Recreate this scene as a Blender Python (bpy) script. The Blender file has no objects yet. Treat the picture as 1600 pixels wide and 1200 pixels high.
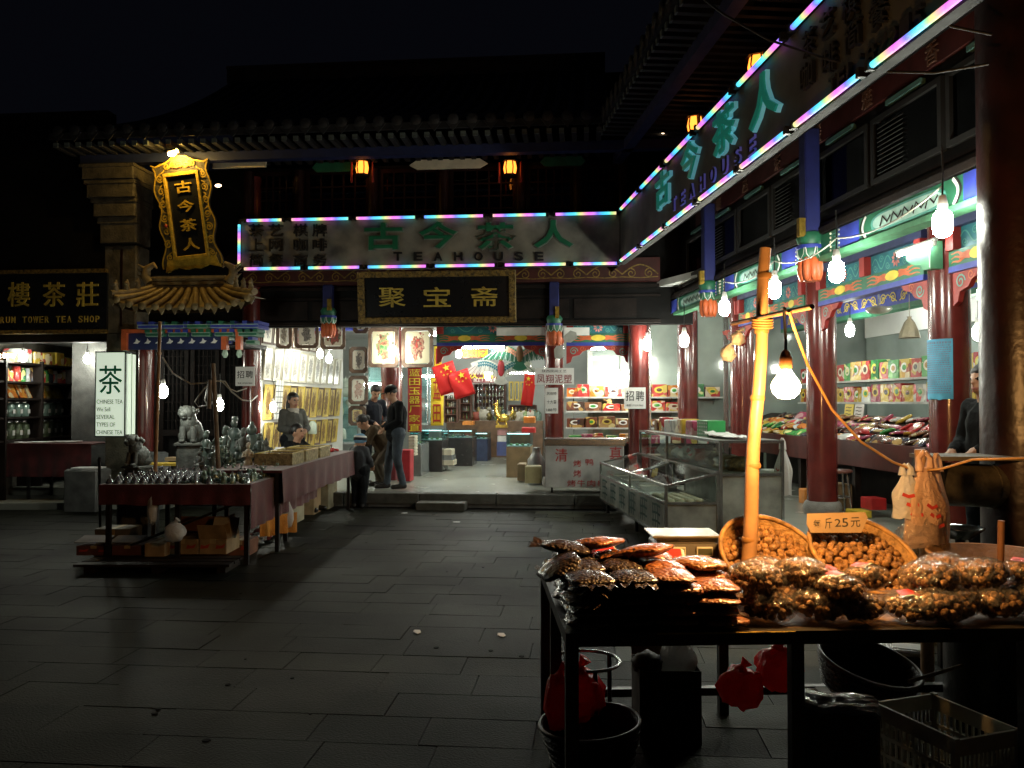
import bpy, bmesh, math, random
from mathutils import Vector, Matrix, noise as mnoise
random.seed(7)
PI = math.pi
R = math.radians
SC = bpy.context.scene
COL = SC.collection
# ------------------------------------------------------------------ camera
F = 1300.0                      # focal length in pixels of the 1600 px wide photograph
CAM_H = 1.6
TILT = math.atan(30.0 / F)
cam_d = bpy.data.cameras.new('camera')
cam_d.sensor_width = 36.0
cam_d.lens = 36.0 * F / 1600.0
cam_d.clip_start = 0.05
cam_d.clip_end = 400.0
cam = bpy.data.objects.new('camera', cam_d)
COL.objects.link(cam)
cam.location = (0, 0, CAM_H)
cam.rotation_euler = (R(90) + TILT, 0, 0)
SC.camera = cam
# ------------------------------------------------------------------ night sky, exposure
world = bpy.data.worlds.new('World')
SC.world = world
world.use_nodes = True
_bg = world.node_tree.nodes['Background']
_bg.inputs['Color'].default_value = (0.45, 0.50, 0.85, 1)
_bg.inputs['Strength'].default_value = 0.0034
SC.view_settings.view_transform = 'Standard'
SC.view_settings.look = 'None'
SC.view_settings.exposure = 0.0
SC.view_settings.gamma = 1.0
SC.view_settings.use_curve_mapping = False
SC.render.engine = 'CYCLES'
cy = SC.cycles
cy.use_denoising = True
cy.max_bounces = 7
cy.diffuse_bounces = 3
cy.glossy_bounces = 3
cy.transmission_bounces = 4
cy.transparent_max_bounces = 12
cy.sample_clamp_indirect = 3.0
cy.sample_clamp_direct = 0.0
cy.blur_glossy = 0.6
cy.caustics_reflective = False
cy.caustics_refractive = False
# strengths of the lamps in the place
L_BULB = 200.0       # white energy-saving bulbs
L_TUBE = 110.0       # fluorescent tubes, including the added ceiling ones
L_WARM = 900.0      # tungsten bulb on the nut stall
L_NEON = 1.2        # rainbow light tubes round the sign boards
# ------------------------------------------------------------------ frames
def ray(px, py):
	dx = (px - 800.0) / F
	dz = -(py - 600.0) / F
	c, s = math.cos(TILT), math.sin(TILT)
	return Vector((dx, c - dz * s, s + dz * c))
EYE = Vector((0, 0, CAM_H))
def P(px, py, Y):
	r = ray(px, py)
	return EYE + r * (Y / r.y)
def G(px, py, z=0.0):
	r = ray(px, py)
	return EYE + r * ((z - CAM_H) / r.z)
def frame(origin, xdir):
	x = Vector((xdir[0], xdir[1], 0)).normalized()
	y = Vector((-x.y, x.x, 0))
	M = Matrix.Identity(4)
	for i in range(3):
		M[i][0] = x[i]; M[i][1] = y[i]; M[i][2] = (0, 0, 1)[i]
		M[i][3] = origin[i]
	return M
WB = frame((0, 12.67, 0), (1, -0.09))            # rear wing: x to the right, y into the shop
WR = frame((2.178, 12.474, 0), (0.09, -1.0))     # right wing: x towards the viewer, y into the shop
ID = Matrix.Identity(4)
def on(W, px, py, v):
	"""where the sight line of a pixel meets the vertical plane y=v of a wing, in wing coordinates"""
	Wi = W.inverted()
	o = Wi @ EYE
	d = Wi.to_3x3() @ ray(px, py)
	t = (v - o.y) / d.y
	return o + d * t
def TR(x=0, y=0, z=0, rz=0, rx=0, ry=0, s=1.0):
	return Matrix.Translation((x, y, z)) @ Matrix.Rotation(rz, 4, 'Z') @ Matrix.Rotation(rx, 4, 'X') @ Matrix.Rotation(ry, 4, 'Y') @ Matrix.Scale(s, 4)
# ------------------------------------------------------------------ materials
MATS = {}
def _nt(name):
	m = bpy.data.materials.new(name)
	m.use_nodes = True
	nt = m.node_tree
	b = nt.nodes['Principled BSDF']
	return m, nt, b
def pm(name, col, rough=0.6, metal=0.0, var=0.25, scale=6.0, bump=0.0, bscale=40.0, spec=0.5, coat=0.0,
	col2=None, trans=0.0, alpha=1.0, detail=4.0, sheen=0.0, objrand=0.0, coatrough=0.08, wpos=False):
	"""principled surface with noise-driven colour wear and fine relief"""
	if name in MATS: return MATS[name]
	m, nt, b = _nt(name)
	N, L = nt.nodes, nt.links
	tc = N.new('ShaderNodeTexCoord')
	b.inputs['Roughness'].default_value = rough
	b.inputs['Metallic'].default_value = metal
	b.inputs['Specular IOR Level'].default_value = spec
	b.inputs['Coat Weight'].default_value = coat
	b.inputs['Coat Roughness'].default_value = coatrough
	b.inputs['Sheen Weight'].default_value = sheen
	b.inputs['Transmission Weight'].default_value = trans
	b.inputs['Alpha'].default_value = alpha
	c = (*col, 1)
	if col2 is None:
		col2 = tuple(max(0.0, v * (1 - var * 1.6)) for v in col)
	nz = N.new('ShaderNodeTexNoise'); nz.inputs['Scale'].default_value = scale; nz.inputs['Detail'].default_value = detail
	vec = N.new('ShaderNodeNewGeometry').outputs['Position'] if wpos else tc.outputs['Object']
	L.new(vec, nz.inputs['Vector'])
	mr = N.new('ShaderNodeMapRange'); mr.inputs['From Min'].default_value = 0.35; mr.inputs['From Max'].default_value = 0.7
	L.new(nz.outputs['Fac'], mr.inputs['Value'])
	mx = N.new('ShaderNodeMix'); mx.data_type = 'RGBA'
	mx.inputs[6].default_value = c; mx.inputs[7].default_value = (*col2, 1)
	L.new(mr.outputs['Result'], mx.inputs[0])
	out = mx.outputs[2]
	if objrand > 0:
		oi = N.new('ShaderNodeObjectInfo')
		hs = N.new('ShaderNodeHueSaturation')
		m2 = N.new('ShaderNodeMapRange'); m2.inputs['To Min'].default_value = 1 - objrand; m2.inputs['To Max'].default_value = 1 + objrand
		L.new(oi.outputs['Random'], m2.inputs['Value']); L.new(m2.outputs['Result'], hs.inputs['Value'])
		L.new(out, hs.inputs['Color']); out = hs.outputs['Color']
	L.new(out, b.inputs['Base Color'])
	r2 = N.new('ShaderNodeMapRange'); r2.inputs['To Min'].default_value = max(0.02, rough * 0.8); r2.inputs['To Max'].default_value = min(1, rough * 1.25)
	L.new(nz.outputs['Fac'], r2.inputs['Value']); L.new(r2.outputs['Result'], b.inputs['Roughness'])
	if bump > 0:
		n2 = N.new('ShaderNodeTexNoise'); n2.inputs['Scale'].default_value = bscale; n2.inputs['Detail'].default_value = 5
		L.new(vec, n2.inputs['Vector'])
		bp = N.new('ShaderNodeBump'); bp.inputs['Strength'].default_value = bump; bp.inputs['Distance'].default_value = 0.02
		L.new(n2.outputs['Fac'], bp.inputs['Height']); L.new(bp.outputs['Normal'], b.inputs['Normal'])
	MATS[name] = m
	return m
def em(name, col, strength):
	if name in MATS: return MATS[name]
	m, nt, b = _nt(name)
	b.inputs['Base Color'].default_value = (*[min(1, c) * 0.8 for c in col], 1)
	b.inputs['Emission Color'].default_value = (*col, 1)
	b.inputs['Emission Strength'].default_value = strength
	b.inputs['Roughness'].default_value = 0.3
	MATS[name] = m
	return m
def glassm(name, tint=(0.8, 0.9, 0.87), refl=0.12, rough=0.03, fk=.55):
	"""thin sheet glass: see-through with a reflecting face"""
	if name in MATS: return MATS[name]
	m, nt, b = _nt(name)
	N, L = nt.nodes, nt.links
	t = N.new('ShaderNodeBsdfTransparent'); t.inputs['Color'].default_value = (*tint, 1)
	g = N.new('ShaderNodeBsdfGlossy'); g.inputs['Roughness'].default_value = rough
	lw = N.new('ShaderNodeLayerWeight'); lw.inputs['Blend'].default_value = 0.35
	ad = N.new('ShaderNodeMath'); ad.operation = 'MULTIPLY_ADD'; ad.inputs[1].default_value = fk; ad.inputs[2].default_value = refl
	L.new(lw.outputs['Fresnel'], ad.inputs[0])
	mx = N.new('ShaderNodeMixShader')
	L.new(ad.outputs[0], mx.inputs[0]); L.new(t.outputs[0], mx.inputs[1]); L.new(g.outputs[0], mx.inputs[2])
	L.new(mx.outputs[0], nt.nodes['Material Output'].inputs['Surface'])
	MATS[name] = m
	return m
def filmm(name, tint=(0.95, 0.95, 0.95), refl=0.10, cloud=0.08, bscale=16.0, bstr=0.9, rough=0.12):
	"""crinkled clear plastic film"""
	if name in MATS: return MATS[name]
	m, nt, b = _nt(name)
	N, L = nt.nodes, nt.links
	tc = N.new('ShaderNodeTexCoord')
	n2 = N.new('ShaderNodeTexNoise'); n2.inputs['Scale'].default_value = bscale; n2.inputs['Detail'].default_value = 3; n2.inputs['Distortion'].default_value = 1.6
	L.new(tc.outputs['Object'], n2.inputs['Vector'])
	bp = N.new('ShaderNodeBump'); bp.inputs['Strength'].default_value = bstr; bp.inputs['Distance'].default_value = 0.03
	L.new(n2.outputs['Fac'], bp.inputs['Height'])
	t = N.new('ShaderNodeBsdfTransparent'); t.inputs['Color'].default_value = (*tint, 1)
	g = N.new('ShaderNodeBsdfGlossy'); g.inputs['Roughness'].default_value = rough
	d = N.new('ShaderNodeBsdfDiffuse'); d.inputs['Color'].default_value = (0.75, 0.75, 0.75, 1)
	for q in (g, d): L.new(bp.outputs['Normal'], q.inputs['Normal'])
	lw = N.new('ShaderNodeLayerWeight'); lw.inputs['Blend'].default_value = 0.3
	L.new(bp.outputs['Normal'], lw.inputs['Normal'])
	ad = N.new('ShaderNodeMath'); ad.operation = 'MULTIPLY_ADD'; ad.inputs[1].default_value = 0.5; ad.inputs[2].default_value = refl
	L.new(lw.outputs['Fresnel'], ad.inputs[0])
	m1 = N.new('ShaderNodeMixShader'); m1.inputs[0].default_value = cloud
	L.new(t.outputs[0], m1.inputs[1]); L.new(d.outputs[0], m1.inputs[2])
	mx = N.new('ShaderNodeMixShader')
	L.new(ad.outputs[0], mx.inputs[0]); L.new(m1.outputs[0], mx.inputs[1]); L.new(g.outputs[0], mx.inputs[2])
	L.new(mx.outputs[0], nt.nodes['Material Output'].inputs['Surface'])
	MATS[name] = m
	return m
def bagm(name, col, alpha=0.85, rough=0.28):
	"""opaque-ish thin plastic carrier bag: diffuse, translucent and shiny, crumpled"""
	if name in MATS: return MATS[name]
	m, nt, b = _nt(name)
	N, L = nt.nodes, nt.links
	tc = N.new('ShaderNodeTexCoord')
	n2 = N.new('ShaderNodeTexNoise'); n2.inputs['Scale'].default_value = 22; n2.inputs['Detail'].default_value = 3; n2.inputs['Distortion'].default_value = 1.2
	L.new(tc.outputs['Object'], n2.inputs['Vector'])
	bp = N.new('ShaderNodeBump'); bp.inputs['Strength'].default_value = 0.8; bp.inputs['Distance'].default_value = 0.02
	L.new(n2.outputs['Fac'], bp.inputs['Height'])
	b.inputs['Base Color'].default_value = (*col, 1)
	b.inputs['Roughness'].default_value = rough
	L.new(bp.outputs['Normal'], b.inputs['Normal'])
	tl = N.new('ShaderNodeBsdfTranslucent'); tl.inputs['Color'].default_value = (*col, 1)
	m1 = N.new('ShaderNodeMixShader'); m1.inputs[0].default_value = 0.35
	L.new(b.outputs[0], m1.inputs[1]); L.new(tl.outputs[0], m1.inputs[2])
	t = N.new('ShaderNodeBsdfTransparent')
	mx = N.new('ShaderNodeMixShader'); mx.inputs[0].default_value = alpha
	L.new(t.outputs[0], mx.inputs[1]); L.new(m1.outputs[0], mx.inputs[2])
	L.new(mx.outputs[0], nt.nodes['Material Output'].inputs['Surface'])
	MATS[name] = m
	return m
def neonm(axis):
	name = 'rainbow_tube_' + axis
	if name in MATS: return MATS[name]
	m, nt, b = _nt(name)
	N, L = nt.nodes, nt.links
	tc = N.new('ShaderNodeTexCoord'); sp = N.new('ShaderNodeSeparateXYZ')
	L.new(tc.outputs['Generated'], sp.inputs[0])
	oi = N.new('ShaderNodeObjectInfo')
	ad = N.new('ShaderNodeMath'); ad.operation = 'MULTIPLY_ADD'; ad.inputs[1].default_value = 1.9
	L.new(sp.outputs[axis.upper()], ad.inputs[0])
	L.new(oi.outputs['Random'], ad.inputs[2])
	fr = N.new('ShaderNodeMath'); fr.operation = 'FRACT'; L.new(ad.outputs[0], fr.inputs[0])
	cr = N.new('ShaderNodeValToRGB')
	e = cr.color_ramp.elements
	e[0].position = 0.0; e[0].color = (0.95, 0.16, 0.9, 1)
	e[1].position = 1.0; e[1].color = (0.95, 0.16, 0.9, 1)
	for p, c in ((0.14, (0.75, 0.25, 1, 1)), (0.26, (0.16, 0.18, 1, 1)), (0.40, (0.05, 0.62, 1, 1)), (0.58, (0.10, 0.85, 1, 1)),
	(0.68, (0.40, 0.85, 0.30, 1)), (0.78, (0.95, 0.8, 0.32, 1)), (0.88, (1.0, 0.4, 0.5, 1))):
		q = e.new(p); q.color = c
	L.new(fr.outputs[0], cr.inputs['Fac'])
	L.new(cr.outputs['Color'], b.inputs['Emission Color'])
	b.inputs['Emission Strength'].default_value = L_NEON
	b.inputs['Base Color'].default_value = (0.5, 0.5, 0.5, 1)
	MATS[name] = m
	return m
def printm(name, ground, inks, sx=0.55, sy=0.8, scale=7.0, rough=0.35, axis='z'):
	"""printed picture: an irregular figure of inks on a plain ground (flat print)"""
	if name in MATS: return MATS[name]
	m, nt, b = _nt(name)
	N, L = nt.nodes, nt.links
	tc = N.new('ShaderNodeTexCoord')
	mp = N.new('ShaderNodeMapping'); mp.inputs['Location'].default_value = (-0.5, -0.5, -0.5)
	L.new(tc.outputs['Generated'], mp.inputs['Vector'])
	m2 = N.new('ShaderNodeMapping'); m2.inputs['Scale'].default_value = (2 / sx, 0.0, 2 / sy) if axis == 'z' else (2 / sx, 2 / sy, 0.0)
	L.new(mp.outputs[0], m2.inputs['Vector'])
	ln = N.new('ShaderNodeVectorMath'); ln.operation = 'LENGTH'; L.new(m2.outputs[0], ln.inputs[0])
	oi = N.new('ShaderNodeObjectInfo')
	nz = N.new('ShaderNodeTexNoise'); nz.noise_dimensions = '4D'; nz.inputs['Scale'].default_value = scale; nz.inputs['Detail'].default_value = 5
	L.new(tc.outputs['Generated'], nz.inputs['Vector'])
	w = N.new('ShaderNodeMath'); w.operation = 'MULTIPLY'; w.inputs[1].default_value = 37.0
	L.new(oi.outputs['Random'], w.inputs[0]); L.new(w.outputs[0], nz.inputs['W'])
	a = N.new('ShaderNodeMath'); a.operation = 'MULTIPLY_ADD'; a.inputs[1].default_value = -2.6; a.inputs[2].default_value = 1.72
	L.new(nz.outputs['Fac'], a.inputs[0])
	s = N.new('ShaderNodeMath'); s.operation = 'ADD'; L.new(ln.outputs['Value'], s.inputs[0]); L.new(a.outputs[0], s.inputs[1])
	mr = N.new('ShaderNodeMapRange'); mr.inputs['From Min'].default_value = 1.38; mr.inputs['From Max'].default_value = 1.26
	L.new(s.outputs[0], mr.inputs['Value'])
	n3 = N.new('ShaderNodeTexNoise'); n3.noise_dimensions = '4D'; n3.inputs['Scale'].default_value = scale * 1.3; n3.inputs['Detail'].default_value = 3
	L.new(tc.outputs['Generated'], n3.inputs['Vector']); L.new(w.outputs[0], n3.inputs['W'])
	cr = N.new('ShaderNodeValToRGB'); e = cr.color_ramp.elements
	k = len(inks)
	e[0].position = 0.36; e[0].color = (*inks[0], 1)
	e[1].position = 0.64; e[1].color = (*inks[-1], 1)
	for i in range(1, k - 1):
		q = e.new(0.36 + 0.28 * i / (k - 1)); q.color = (*inks[i], 1)
	L.new(n3.outputs['Fac'], cr.inputs['Fac'])
	mx = N.new('ShaderNodeMix'); mx.data_type = 'RGBA'; mx.inputs[6].default_value = (*ground, 1)
	L.new(mr.outputs['Result'], mx.inputs[0]); L.new(cr.outputs['Color'], mx.inputs[7])
	L.new(mx.outputs[2], b.inputs['Base Color'])
	b.inputs['Roughness'].default_value = rough
	MATS[name] = m
	return m
def packm(name, base, inks, scale=9.0, rough=0.25):
	"""printed packaging: blotches of ink, different on every packet"""
	if name in MATS: return MATS[name]
	m, nt, b = _nt(name)
	N, L = nt.nodes, nt.links
	tc = N.new('ShaderNodeTexCoord'); oi = N.new('ShaderNodeObjectInfo')
	w = N.new('ShaderNodeMath'); w.operation = 'MULTIPLY'; w.inputs[1].default_value = 51.0
	L.new(oi.outputs['Random'], w.inputs[0])
	nz = N.new('ShaderNodeTexVoronoi'); nz.voronoi_dimensions = '4D'; nz.inputs['Scale'].default_value = scale
	L.new(tc.outputs['Object'], nz.inputs['Vector']); L.new(w.outputs[0], nz.inputs['W'])
	sp = N.new('ShaderNodeSeparateColor'); L.new(nz.outputs['Color'], sp.inputs[0])
	cr = N.new('ShaderNodeValToRGB'); cr.color_ramp.interpolation = 'CONSTANT'; e = cr.color_ramp.elements
	e[0].position = 0; e[0].color = (*base, 1); e[1].position = 0.5; e[1].color = (*inks[0], 1)
	for i, c in enumerate(inks[1:]):
		q = e.new(0.5 + 0.45 * (i + 1) / len(inks)); q.color = (*c, 1)
	L.new(sp.outputs[0], cr.inputs['Fac'])
	L.new(cr.outputs['Color'], b.inputs['Base Color'])
	b.inputs['Roughness'].default_value = rough
	n2 = N.new('ShaderNodeTexNoise'); n2.inputs['Scale'].default_value = 18
	L.new(tc.outputs['Object'], n2.inputs['Vector'])
	bp = N.new('ShaderNodeBump'); bp.inputs['Strength'].default_value = 0.5; bp.inputs['Distance'].default_value = 0.02
	L.new(n2.outputs['Fac'], bp.inputs['Height']); L.new(bp.outputs['Normal'], b.inputs['Normal'])
	MATS[name] = m
	return m
# ------------------------------------------------------------------ mesh builder
def evaluated(o):
	"""evaluate one object in a scratch scene of its own, so the big scene is not re-evaluated"""
	sc = bpy.data.scenes.new('scratch'); sc.collection.objects.link(o)
	vl = sc.view_layers[0]; vl.update(); dg = vl.depsgraph; dg.update()
	me = bpy.data.meshes.new_from_object(o.evaluated_get(dg))
	bpy.data.scenes.remove(sc)
	return me
_TXT = {}
def glyphs(s, bold=0.0):
	k = (s, bold)
	if k in _TXT: return _TXT[k]
	cu = bpy.data.curves.new('txt', 'FONT')
	cu.body = s; cu.size = 1.0; cu.extrude = 0.5; cu.offset = bold; cu.resolution_u = 3
	o = bpy.data.objects.new('txt', cu)
	me = evaluated(o)
	vs = [tuple(v.co) for v in me.vertices]; fs = [tuple(p.vertices) for p in me.polygons]
	bpy.data.objects.remove(o); bpy.data.curves.remove(cu); bpy.data.meshes.remove(me)
	x0 = min(v[0] for v in vs); x1 = max(v[0] for v in vs); y0 = min(v[1] for v in vs); y1 = max(v[1] for v in vs)
	vs = [((v[0] - x0) / max(1e-6, x1 - x0) - 0.5, (v[1] - y0) / max(1e-6, y1 - y0) - 0.5, v[2]) for v in vs]
	_TXT[k] = (vs, fs)
	return _TXT[k]
class MB:
	def __init__(s, T=None):
		s.v = []; s.f = []; s.fm = []; s.sm = []; s.mats = []; s.T = T or ID; s.m = 0; s.smooth = False
	def mat(s, m):
		if m not in s.mats: s.mats.append(m)
		s.m = s.mats.index(m); return s
	def add(s, vs, fs, smooth=None, T=None):
		o = len(s.v)
		M = s.T @ T if T is not None else s.T
		s.v += [M @ Vector(p) for p in vs]
		sm = s.smooth if smooth is None else smooth
		for f in fs:
			s.f.append(tuple(i + o for i in f)); s.fm.append(s.m); s.sm.append(sm)
		return s
	def box(s, x0, x1, y0, y1, z0, z1, T=None, bev=0.0):
		if bev > 0:
			b = bev
			def rect(h, z):
				X0, X1, Y0, Y1 = x0 + h, x1 - h, y0 + h, y1 - h
				return [(X0, Y0 + b, z), (X0 + b, Y0, z), (X1 - b, Y0, z), (X1, Y0 + b, z), (X1, Y1 - b, z), (X1 - b, Y1, z), (X0 + b, Y1, z), (X0, Y1 - b, z)]
			L = rect(0, z0) + rect(0, z1 - b) + rect(b, z1)
			fs = [(k * 8 + i, k * 8 + (i + 1) % 8, k * 8 + 8 + (i + 1) % 8, k * 8 + 8 + i) for k in range(2) for i in range(8)]
			fs += [tuple(range(16, 24)), tuple(range(7, -1, -1))]
			return s.add(L, fs, False, T)
		vs = [(x0, y0, z0), (x1, y0, z0), (x1, y1, z0), (x0, y1, z0), (x0, y0, z1), (x1, y0, z1), (x1, y1, z1), (x0, y1, z1)]
		return s.add(vs, [(0, 3, 2, 1), (4, 5, 6, 7), (0, 1, 5, 4), (1, 2, 6, 5), (2, 3, 7, 6), (3, 0, 4, 7)], False, T)
	def cbox(s, c, d, T=None, bev=0.0):
		return s.box(c[0] - d[0] / 2, c[0] + d[0] / 2, c[1] - d[1] / 2, c[1] + d[1] / 2, c[2] - d[2] / 2, c[2] + d[2] / 2, T, bev)
	def quad(s, a, b, c, d, T=None):
		return s.add([a, b, c, d], [(0, 1, 2, 3)], False, T)
	def prism(s, poly, d0, d1, axis='y', T=None, smooth=False):
		"""polygon in the plane across `axis`, extruded from d0 to d1"""
		n = len(poly)
		if axis == 'y':   mk = lambda p, d: (p[0], d, p[1])
		elif axis == 'x': mk = lambda p, d: (d, p[0], p[1])
		else:             mk = lambda p, d: (p[0], p[1], d)
		vs = [mk(p, d0) for p in poly] + [mk(p, d1) for p in poly]
		fs = [tuple(range(n)), tuple(range(2 * n - 1, n - 1, -1))]
		for i in range(n):
			j = (i + 1) % n
			fs.append((i, i + n, j + n, j))
		return s.add(vs, fs, smooth, T)
	def cone(s, a, b, r0, r1, n=10, cap=True, T=None, smooth=True):
		a = Vector(a); b = Vector(b); d = (b - a)
		if d.length < 1e-9: return s
		q = d.to_track_quat('Z', 'Y')
		vs = []
		for p, r in ((a, r0), (b, r1)):
			for i in range(n):
				t = 2 * PI * i / n
				vs.append(p + q @ Vector((math.cos(t) * r, math.sin(t) * r, 0)))
		s.add(vs, [(i, (i + 1) % n, (i + 1) % n + n, i + n) for i in range(n)], smooth, T)
		if cap: s.add(vs, [tuple(range(n - 1, -1, -1)), tuple(range(n, 2 * n))], False, T)
		return s
	def tube(s, pts, r, n=6, T=None, cap=True, rad=None):
		pts = [Vector(p) for p in pts]
		vs = []; k = len(pts)
		up = None
		for i, p in enumerate(pts):
			d = (pts[min(i + 1, k - 1)] - pts[max(i - 1, 0)]).normalized()
			if up is None:
				up = Vector((0, 0, 1)) if abs(d.z) < 0.9 else Vector((1, 0, 0))
			x = d.cross(up)
			if x.length < 1e-6: x = d.orthogonal()
			x.normalize(); y = x.cross(d).normalized(); up = y
			rr = rad[i] if rad else r
			for j in range(n):
				t = 2 * PI * j / n
				vs.append(p + x * math.cos(t) * rr + y * math.sin(t) * rr)
		fs = []
		for i in range(k - 1):
			for j in range(n):
				a = i * n + j; b = i * n + (j + 1) % n
				fs.append((a, b, b + n, a + n))
		s.add(vs, fs, True, T)
		if cap: s.add(vs, [tuple(range(n - 1, -1, -1)), tuple(range((k - 1) * n, k * n))], False, T)
		return s
	def lathe(s, prof, n=16, T=None, cap=True, smooth=True, sx=1.0, sy=1.0):
		vs = []
		for r, z in prof:
			for i in range(n):
				t = 2 * PI * i / n
				vs.append((math.cos(t) * r * sx, math.sin(t) * r * sy, z))
		fs = []
		for k in range(len(prof) - 1):
			for i in range(n):
				j = (i + 1) % n
				fs.append((k * n + i, k * n + j, (k + 1) * n + j, (k + 1) * n + i))
		s.add(vs, fs, smooth, T)
		if cap:
			s.add([vs[i] for i in range(n)], [tuple(range(n - 1, -1, -1))], False, T)
			s.add(vs[-n:], [tuple(range(n))], False, T)
		return s
	def ball(s, c, r, nu=10, nv=6, T=None, fn=None):
		if not hasattr(r, '__len__'): r = (r, r, r)
		vs = [(0, 0, -1)]; fs = []
		for k in range(1, nv):
			ph = -PI / 2 + PI * k / nv
			for i in range(nu):
				t = 2 * PI * i / nu
				vs.append((math.cos(ph) * math.cos(t), math.cos(ph) * math.sin(t), math.sin(ph)))
		vs.append((0, 0, 1))
		for i in range(nu):
			j = (i + 1) % nu
			fs.append((0, 1 + j, 1 + i))
			for k in range(nv - 2):
				a = 1 + k * nu
				fs.append((a + i, a + j, a + nu + j, a + nu + i))
			fs.append((1 + (nv - 2) * nu + i, 1 + (nv - 2) * nu + j, len(vs) - 1))
		out = []
		for v in vs:
			k = fn(Vector(v)) if fn else 1.0
			out.append((c[0] + v[0] * r[0] * k, c[1] + v[1] * r[1] * k, c[2] + v[2] * r[2] * k))
		return s.add(out, fs, True, T)
	def grid(s, fn, nu, nv, T=None, smooth=True, double=False):
		vs = [fn(i / nu, j / nv) for j in range(nv + 1) for i in range(nu + 1)]
		fs = [(j * (nu + 1) + i, j * (nu + 1) + i + 1, (j + 1) * (nu + 1) + i + 1, (j + 1) * (nu + 1) + i) for j in range(nv) for i in range(nu)]
		return s.add(vs, fs, smooth, T)
	def sheet(s, fn, nu, nv, th, T=None):
		"""a thin two-sided sheet (paper, cloth) with real thickness th along y"""
		a = [Vector(fn(i / nu, j / nv)) for j in range(nv + 1) for i in range(nu + 1)]
		b = [p + Vector((0, th, 0)) for p in a]
		n = len(a); w = nu + 1
		fs = []
		for j in range(nv):
			for i in range(nu):
				q = (j * w + i, j * w + i + 1, (j + 1) * w + i + 1, (j + 1) * w + i)
				fs.append(q); fs.append(tuple(x + n for x in reversed(q)))
		rim = [i for i in range(w)] + [j * w + nu for j in range(1, nv + 1)] + [nv * w + i for i in range(nu - 1, -1, -1)] + [j * w for j in range(nv - 1, 0, -1)]
		for k in range(len(rim)):
			p, q = rim[k], rim[(k + 1) % len(rim)]
			fs.append((q, p, p + n, q + n))
		return s.add(a + b, fs, True, T)
	def ribbon(s, pts, w, y, th=0.004, T=None):
		"""flat painted/raised line in the xz plane at depth y, facing -y"""
		k = len(pts); L = []; Rr = []
		for i in range(k):
			a = Vector(pts[max(i - 1, 0)]); b = Vector(pts[min(i + 1, k - 1)])
			d = (b - a)
			if d.length < 1e-9: d = Vector((1, 0))
			d.normalize(); nrm = Vector((-d.y, d.x))
			p = Vector(pts[i]); ww = w[i] if hasattr(w, '__len__') else w
			L.append(p + nrm * ww / 2); Rr.append(p - nrm * ww / 2)
		vs = [(p.x, y - th, p.y) for p in L] + [(p.x, y - th, p.y) for p in Rr]
		s.add(vs, [(i, i + k, i + 1 + k, i + 1) for i in range(k - 1)], False, T)
		return s
	def flat(s, poly, y, T=None):
		return s.add([(p[0], y, p[1]) for p in poly], [tuple(range(len(poly)))], False, T)
	def text(s, t, cx, cz, w, h, y, depth=0.01, bold=0.0, T=None, sl=0.0):
		"""lettering centred at (cx,cz) in the xz plane, front face at y-depth"""
		vs, fs = glyphs(t, bold)
		out = [(cx + v[0] * w + sl * v[1] * h, y - (v[2] + 0.5) * depth, cz + v[1] * h) for v in vs]
		return s.add(out, fs, False, T)
	def chars(s, t, x0, z0, dx, dz, w, h, y, depth=0.01, bold=0.004, T=None):
		for i, c in enumerate(t):
			if c.strip(): s.text(c, x0 + dx * i, z0 + dz * i, w, h, y, depth, bold, T)
		return s
	def mesh(s, name, inv=None):
		me = bpy.data.meshes.new(name)
		vs = [inv @ p for p in s.v] if inv is not None else s.v
		me.from_pydata([tuple(p) for p in vs], [], s.f)
		for m in s.mats: me.materials.append(m)
		if s.f:
			me.polygons.foreach_set('material_index', s.fm)
			me.polygons.foreach_set('use_smooth', s.sm)
		me.update()
		return me
WM = {}
def wm(o): return WM.get(o.name, ID)
def setm(o, M):
	o.matrix_basis = M
def tag(o, label, cat, group=None):
	o['label'] = label; o['category'] = cat
	if group: o['group'] = group
	return o
def thing(name, label, cat, M=None, group=None):
	o = bpy.data.objects.new(name, None); COL.objects.link(o)
	M = M if M is not None else ID
	setm(o, M); WM[o.name] = M.copy()
	o.empty_display_size = 0.1
	return tag(o, label, cat, group)
def part(parent, name, mb, label=None, local=False, kind=None):
	"""one mesh object under its thing; vertices are given in world space unless local"""
	W = wm(parent)
	me = mb.mesh(name, None if local else W.inverted())
	o = bpy.data.objects.new(name, me); COL.objects.link(o)
	o.parent = parent
	WM[o.name] = W.copy()
	if label: o['label'] = label
	if kind: o['kind'] = kind
	return o
def solo(name, mb, label, cat, group=None, M=None):
	"""a thing that is one mesh; its origin goes to M or to the middle of its base"""
	if M is None:
		xs = [p.x for p in mb.v]; ys = [p.y for p in mb.v]; zs = [p.z for p in mb.v]
		M = Matrix.Translation(((min(xs) + max(xs)) / 2, (min(ys) + max(ys)) / 2, min(zs)))
	o = bpy.data.objects.new(name, mb.mesh(name, M.inverted())); COL.objects.link(o)
	setm(o, M); WM[o.name] = M.copy()
	return tag(o, label, cat, group)
def struct(name, mb, parent=None):
	o = bpy.data.objects.new(name, mb.mesh(name)); COL.objects.link(o)
	WM[o.name] = ID.copy()
	if parent: o.parent = parent
	else: o['kind'] = 'structure'
	return o
def clone(root, M, label=None, group=None):
	r = root.copy(); COL.objects.link(r); setm(r, M); WM[r.name] = M.copy()
	if label: r['label'] = label
	if group: r['group'] = group
	for ch in list(root.children):
		if ch.name.startswith('_'): continue
		c = ch.copy(); COL.objects.link(c); c.parent = r
		for g in list(ch.children):
			d = g.copy(); COL.objects.link(d); d.parent = c
	return r
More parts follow.
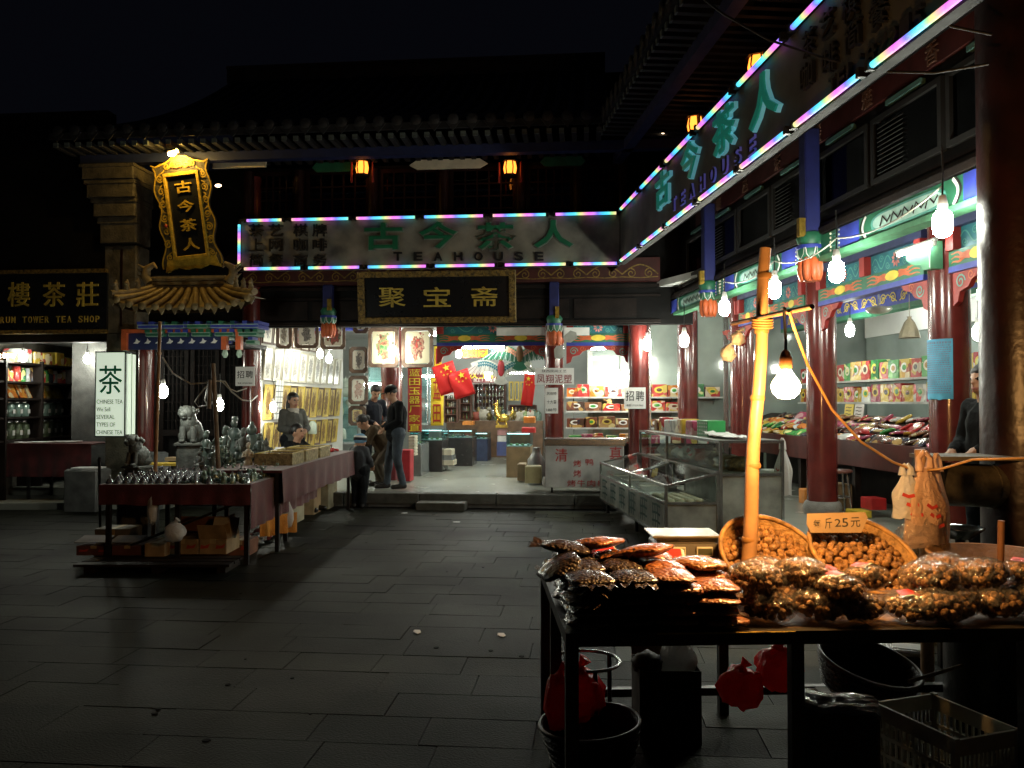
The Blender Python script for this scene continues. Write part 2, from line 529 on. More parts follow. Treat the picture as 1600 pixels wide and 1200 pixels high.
def piece(parent, name, me, M=None, kind=None):
	o = bpy.data.objects.new(name, me); COL.objects.link(o); o.parent = parent
	if M is not None: o.matrix_basis = M
	if kind: o['kind'] = kind
	return o
def nz(x, y=0.0, z=0.0): return mnoise.noise(Vector((x, y, z)))
def hang(a, b, sag, n=14):
	a = Vector(a); b = Vector(b)
	return [a.lerp(b, i / n) - Vector((0, 0, sag * 4 * (i / n) * (1 - i / n))) for i in range(n + 1)]
def spiral(cx, cz, r, turns, a0=0.0, n=16, sgn=1):
	return [(cx + math.cos(a0 + sgn * 2 * PI * turns * i / n) * r * (1 - 0.8 * i / n), cz + math.sin(a0 + sgn * 2 * PI * turns * i / n) * r * (1 - 0.8 * i / n)) for i in range(n + 1)]
# ------------------------------------------------------------------ shared materials
lacquer = pm('red_lacquer', (0.15, 0.024, 0.020), 0.24, var=0.35, scale=2.5, coat=0.5, bump=0.08, bscale=9)
lacquer_dk = pm('brown_lacquer', (0.022, 0.007, 0.006), 0.5, spec=.2, var=0.3, scale=3, bump=0.1, bscale=20)
darkwood = pm('dark_wood', (0.016, 0.010, 0.008), 0.6, spec=.25, var=0.4, scale=4, bump=0.2, bscale=30)
blackwood = pm('black_wood', (0.0055, 0.005, 0.005), 0.6, spec=.2, var=0.3, scale=4, bump=0.1)
stone = pm('grey_stone', (0.30, 0.29, 0.27), 0.75, var=0.3, scale=5, bump=0.4, bscale=50)
stone_dk = pm('dark_stone', (0.12, 0.12, 0.115), 0.6, var=0.3, scale=5, bump=0.4, bscale=60)
plaster = pm('white_plaster', (0.62, 0.62, 0.58), 0.8, var=0.12, scale=2, bump=0.1)
ceilm = pm('ceiling_white', (0.72, 0.73, 0.70), 0.8, var=0.1, scale=1.5)
green = pm('paint_green', (0.025, 0.16, 0.085), 0.45, var=0.25, scale=6)
teal = pm('paint_teal', (0.022, 0.18, 0.23), 0.45, var=0.25, scale=6)
blue = pm('paint_blue', (0.035, 0.055, 0.36), 0.45, var=0.2, scale=6)
navy = pm('paint_navy', (0.02, 0.03, 0.10), 0.5, var=0.2, scale=6)
orange = pm('paint_orange', (0.62, 0.13, 0.04), 0.5, var=0.2, scale=9)
redp = pm('paint_red', (0.36, 0.03, 0.025), 0.5, var=0.2, scale=6)
gold = pm('gold_leaf', (0.55, 0.36, 0.06), 0.34, 0.75, var=0.35, scale=14, bump=0.3, bscale=60)
goldp = pm('gold_paint', (0.60, 0.45, 0.08), 0.45, 0.15, var=0.3, scale=14)
yellowp = pm('paint_yellow', (0.75, 0.58, 0.06), 0.5, var=0.15)
cream = pm('paint_cream', (0.70, 0.66, 0.50), 0.5, var=0.15)
whitep = pm('white_paint', (0.78, 0.78, 0.75), 0.5, var=0.1)
paper = pm('white_paper', (0.78, 0.78, 0.76), 0.7, var=0.08, scale=3)
black = pm('black_ink', (0.012, 0.012, 0.012), 0.6, var=0.1)
steel = pm('brushed_steel', (0.55, 0.56, 0.56), 0.24, 0.95, var=0.2, scale=10)
iron = pm('black_iron', (0.028, 0.026, 0.025), 0.38, 0.3, var=0.4, scale=14, bump=0.15)
bamboo = pm('bamboo', (0.48, 0.28, 0.14), 0.42, var=0.35, scale=5, bump=0.1, bscale=30)
cordm = pm('cable_white', (0.55, 0.52, 0.45), 0.5)
cordb = pm('cable_black', (0.02, 0.02, 0.02), 0.5)
cordo = pm('cable_tan', (0.50, 0.28, 0.10), 0.5)
card = pm('cardboard', (0.36, 0.25, 0.13), 0.8, var=0.3, scale=6, bump=0.1)
redcloth = pm('red_cloth', (0.09, 0.005, 0.009), 0.85, var=0.3, scale=7, bump=0.3, bscale=90, sheen=0.3)
bulbm = em('bulb_white', (0.98, 1.0, 0.85), L_BULB)
tubem = em('tube_white', (0.95, 1.0, 0.92), L_TUBE)
warmm = em('bulb_warm', (1.0, 0.50, 0.15), L_WARM)
glass = glassm('shop_glass')
glassc = glassm('case_glass', (0.90, 0.95, 0.92), 0.05, .03, .28)
# ================================================================== ground and paving
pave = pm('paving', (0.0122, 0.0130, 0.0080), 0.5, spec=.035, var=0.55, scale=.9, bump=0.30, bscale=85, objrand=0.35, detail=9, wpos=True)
joint = pm('paving_joint', (0.006, 0.006, 0.005), 0.9, var=0.3, scale=9)
mb = MB(); mb.mat(joint)
mb.quad((-70, -30, -0.014), (70, -30, -0.014), (70, 120, -0.014), (-70, 120, -0.014))
ground = struct('ground', mb)
SLX, SLY = 0.54, 0.34
mb = MB(); mb.mat(pave)
mb.box(-SLX / 2 + 0.0025, SLX / 2 - 0.0025, -SLY / 2 + 0.0025, SLY / 2 - 0.0025, -0.035, 0.0)
slab_me = [mb.mesh('paving_slab')]
mb = MB(); mb.mat(pave)
mb.box(-SLX * 0.75 + 0.0025, SLX * 0.75 - 0.0025, -SLY / 2 + 0.0025, SLY / 2 - 0.0025, -0.035, 0.0)
slab_me.append(mb.mesh('paving_slab'))
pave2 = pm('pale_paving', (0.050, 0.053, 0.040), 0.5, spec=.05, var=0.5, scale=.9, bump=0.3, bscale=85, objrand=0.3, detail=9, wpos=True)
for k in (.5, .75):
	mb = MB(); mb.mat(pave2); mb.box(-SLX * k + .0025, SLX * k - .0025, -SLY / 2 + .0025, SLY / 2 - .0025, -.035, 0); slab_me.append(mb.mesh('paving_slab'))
spots = []
rs = random.Random(3)
for j in range(0, 29):
	v = -0.24 - SLY * (j + 0.5)
	u = -9.5 + rs.choice((0, .15, .3, .45)) + rs.uniform(-.05, .05)
	while u < 4.4:
		lng = rs.random() < 0.28
		w = SLX * (1.5 if lng else 1.0)
		p = WB @ Vector((u + w / 2, v, 0))
		u += w
		if p.y < 2.2: continue
		X = p.x * F / p.y
		if abs(X) > 800 + 500 * w / p.y * 2.0: continue
		d = (p - EYE).length
		spots.append((w / d / d * (1.0), p, lng, rs.uniform(-0.0025, 0.0015), rs.uniform(-.004, .004), rs.uniform(-.004, .004)))
spots.sort(key=lambda q: -q[0])
rest = MB()
rest.mat(pave)
for i, (_, p, lng, dz, ax, ay) in enumerate(spots):
	M = Matrix.Translation((p.x, p.y, dz)) @ WB.to_3x3().to_4x4() @ Matrix.Rotation(ax, 4, 'X') @ Matrix.Rotation(ay, 4, 'Y')
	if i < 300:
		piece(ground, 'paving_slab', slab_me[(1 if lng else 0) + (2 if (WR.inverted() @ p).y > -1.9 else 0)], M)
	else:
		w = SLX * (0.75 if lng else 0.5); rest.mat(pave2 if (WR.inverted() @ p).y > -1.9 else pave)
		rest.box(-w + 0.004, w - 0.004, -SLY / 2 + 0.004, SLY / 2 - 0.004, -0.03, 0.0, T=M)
o = piece(ground, 'far_paving', rest.mesh('far_paving'), None, 'stuff')
# ================================================================== raised shop floor
PZ = 0.216
floor_m = pm('shop_floor_tile', (0.33, 0.34, 0.295), 0.25, spec=.3, var=0.12, scale=2.0, bump=0.05)
edge_m = pm('edge_granite', (0.10, 0.10, 0.088), 0.5, spec=.2, var=0.25, scale=8, bump=0.3)
def W2(W, x, y, z=0): return W @ Vector((x, y, z))
CORN_B = (WB.inverted() @ Vector((2.178, 12.474, 0)))
poly = [W2(WB, -9, 0.30), W2(WB, CORN_B.x + .28, 0.30), W2(WR, 0, 0.30), W2(WR, 11.5, 0.30), W2(WR, 11.5, 7), W2(WR, -12, 7), W2(WB, 8, 12), W2(WB, -9, 12)]
poly[1] = (poly[1] + poly[2]) / 2; del poly[2]
mb = MB(); mb.mat(floor_m)
mb.prism([(p.x, p.y) for p in poly], 0.0, PZ - 0.004, axis='z')
platform = struct('shop_floor', mb)
def edge_stones(W, x0, x1, n):
	w = (x1 - x0) / n
	for i in range(n):
		m = MB(W); m.mat(edge_m)
		m.box(x0 + w * i + 0.004, x0 + w * (i + 1) - 0.004, 0.0, 0.34, 0.06, PZ, bev=0.012)
		m.mat(stone_dk)
		m.box(x0 + w * i + 0.004, x0 + w * (i + 1) - 0.004, 0.03, 0.34, 0.0, 0.06)
		o = struct('edge_stone', m, platform)
edge_stones(WB, -6.2, CORN_B.x - 0.05, 7)
edge_stones(WR, 0.02, 11.4, 9)
# stone step in front of the rear shop
a = G(650, 797, 0); b = G(724, 797, 0)
mb = MB(WB); mb.mat(edge_m)
pa = WB.inverted() @ a
mb.box(pa.x, pa.x + 0.74, -0.34, -0.03, 0.0, 0.115, bev=0.012)
solo('step_stone', mb, 'low pale stone step slab lying in front of the raised shop floor edge', 'step')
# ================================================================== walls
def wall(name, label, W, x0, x1, y0, y1, z0, z1, m):
	mb = MB(W); mb.mat(m); mb.box(x0, x1, y0, y1, z0, z1)
	return solo(name, mb, label, 'wall')
CEIL = 3.42
SIDE_U = on(WB, 408, 600, 0.9).x
grey_wall = pm('shop_wall_grey', (0.42, 0.44, 0.41), 0.35, var=0.2, scale=1.2, bump=0.1)
mirror_wall = pm('polished_wall', (0.34, 0.40, 0.37), 0.07, var=0.3, scale=1.0, coat=0.6)
wall('interior_wall', 'white side wall of the rear shop hung with rows of framed pictures', WB, SIDE_U - 0.12, SIDE_U, 0.75, 5.6, PZ, CEIL, plaster)
wall('interior_wall', 'pale back wall at the far end of the rear shop behind the trinket racks', WB, SIDE_U - 2.2, 4.0, 10.6, 10.72, PZ, CEIL, grey_wall)
wall('interior_wall', 'left wall of the rear shop behind the lit glass cabinets', WB, SIDE_U - 2.2, SIDE_U - 2.08, 5.6, 10.6, PZ, CEIL, plaster)
wall('interior_wall', 'short white return wall where the picture wall ends', WB, SIDE_U - 2.2, SIDE_U - 0.12, 5.48, 5.6, PZ, CEIL, plaster)
wall('partition_wall', 'grey green wall behind the shelves of boxed snacks beside the red pillars', WB, 1.25, 8.5, 4.2, 4.3, PZ, CEIL, mirror_wall)
wall('partition_wall', 'side of the snack shelves facing the rear shop aisle', WB, 1.15, 1.25, 4.2, 10.6, PZ, CEIL, grey_wall)
wall('interior_wall', 'long polished wall at the back of the right hand snack shop', WR, -3.2, 11.5, 5.0, 5.12, PZ, CEIL, mirror_wall)
wall('wall_band', 'white upper band of the long back wall in the right hand snack shop', WR, -3.2, 11.5, 4.97, 4.998, 2.86, CEIL - .005, ceilm)
mb = MB(); mb.mat(ceilm)
cp = [W2(WB, SIDE_U - 2.2, .62), W2(WB, 2.2, .62), W2(WR, 1.0, .58), W2(WR, 11.5, .58), W2(WR, 11.5, 5.1), W2(WR, -3.5, 5.1), W2(WB, 4.2, 10.7), W2(WB, SIDE_U - 2.2, 10.7)]
mb.prism([(p.x, p.y) for p in cp], CEIL, CEIL + 0.1, axis='z')
o = struct('shop_ceiling', mb)
wall('end_wall', 'dark end wall closing the right hand wing beyond the near pillar', WR, 11.5, 11.62, 0.0, 5.1, 0, 6.0, blackwood)
# ================================================================== upper structure of the rear wing
ux = lambda px, v=0.55: on(WB, px, 600, v).x
bz = lambda py, v, px=700: on(WB, px, py, v).z
sx_ = lambda px, py, d: on(WR, px, py, d)
LFT = ux(384)                       # left end of the rear shop front
RGT = CORN_B.x + 0.10
rear = thing('rear_teahouse_wing', 'dark two storey timber wing across the back of the court with a tiled roof', 'building', WB)
def rp(name, mb, label=None): return part(rear, name, mb, label)
mb = MB(WB); mb.mat(blackwood)
mb.box(LFT - 2.3, RGT + .5, 0.55, 0.72, 2.84, 5.45); rp('front_fascia', mb)
mb = MB(WB); mb.mat(darkwood)
for z, t, dy in ((2.86, .05, .05), (3.28, .03, .03), (3.42, .05, .06)):
	mb.box(LFT, RGT, 0.55 - dy, 0.549, z, z + t)
rp('fascia_moulding', mb)
# plain sunken fascia panels between the mouldings
x = LFT + .06
while x < RGT - 1.0:
	mb = MB(WB); mb.mat(darkwood); mb.box(x, x + 0.98, 0.528, 0.549, 2.95, 3.25); rp('fascia_panel', mb); x += 1.06
# maroon band with a running gold scroll
maroon = pm('maroon_paint', (0.075, 0.014, 0.012), 0.5, var=0.3, scale=6)
mb = MB(WB); mb.mat(maroon); mb.box(LFT + 0.02, RGT - .02, 0.36, 0.54, 3.50, 3.86); rp('scroll_band', mb)
dimgold = pm('dull_gold', (0.34, 0.22, 0.05), 0.5, 0.2, var=0.4, scale=20)
mb = MB(WB); mb.mat(dimgold)
n = 12; w = (RGT - LFT - .1) / n
for i in range(n):
	cx = LFT + .05 + w * (i + .5)
	arc = [(cx + (t / 12 - .5) * w * 1.0, 3.60 + 0.15 * (1 - abs(2 * t / 12 - 1) ** 1.7)) for t in range(13)]
	mb.ribbon(arc, .02, .357)
	for sg in (-1, 1):
		mb.ribbon(spiral(cx + sg * w * .25, 3.615, .075, 1.3, PI / 2, 14, sg), .016, .357)
	mb.ribbon([(cx - w * .5, 3.56), (cx, 3.545), (cx + w * .5, 3.56)], .014, .357)
rp('scroll_ornament', mb)
# upper storey wall: windows with lattice, columns
z0, z1 = 4.45, 5.38
xs = [ux(p, .55) for p in (392, 470, 585, 695, 815, 905, 975)]
for a, b in zip(xs[:-1], xs[1:]):
	f = MB(WB); f.mat(lacquer_dk)
	for (xa, xb, za, zb) in ((a + .08, b - .08, z0, z0 + .06), (a + .08, b - .08, z1 - .06, z1), (a + .08, a + .14, z0 + .06, z1 - .06), (b - .14, b - .08, z0 + .06, z1 - .06)):
		f.box(xa, xb, .50, .549, za, zb)
	w_ = rp('window', f)
	m = MB(WB); m.mat(lacquer_dk)
	k = 5
	for i in range(1, k):
		X = a + .14 + (b - a - .28) * i / k
		m.box(X - .012, X + .012, .515, .54, z0 + .06, z1 - .06)
	for i in range(1, 4):
		Z = z0 + .06 + (z1 - z0 - .12) * i / 4
		m.box(a + .14, b - .14, .517, .538, Z - .012, Z + .012)
	o = part(w_, 'lattice', m)
	g = MB(WB); g.mat(glassm('dark_window', (.10, .09, .08), .06)); g.box(a + .14, b - .14, .541, .546, z0 + .06, z1 - .06)
	part(w_, 'pane', g)
for X in xs:
	m = MB(WB); m.mat(lacquer_dk); m.cone((X, .42, 4.44), (X, .42, 5.36), .085, .085, 14); rp('upper_column', m)
# painted cloud-shaped bracket boards under the eave
for px in (520, 700, 880):
	X = ux(px, .2)
	m = MB(WB); m.mat(cream if px == 700 else green)
	hw = .62 if px == 700 else .35
	m.prism([(X - hw, 5.34), (X - hw * .8, 5.27), (X + hw * .8, 5.27), (X + hw, 5.34), (X + hw * .8, 5.42), (X - hw * .8, 5.42)], .18, .22)
	rp('eave_board', m)
# beam strip under the eave
m = MB(WB); m.mat(navy); m.box(LFT - 2.2, RGT + .3, -.55, -.40, 5.28, 5.42); rp('eave_beam', m)
roof_m = pm('roof_tile', (0.030, 0.031, 0.033), 0.55, var=0.35, scale=4, bump=0.4, bscale=20, objrand=0.2)
roof_d = pm('roof_under', (0.010, 0.010, 0.011), 0.8, var=0.3)
rafter_m = pm('rafter_paint', (0.12, 0.145, 0.13), 0.5, var=0.3, scale=20)
def roof_profile(t, run, rise): # concave Chinese roof: t 0 at the eave, 1 at the ridge
	return run * t, rise * (0.62 * t + 0.38 * t * t)
def roof(parent, W, x0, x1, v0, z0, run, rise, step=0.27, rafter=0.175):
	m = MB(W); m.mat(roof_d)
	K = 8
	def f(i, j):
		y, z = roof_profile(j, run, rise); return (x0 + (x1 - x0) * i, v0 + y, z0 + z)
	m.grid(f, 1, K, smooth=True)
	def f2(i, j):
		y, z = roof_profile(1 - j, run, rise); return (x0 + (x1 - x0) * i, v0 + y, z0 + z - 0.10)
	m.grid(f2, 1, K, smooth=True)
	m.box(x0, x1, v0, v0 + .05, z0 - .10, z0 - .002)
	part(parent, 'roof', m)
	# one row of barrel tiles, shared by all rows
	row = MB(); row.mat(roof_m)
	pts = []
	for k in range(K + 1):
		y, z = roof_profile(k / K, run, rise); pts.append((0, y, z + .02))
	row.tube(pts, 0.075, 6)
	row.ball((0, -.012, .02), (.088, .02, .088), 10, 4)
	row.prism([(-.11, -.01), (.0, -.15), (.11, -.01)], -.02, -.005, axis='y')
	rme = row.mesh('tile_row')
	Wl = wm(parent).inverted() @ W
	n = int((x1 - x0) / step)
	for i in range(n):
		piece(parent, 'tile_row', rme, Wl @ Matrix.Translation((x0 + (i + .5) * step, v0, z0)))
	raf = MB(); raf.mat(roof_d); raf.box(-.035, .035, .02, 1.2, -.035, .035)
	raf.mat(rafter_m); raf.box(-.036, .036, 0, .02, -.036, .036)
	rfm = raf.mesh('rafter')
	n = int((x1 - x0) / rafter)
	for i in range(n):
		piece(parent, 'rafter', rfm, Wl @ Matrix.Translation((x0 + (i + .5) * rafter, v0 + .02, z0 - .18)))
	m = MB(W); m.mat(roof_m)
	y, z = roof_profile(1, run, rise)
	m.box(x0, x1, v0 + y - .12, v0 + y + .12, z0 + z, z0 + z + .3); m.box(x0, x1, v0 + y - .16, v0 + y + .16, z0 + z + .3, z0 + z + .36)
	part(parent, 'ridge', m)
roof(rear, WB, LFT - 2.4, CORN_B.x - .95 + .3, -1.0, 5.62, 6.2, 3.1)
m = MB(WB); m.mat(blackwood); m.box(LFT - 2.3, 3, 5.2, 5.3, 3.5, 8.7); rp('rear_gable', m)
# ================================================================== right wing upper structure
right = thing('right_teahouse_wing', 'dark timber wing along the right side with red pillars and painted beams', 'building', WR)
def rr(name, mb, label=None): return part(right, name, mb, label)
S1 = 11.4
m = MB(WR); m.mat(blackwood); m.box(-.3, S1, .45, .60, 3.30, 5.45); rr('front_fascia', m)
m = MB(WR); m.mat(darkwood)
for z, t, dy in ((3.22, .06, .10), (3.29, .035, .06), (3.36, .03, .03)):
	m.box(-.45, S1, .45 - dy, .62, z, z + t - .003)
rr('ledge_moulding', m)
dkglass = glassm('dark_fascia_glass', (.06, .06, .06), .03, .03, .2)
winframe = pm('window_frame', (0.012, 0.011, 0.010), 0.5, var=0.2)
s = 0.15
k = 0
while s < S1 - 1.0:
	f = MB(WR); f.mat(winframe)
	a, b = s, s + 1.0
	za, zb = 3.46, 4.02
	for q in ((a, b, za, za + .045), (a, b, zb - .045, zb), (a, a + .045, za + .045, zb - .045), (b - .045, b, za + .045, zb - .045)):
		f.box(q[0], q[1], .405, .449, q[2], q[3])
	w_ = rr('window', f)
	g = MB(WR); g.mat(dkglass); g.box(a + .045, b - .045, .435, .441, za + .045, zb - .045); part(w_, 'pane', g)
	if k % 2 == 1:
		lv = pm('louvre_metal', (0.16, 0.165, 0.16), 0.3, 0.6, var=0.2)
		for i in range(11):
			m = MB(WR); m.mat(lv); z = za + .07 + i * .038
			m.add([(a + .12, .40, z), (a + .46, .40, z), (a + .46, .432, z + .016), (a + .12, .432, z + .016), (a + .12, .40, z - .006), (a + .46, .40, z - .006), (a + .46, .432, z + .010), (a + .12, .432, z + .010)],
	[(0, 1, 2, 3), (7, 6, 5, 4), (0, 4, 5, 1), (3, 2, 6, 7), (0, 3, 7, 4), (1, 5, 6, 2)])
			part(w_, 'louvre', m)
	# small coloured tile slip over every window
	m = MB(WR); m.mat(pm('slip_teal', (0.10, 0.22, 0.20), 0.4)); m.box(a + .25, a + .75, .40, .446, 4.06, 4.10); rr('tile_slip', m)
	s += 1.06; k += 1
# maroon name board with faint carved characters below the sign board
m = MB(WR); m.mat(maroon); m.box(.6, S1, .41, .448, 4.13, 4.33); rr('maroon_board', m)
m = MB(WR); m.mat(pm('faint_letter', (0.15, 0.075, 0.05), 0.5))
[(lambda m: (m.mat(MATS['faint_letter']), m.text(c, 1.6 + .95 * i, 4.23, .17, .17, .41, .012), rr('carved_character', m)))(MB(WR)) for i, c in enumerate('雅座茶楼雅香楼')]
# upper storey
for i in range(9):
	a = .2 + i * 1.22
	f = MB(WR); f.mat(lacquer_dk)
	for q in ((a + .06, a + 1.16, 4.5, 4.56), (a + .06, a + 1.16, 5.3, 5.36), (a + .06, a + .12, 4.56, 5.3), (a + 1.10, a + 1.16, 4.56, 5.3), (a + .6, a + .63, 4.56, 5.3), (a + .33, a + .36, 4.56, 5.3), (a + .87, a + .9, 4.56, 5.3)):
		f.box(q[0], q[1], .41, .449, q[2], q[3])
	w_ = rr('upper_window', f)
	m = MB(WR); m.mat(lacquer_dk); m.cone((a, .33, 4.45), (a, .33, 5.4), .085, .085, 14); rr('upper_column', m)
m = MB(WR); m.mat(navy); m.box(-.3, S1, -.60, -.46, 5.28, 5.42); rr('eave_beam', m)
roof(right, WR, .9 - .3, S1, -1.0, 5.62, 5.6, 2.9)
# slanting soffit boards carrying the sign boards
m = MB(WR); m.mat(blackwood); m.prism([(-.60, 3.64), (-.60, 3.66), (.44, 4.36), (.44, 4.34)], -.6, S1, axis='x'); rr('soffit_board', m)
m = MB(WB); m.mat(darkwood); m.prism([(-.42, 3.64 + .02), (-.42, 3.70 + .02), (.54, 4.40), (.54, 4.34)], LFT, CORN_B.x - .6, axis='x'); rp('soffit_board', m)
# ================================================================== pillars
def pillar(W, x, y, r, z1, label, group=None, base=True, z0=PZ, mt=lacquer):
	t = thing('pillar', label, 'pillar', W @ Matrix.Translation((x, y, z0)), group)
	m = MB(); m.mat(mt); m.lathe([(r, .16 if base else 0), (r, .3), (r * .985, z1 - z0)], 22)
	part(t, 'shaft', m, local=True)
	if base:
		m = MB(); m.mat(stone); m.lathe([(r * 1.22, 0), (r * 1.26, .04), (r * 1.28, .08), (r * 1.2, .13), (r * 1.08, .159)], 22)
		part(t, 'base_stone', m, local=True)
	return t
PG = 'red lacquered pillars of the shop fronts'
q = on(WB, 866, 650, 1.3);  pillar(WB, q.x, 1.3, .16, CEIL, 'red pillar carrying the white sign with maroon characters', PG)
q = on(WB, 998, 650, 1.0);  pillar(WB, q.x, 1.0, .17, CEIL, 'red pillar with the white recruitment notice behind the glass counter', PG)
q = on(WB, 1075, 650, 2.1); pillar(WB, q.x, 2.1, .18, CEIL, 'red pillar deep in the shop just right of the pillar with the recruitment notice', PG)
for px, lab in ((1160, 'red pillar half hidden behind the leaning bamboo pole'), (1284, 'red pillar with stone base behind the two walnut baskets'), (1485, 'red pillar wearing the torn blue notice')):
	q = on(WR, px, 650, 1.55); pillar(WR, q.x, 1.55, .185, CEIL, lab, PG)
q = on(WR, 1606, 500, .45); near_pillar = pillar(WR, q.x, .45, .28, 5.6, 'thick dark red pillar at the right edge rising past the eaves', PG, mt=pm('dark_lacquer', (.030, .008, .007), .32, var=.5, scale=4, bump=.25, bscale=14))  # darker lacquer copy, tones down the red light caught by this pillar
q = on(WB, 393, 600, .55); pillar(WB, q.x, .55, .15, 5.3, 'dark red pillar at the left end of the rear shop by the recruitment card', PG)
q = on(WB, 612, 600, 2.6); pillar(WB, q.x, 2.6, .20, CEIL, 'dull red brown pillar inside the rear shop behind the two standing men', PG)
# bright slim metal door posts
for px, v in ((1013, 1.4), (1134, 1.7)):
	q = on(WB, px, 600, v)
	m = MB(WB); m.mat(steel); m.box(q.x - .04, q.x + .04, v - .03, v + .03, PZ, CEIL)
	solo('door_post', m, 'slim bright metal glazing post ' + ('beside the pillar with the recruitment notice' if px < 1100 else 'just left of the leaning bamboo pole'), 'post')
# ================================================================== hanging lotus posts and painted beams
def lotus_post(W, x, y, z0, z1, label, full=True):
	t = thing('hanging_post', label, 'hanging post', W @ Matrix.Translation((x, y, z0)), 'painted hanging posts under the eaves')
	m = MB(); m.mat(pm('post_blue', (.018, .025, .15), .5)); m.box(-.075, .075, -.075, .075, .42, z1 - z0, bev=.012); part(t, 'shaft', m, local=True)
	m = MB(); m.mat(green)
	m.lathe([(.085, .20), (.125, .25), (.115, .31)], 12); m.mat(blue); m.lathe([(.13, .311), (.13, .345)], 12); m.mat(green); m.lathe([(.105, .346), (.13, .42), (.10, .47)], 12)
	m.mat(whitep)
	for k in range(8):
		a = 2 * PI * (k + .5) / 8
		T = Matrix.Rotation(a, 4, 'Z')
		m.ribbon([(-.045, .315), (-.035, .25), (0, .205), (.035, .25), (.045, .315)], .008, -.123, T=T)
	part(t, 'leaf_cap', m, local=True)
	for k in range(8):
		a = 2 * PI * k / 8
		m = MB(); m.mat(orange)
		m.ball((math.cos(a) * .082, math.sin(a) * .082, .12), (.046, .046, .125), 8, 6)
		part(t, 'petal', m, local=True)
	m = MB(); m.mat(orange); m.lathe([(.06, .0), (.085, .04), (.085, .2)], 12); part(t, 'bud', m, local=True)
	m = MB(); m.mat(gold); m.box(.02, .08, -.14, -.078, .42, .60); part(t, 'tassel_block', m, local=True)
	return t
for px, py, lab in ((1107, 495, 'blue post with orange lotus foot hanging left of the bamboo pole'), (1266, 440, 'blue post with orange lotus foot hanging right of the bamboo pole')):
	q = on(WR, px, py, .30); lotus_post(WR, q.x, .30, q.z, 4.25, lab)
for px, lab in ((513, 'narrow blue painted post hanging left of the black name plaque'), (866, 'narrow blue painted post with orange lotus foot right of the black name plaque')):
	q = on(WB, px, 540 if px > 800 else 527, .42); lotus_post(WB, q.x, .42, q.z, 3.5, lab)
def flame(mb, cx, cz, w, h, y, col, mid):
	mb.mat(col)
	for sg in (-1, 1):
		for k in (-1, 0, 1):
			pts = [(cx + sg * w * (.12 + .38 * t / 8), cz + k * h * (.12 + .25 * t / 8) + math.sin(t * 1.3 + k) * h * .07) for t in range(9)]
			mb.ribbon(pts, [.03 * (1 - t / 10) * h / .12 for t in range(9)], y)
		mb.ribbon(spiral(cx + sg * w * .3, cz + h * .2, h * .16, 1.2, 0, 10, sg), .012, y)
		mb.ribbon(spiral(cx + sg * w * .3, cz - h * .2, h * .16, 1.2, 0, 10, -sg), .012, y)
	mb.mat(mid)
	mb.prism([(cx + math.cos(a) * w * .13, cz + math.sin(a) * h * .40) for a in [2 * PI * i / 10 for i in range(10)]], y - .006, y)
def flower(mb, cx, cz, r, y, col):
	mb.mat(col)
	for k in range(9):
		a = 2 * PI * k / 9
		mb.prism([(cx + math.cos(a + d) * r * q, cz + math.sin(a + d) * r * q) for d, q in ((0, .25), (-.28, .7), (0, 1.0), (.28, .7))], y - .005, y)
def tendril(mb, x0, x1, cz, h, y, col):
	mb.mat(col); n = 28
	mb.ribbon([(x0 + (x1 - x0) * i / n, cz + math.sin(i / n * PI * 3) * h * .3) for i in range(n + 1)], .014, y)
	for k in range(3):
		c = x0 + (x1 - x0) * (k + .5) / 3
		mb.ribbon(spiral(c, cz + (h * .2 if k % 2 else -h * .2), h * .22, 1.4, 0, 12, 1 if k % 2 else -1), .011, y)
ltteal = pm('paint_light_teal', (0.11, 0.38, 0.32), 0.45)
ltgreen = pm('paint_light_green', (0.075, 0.25, 0.13), 0.45)
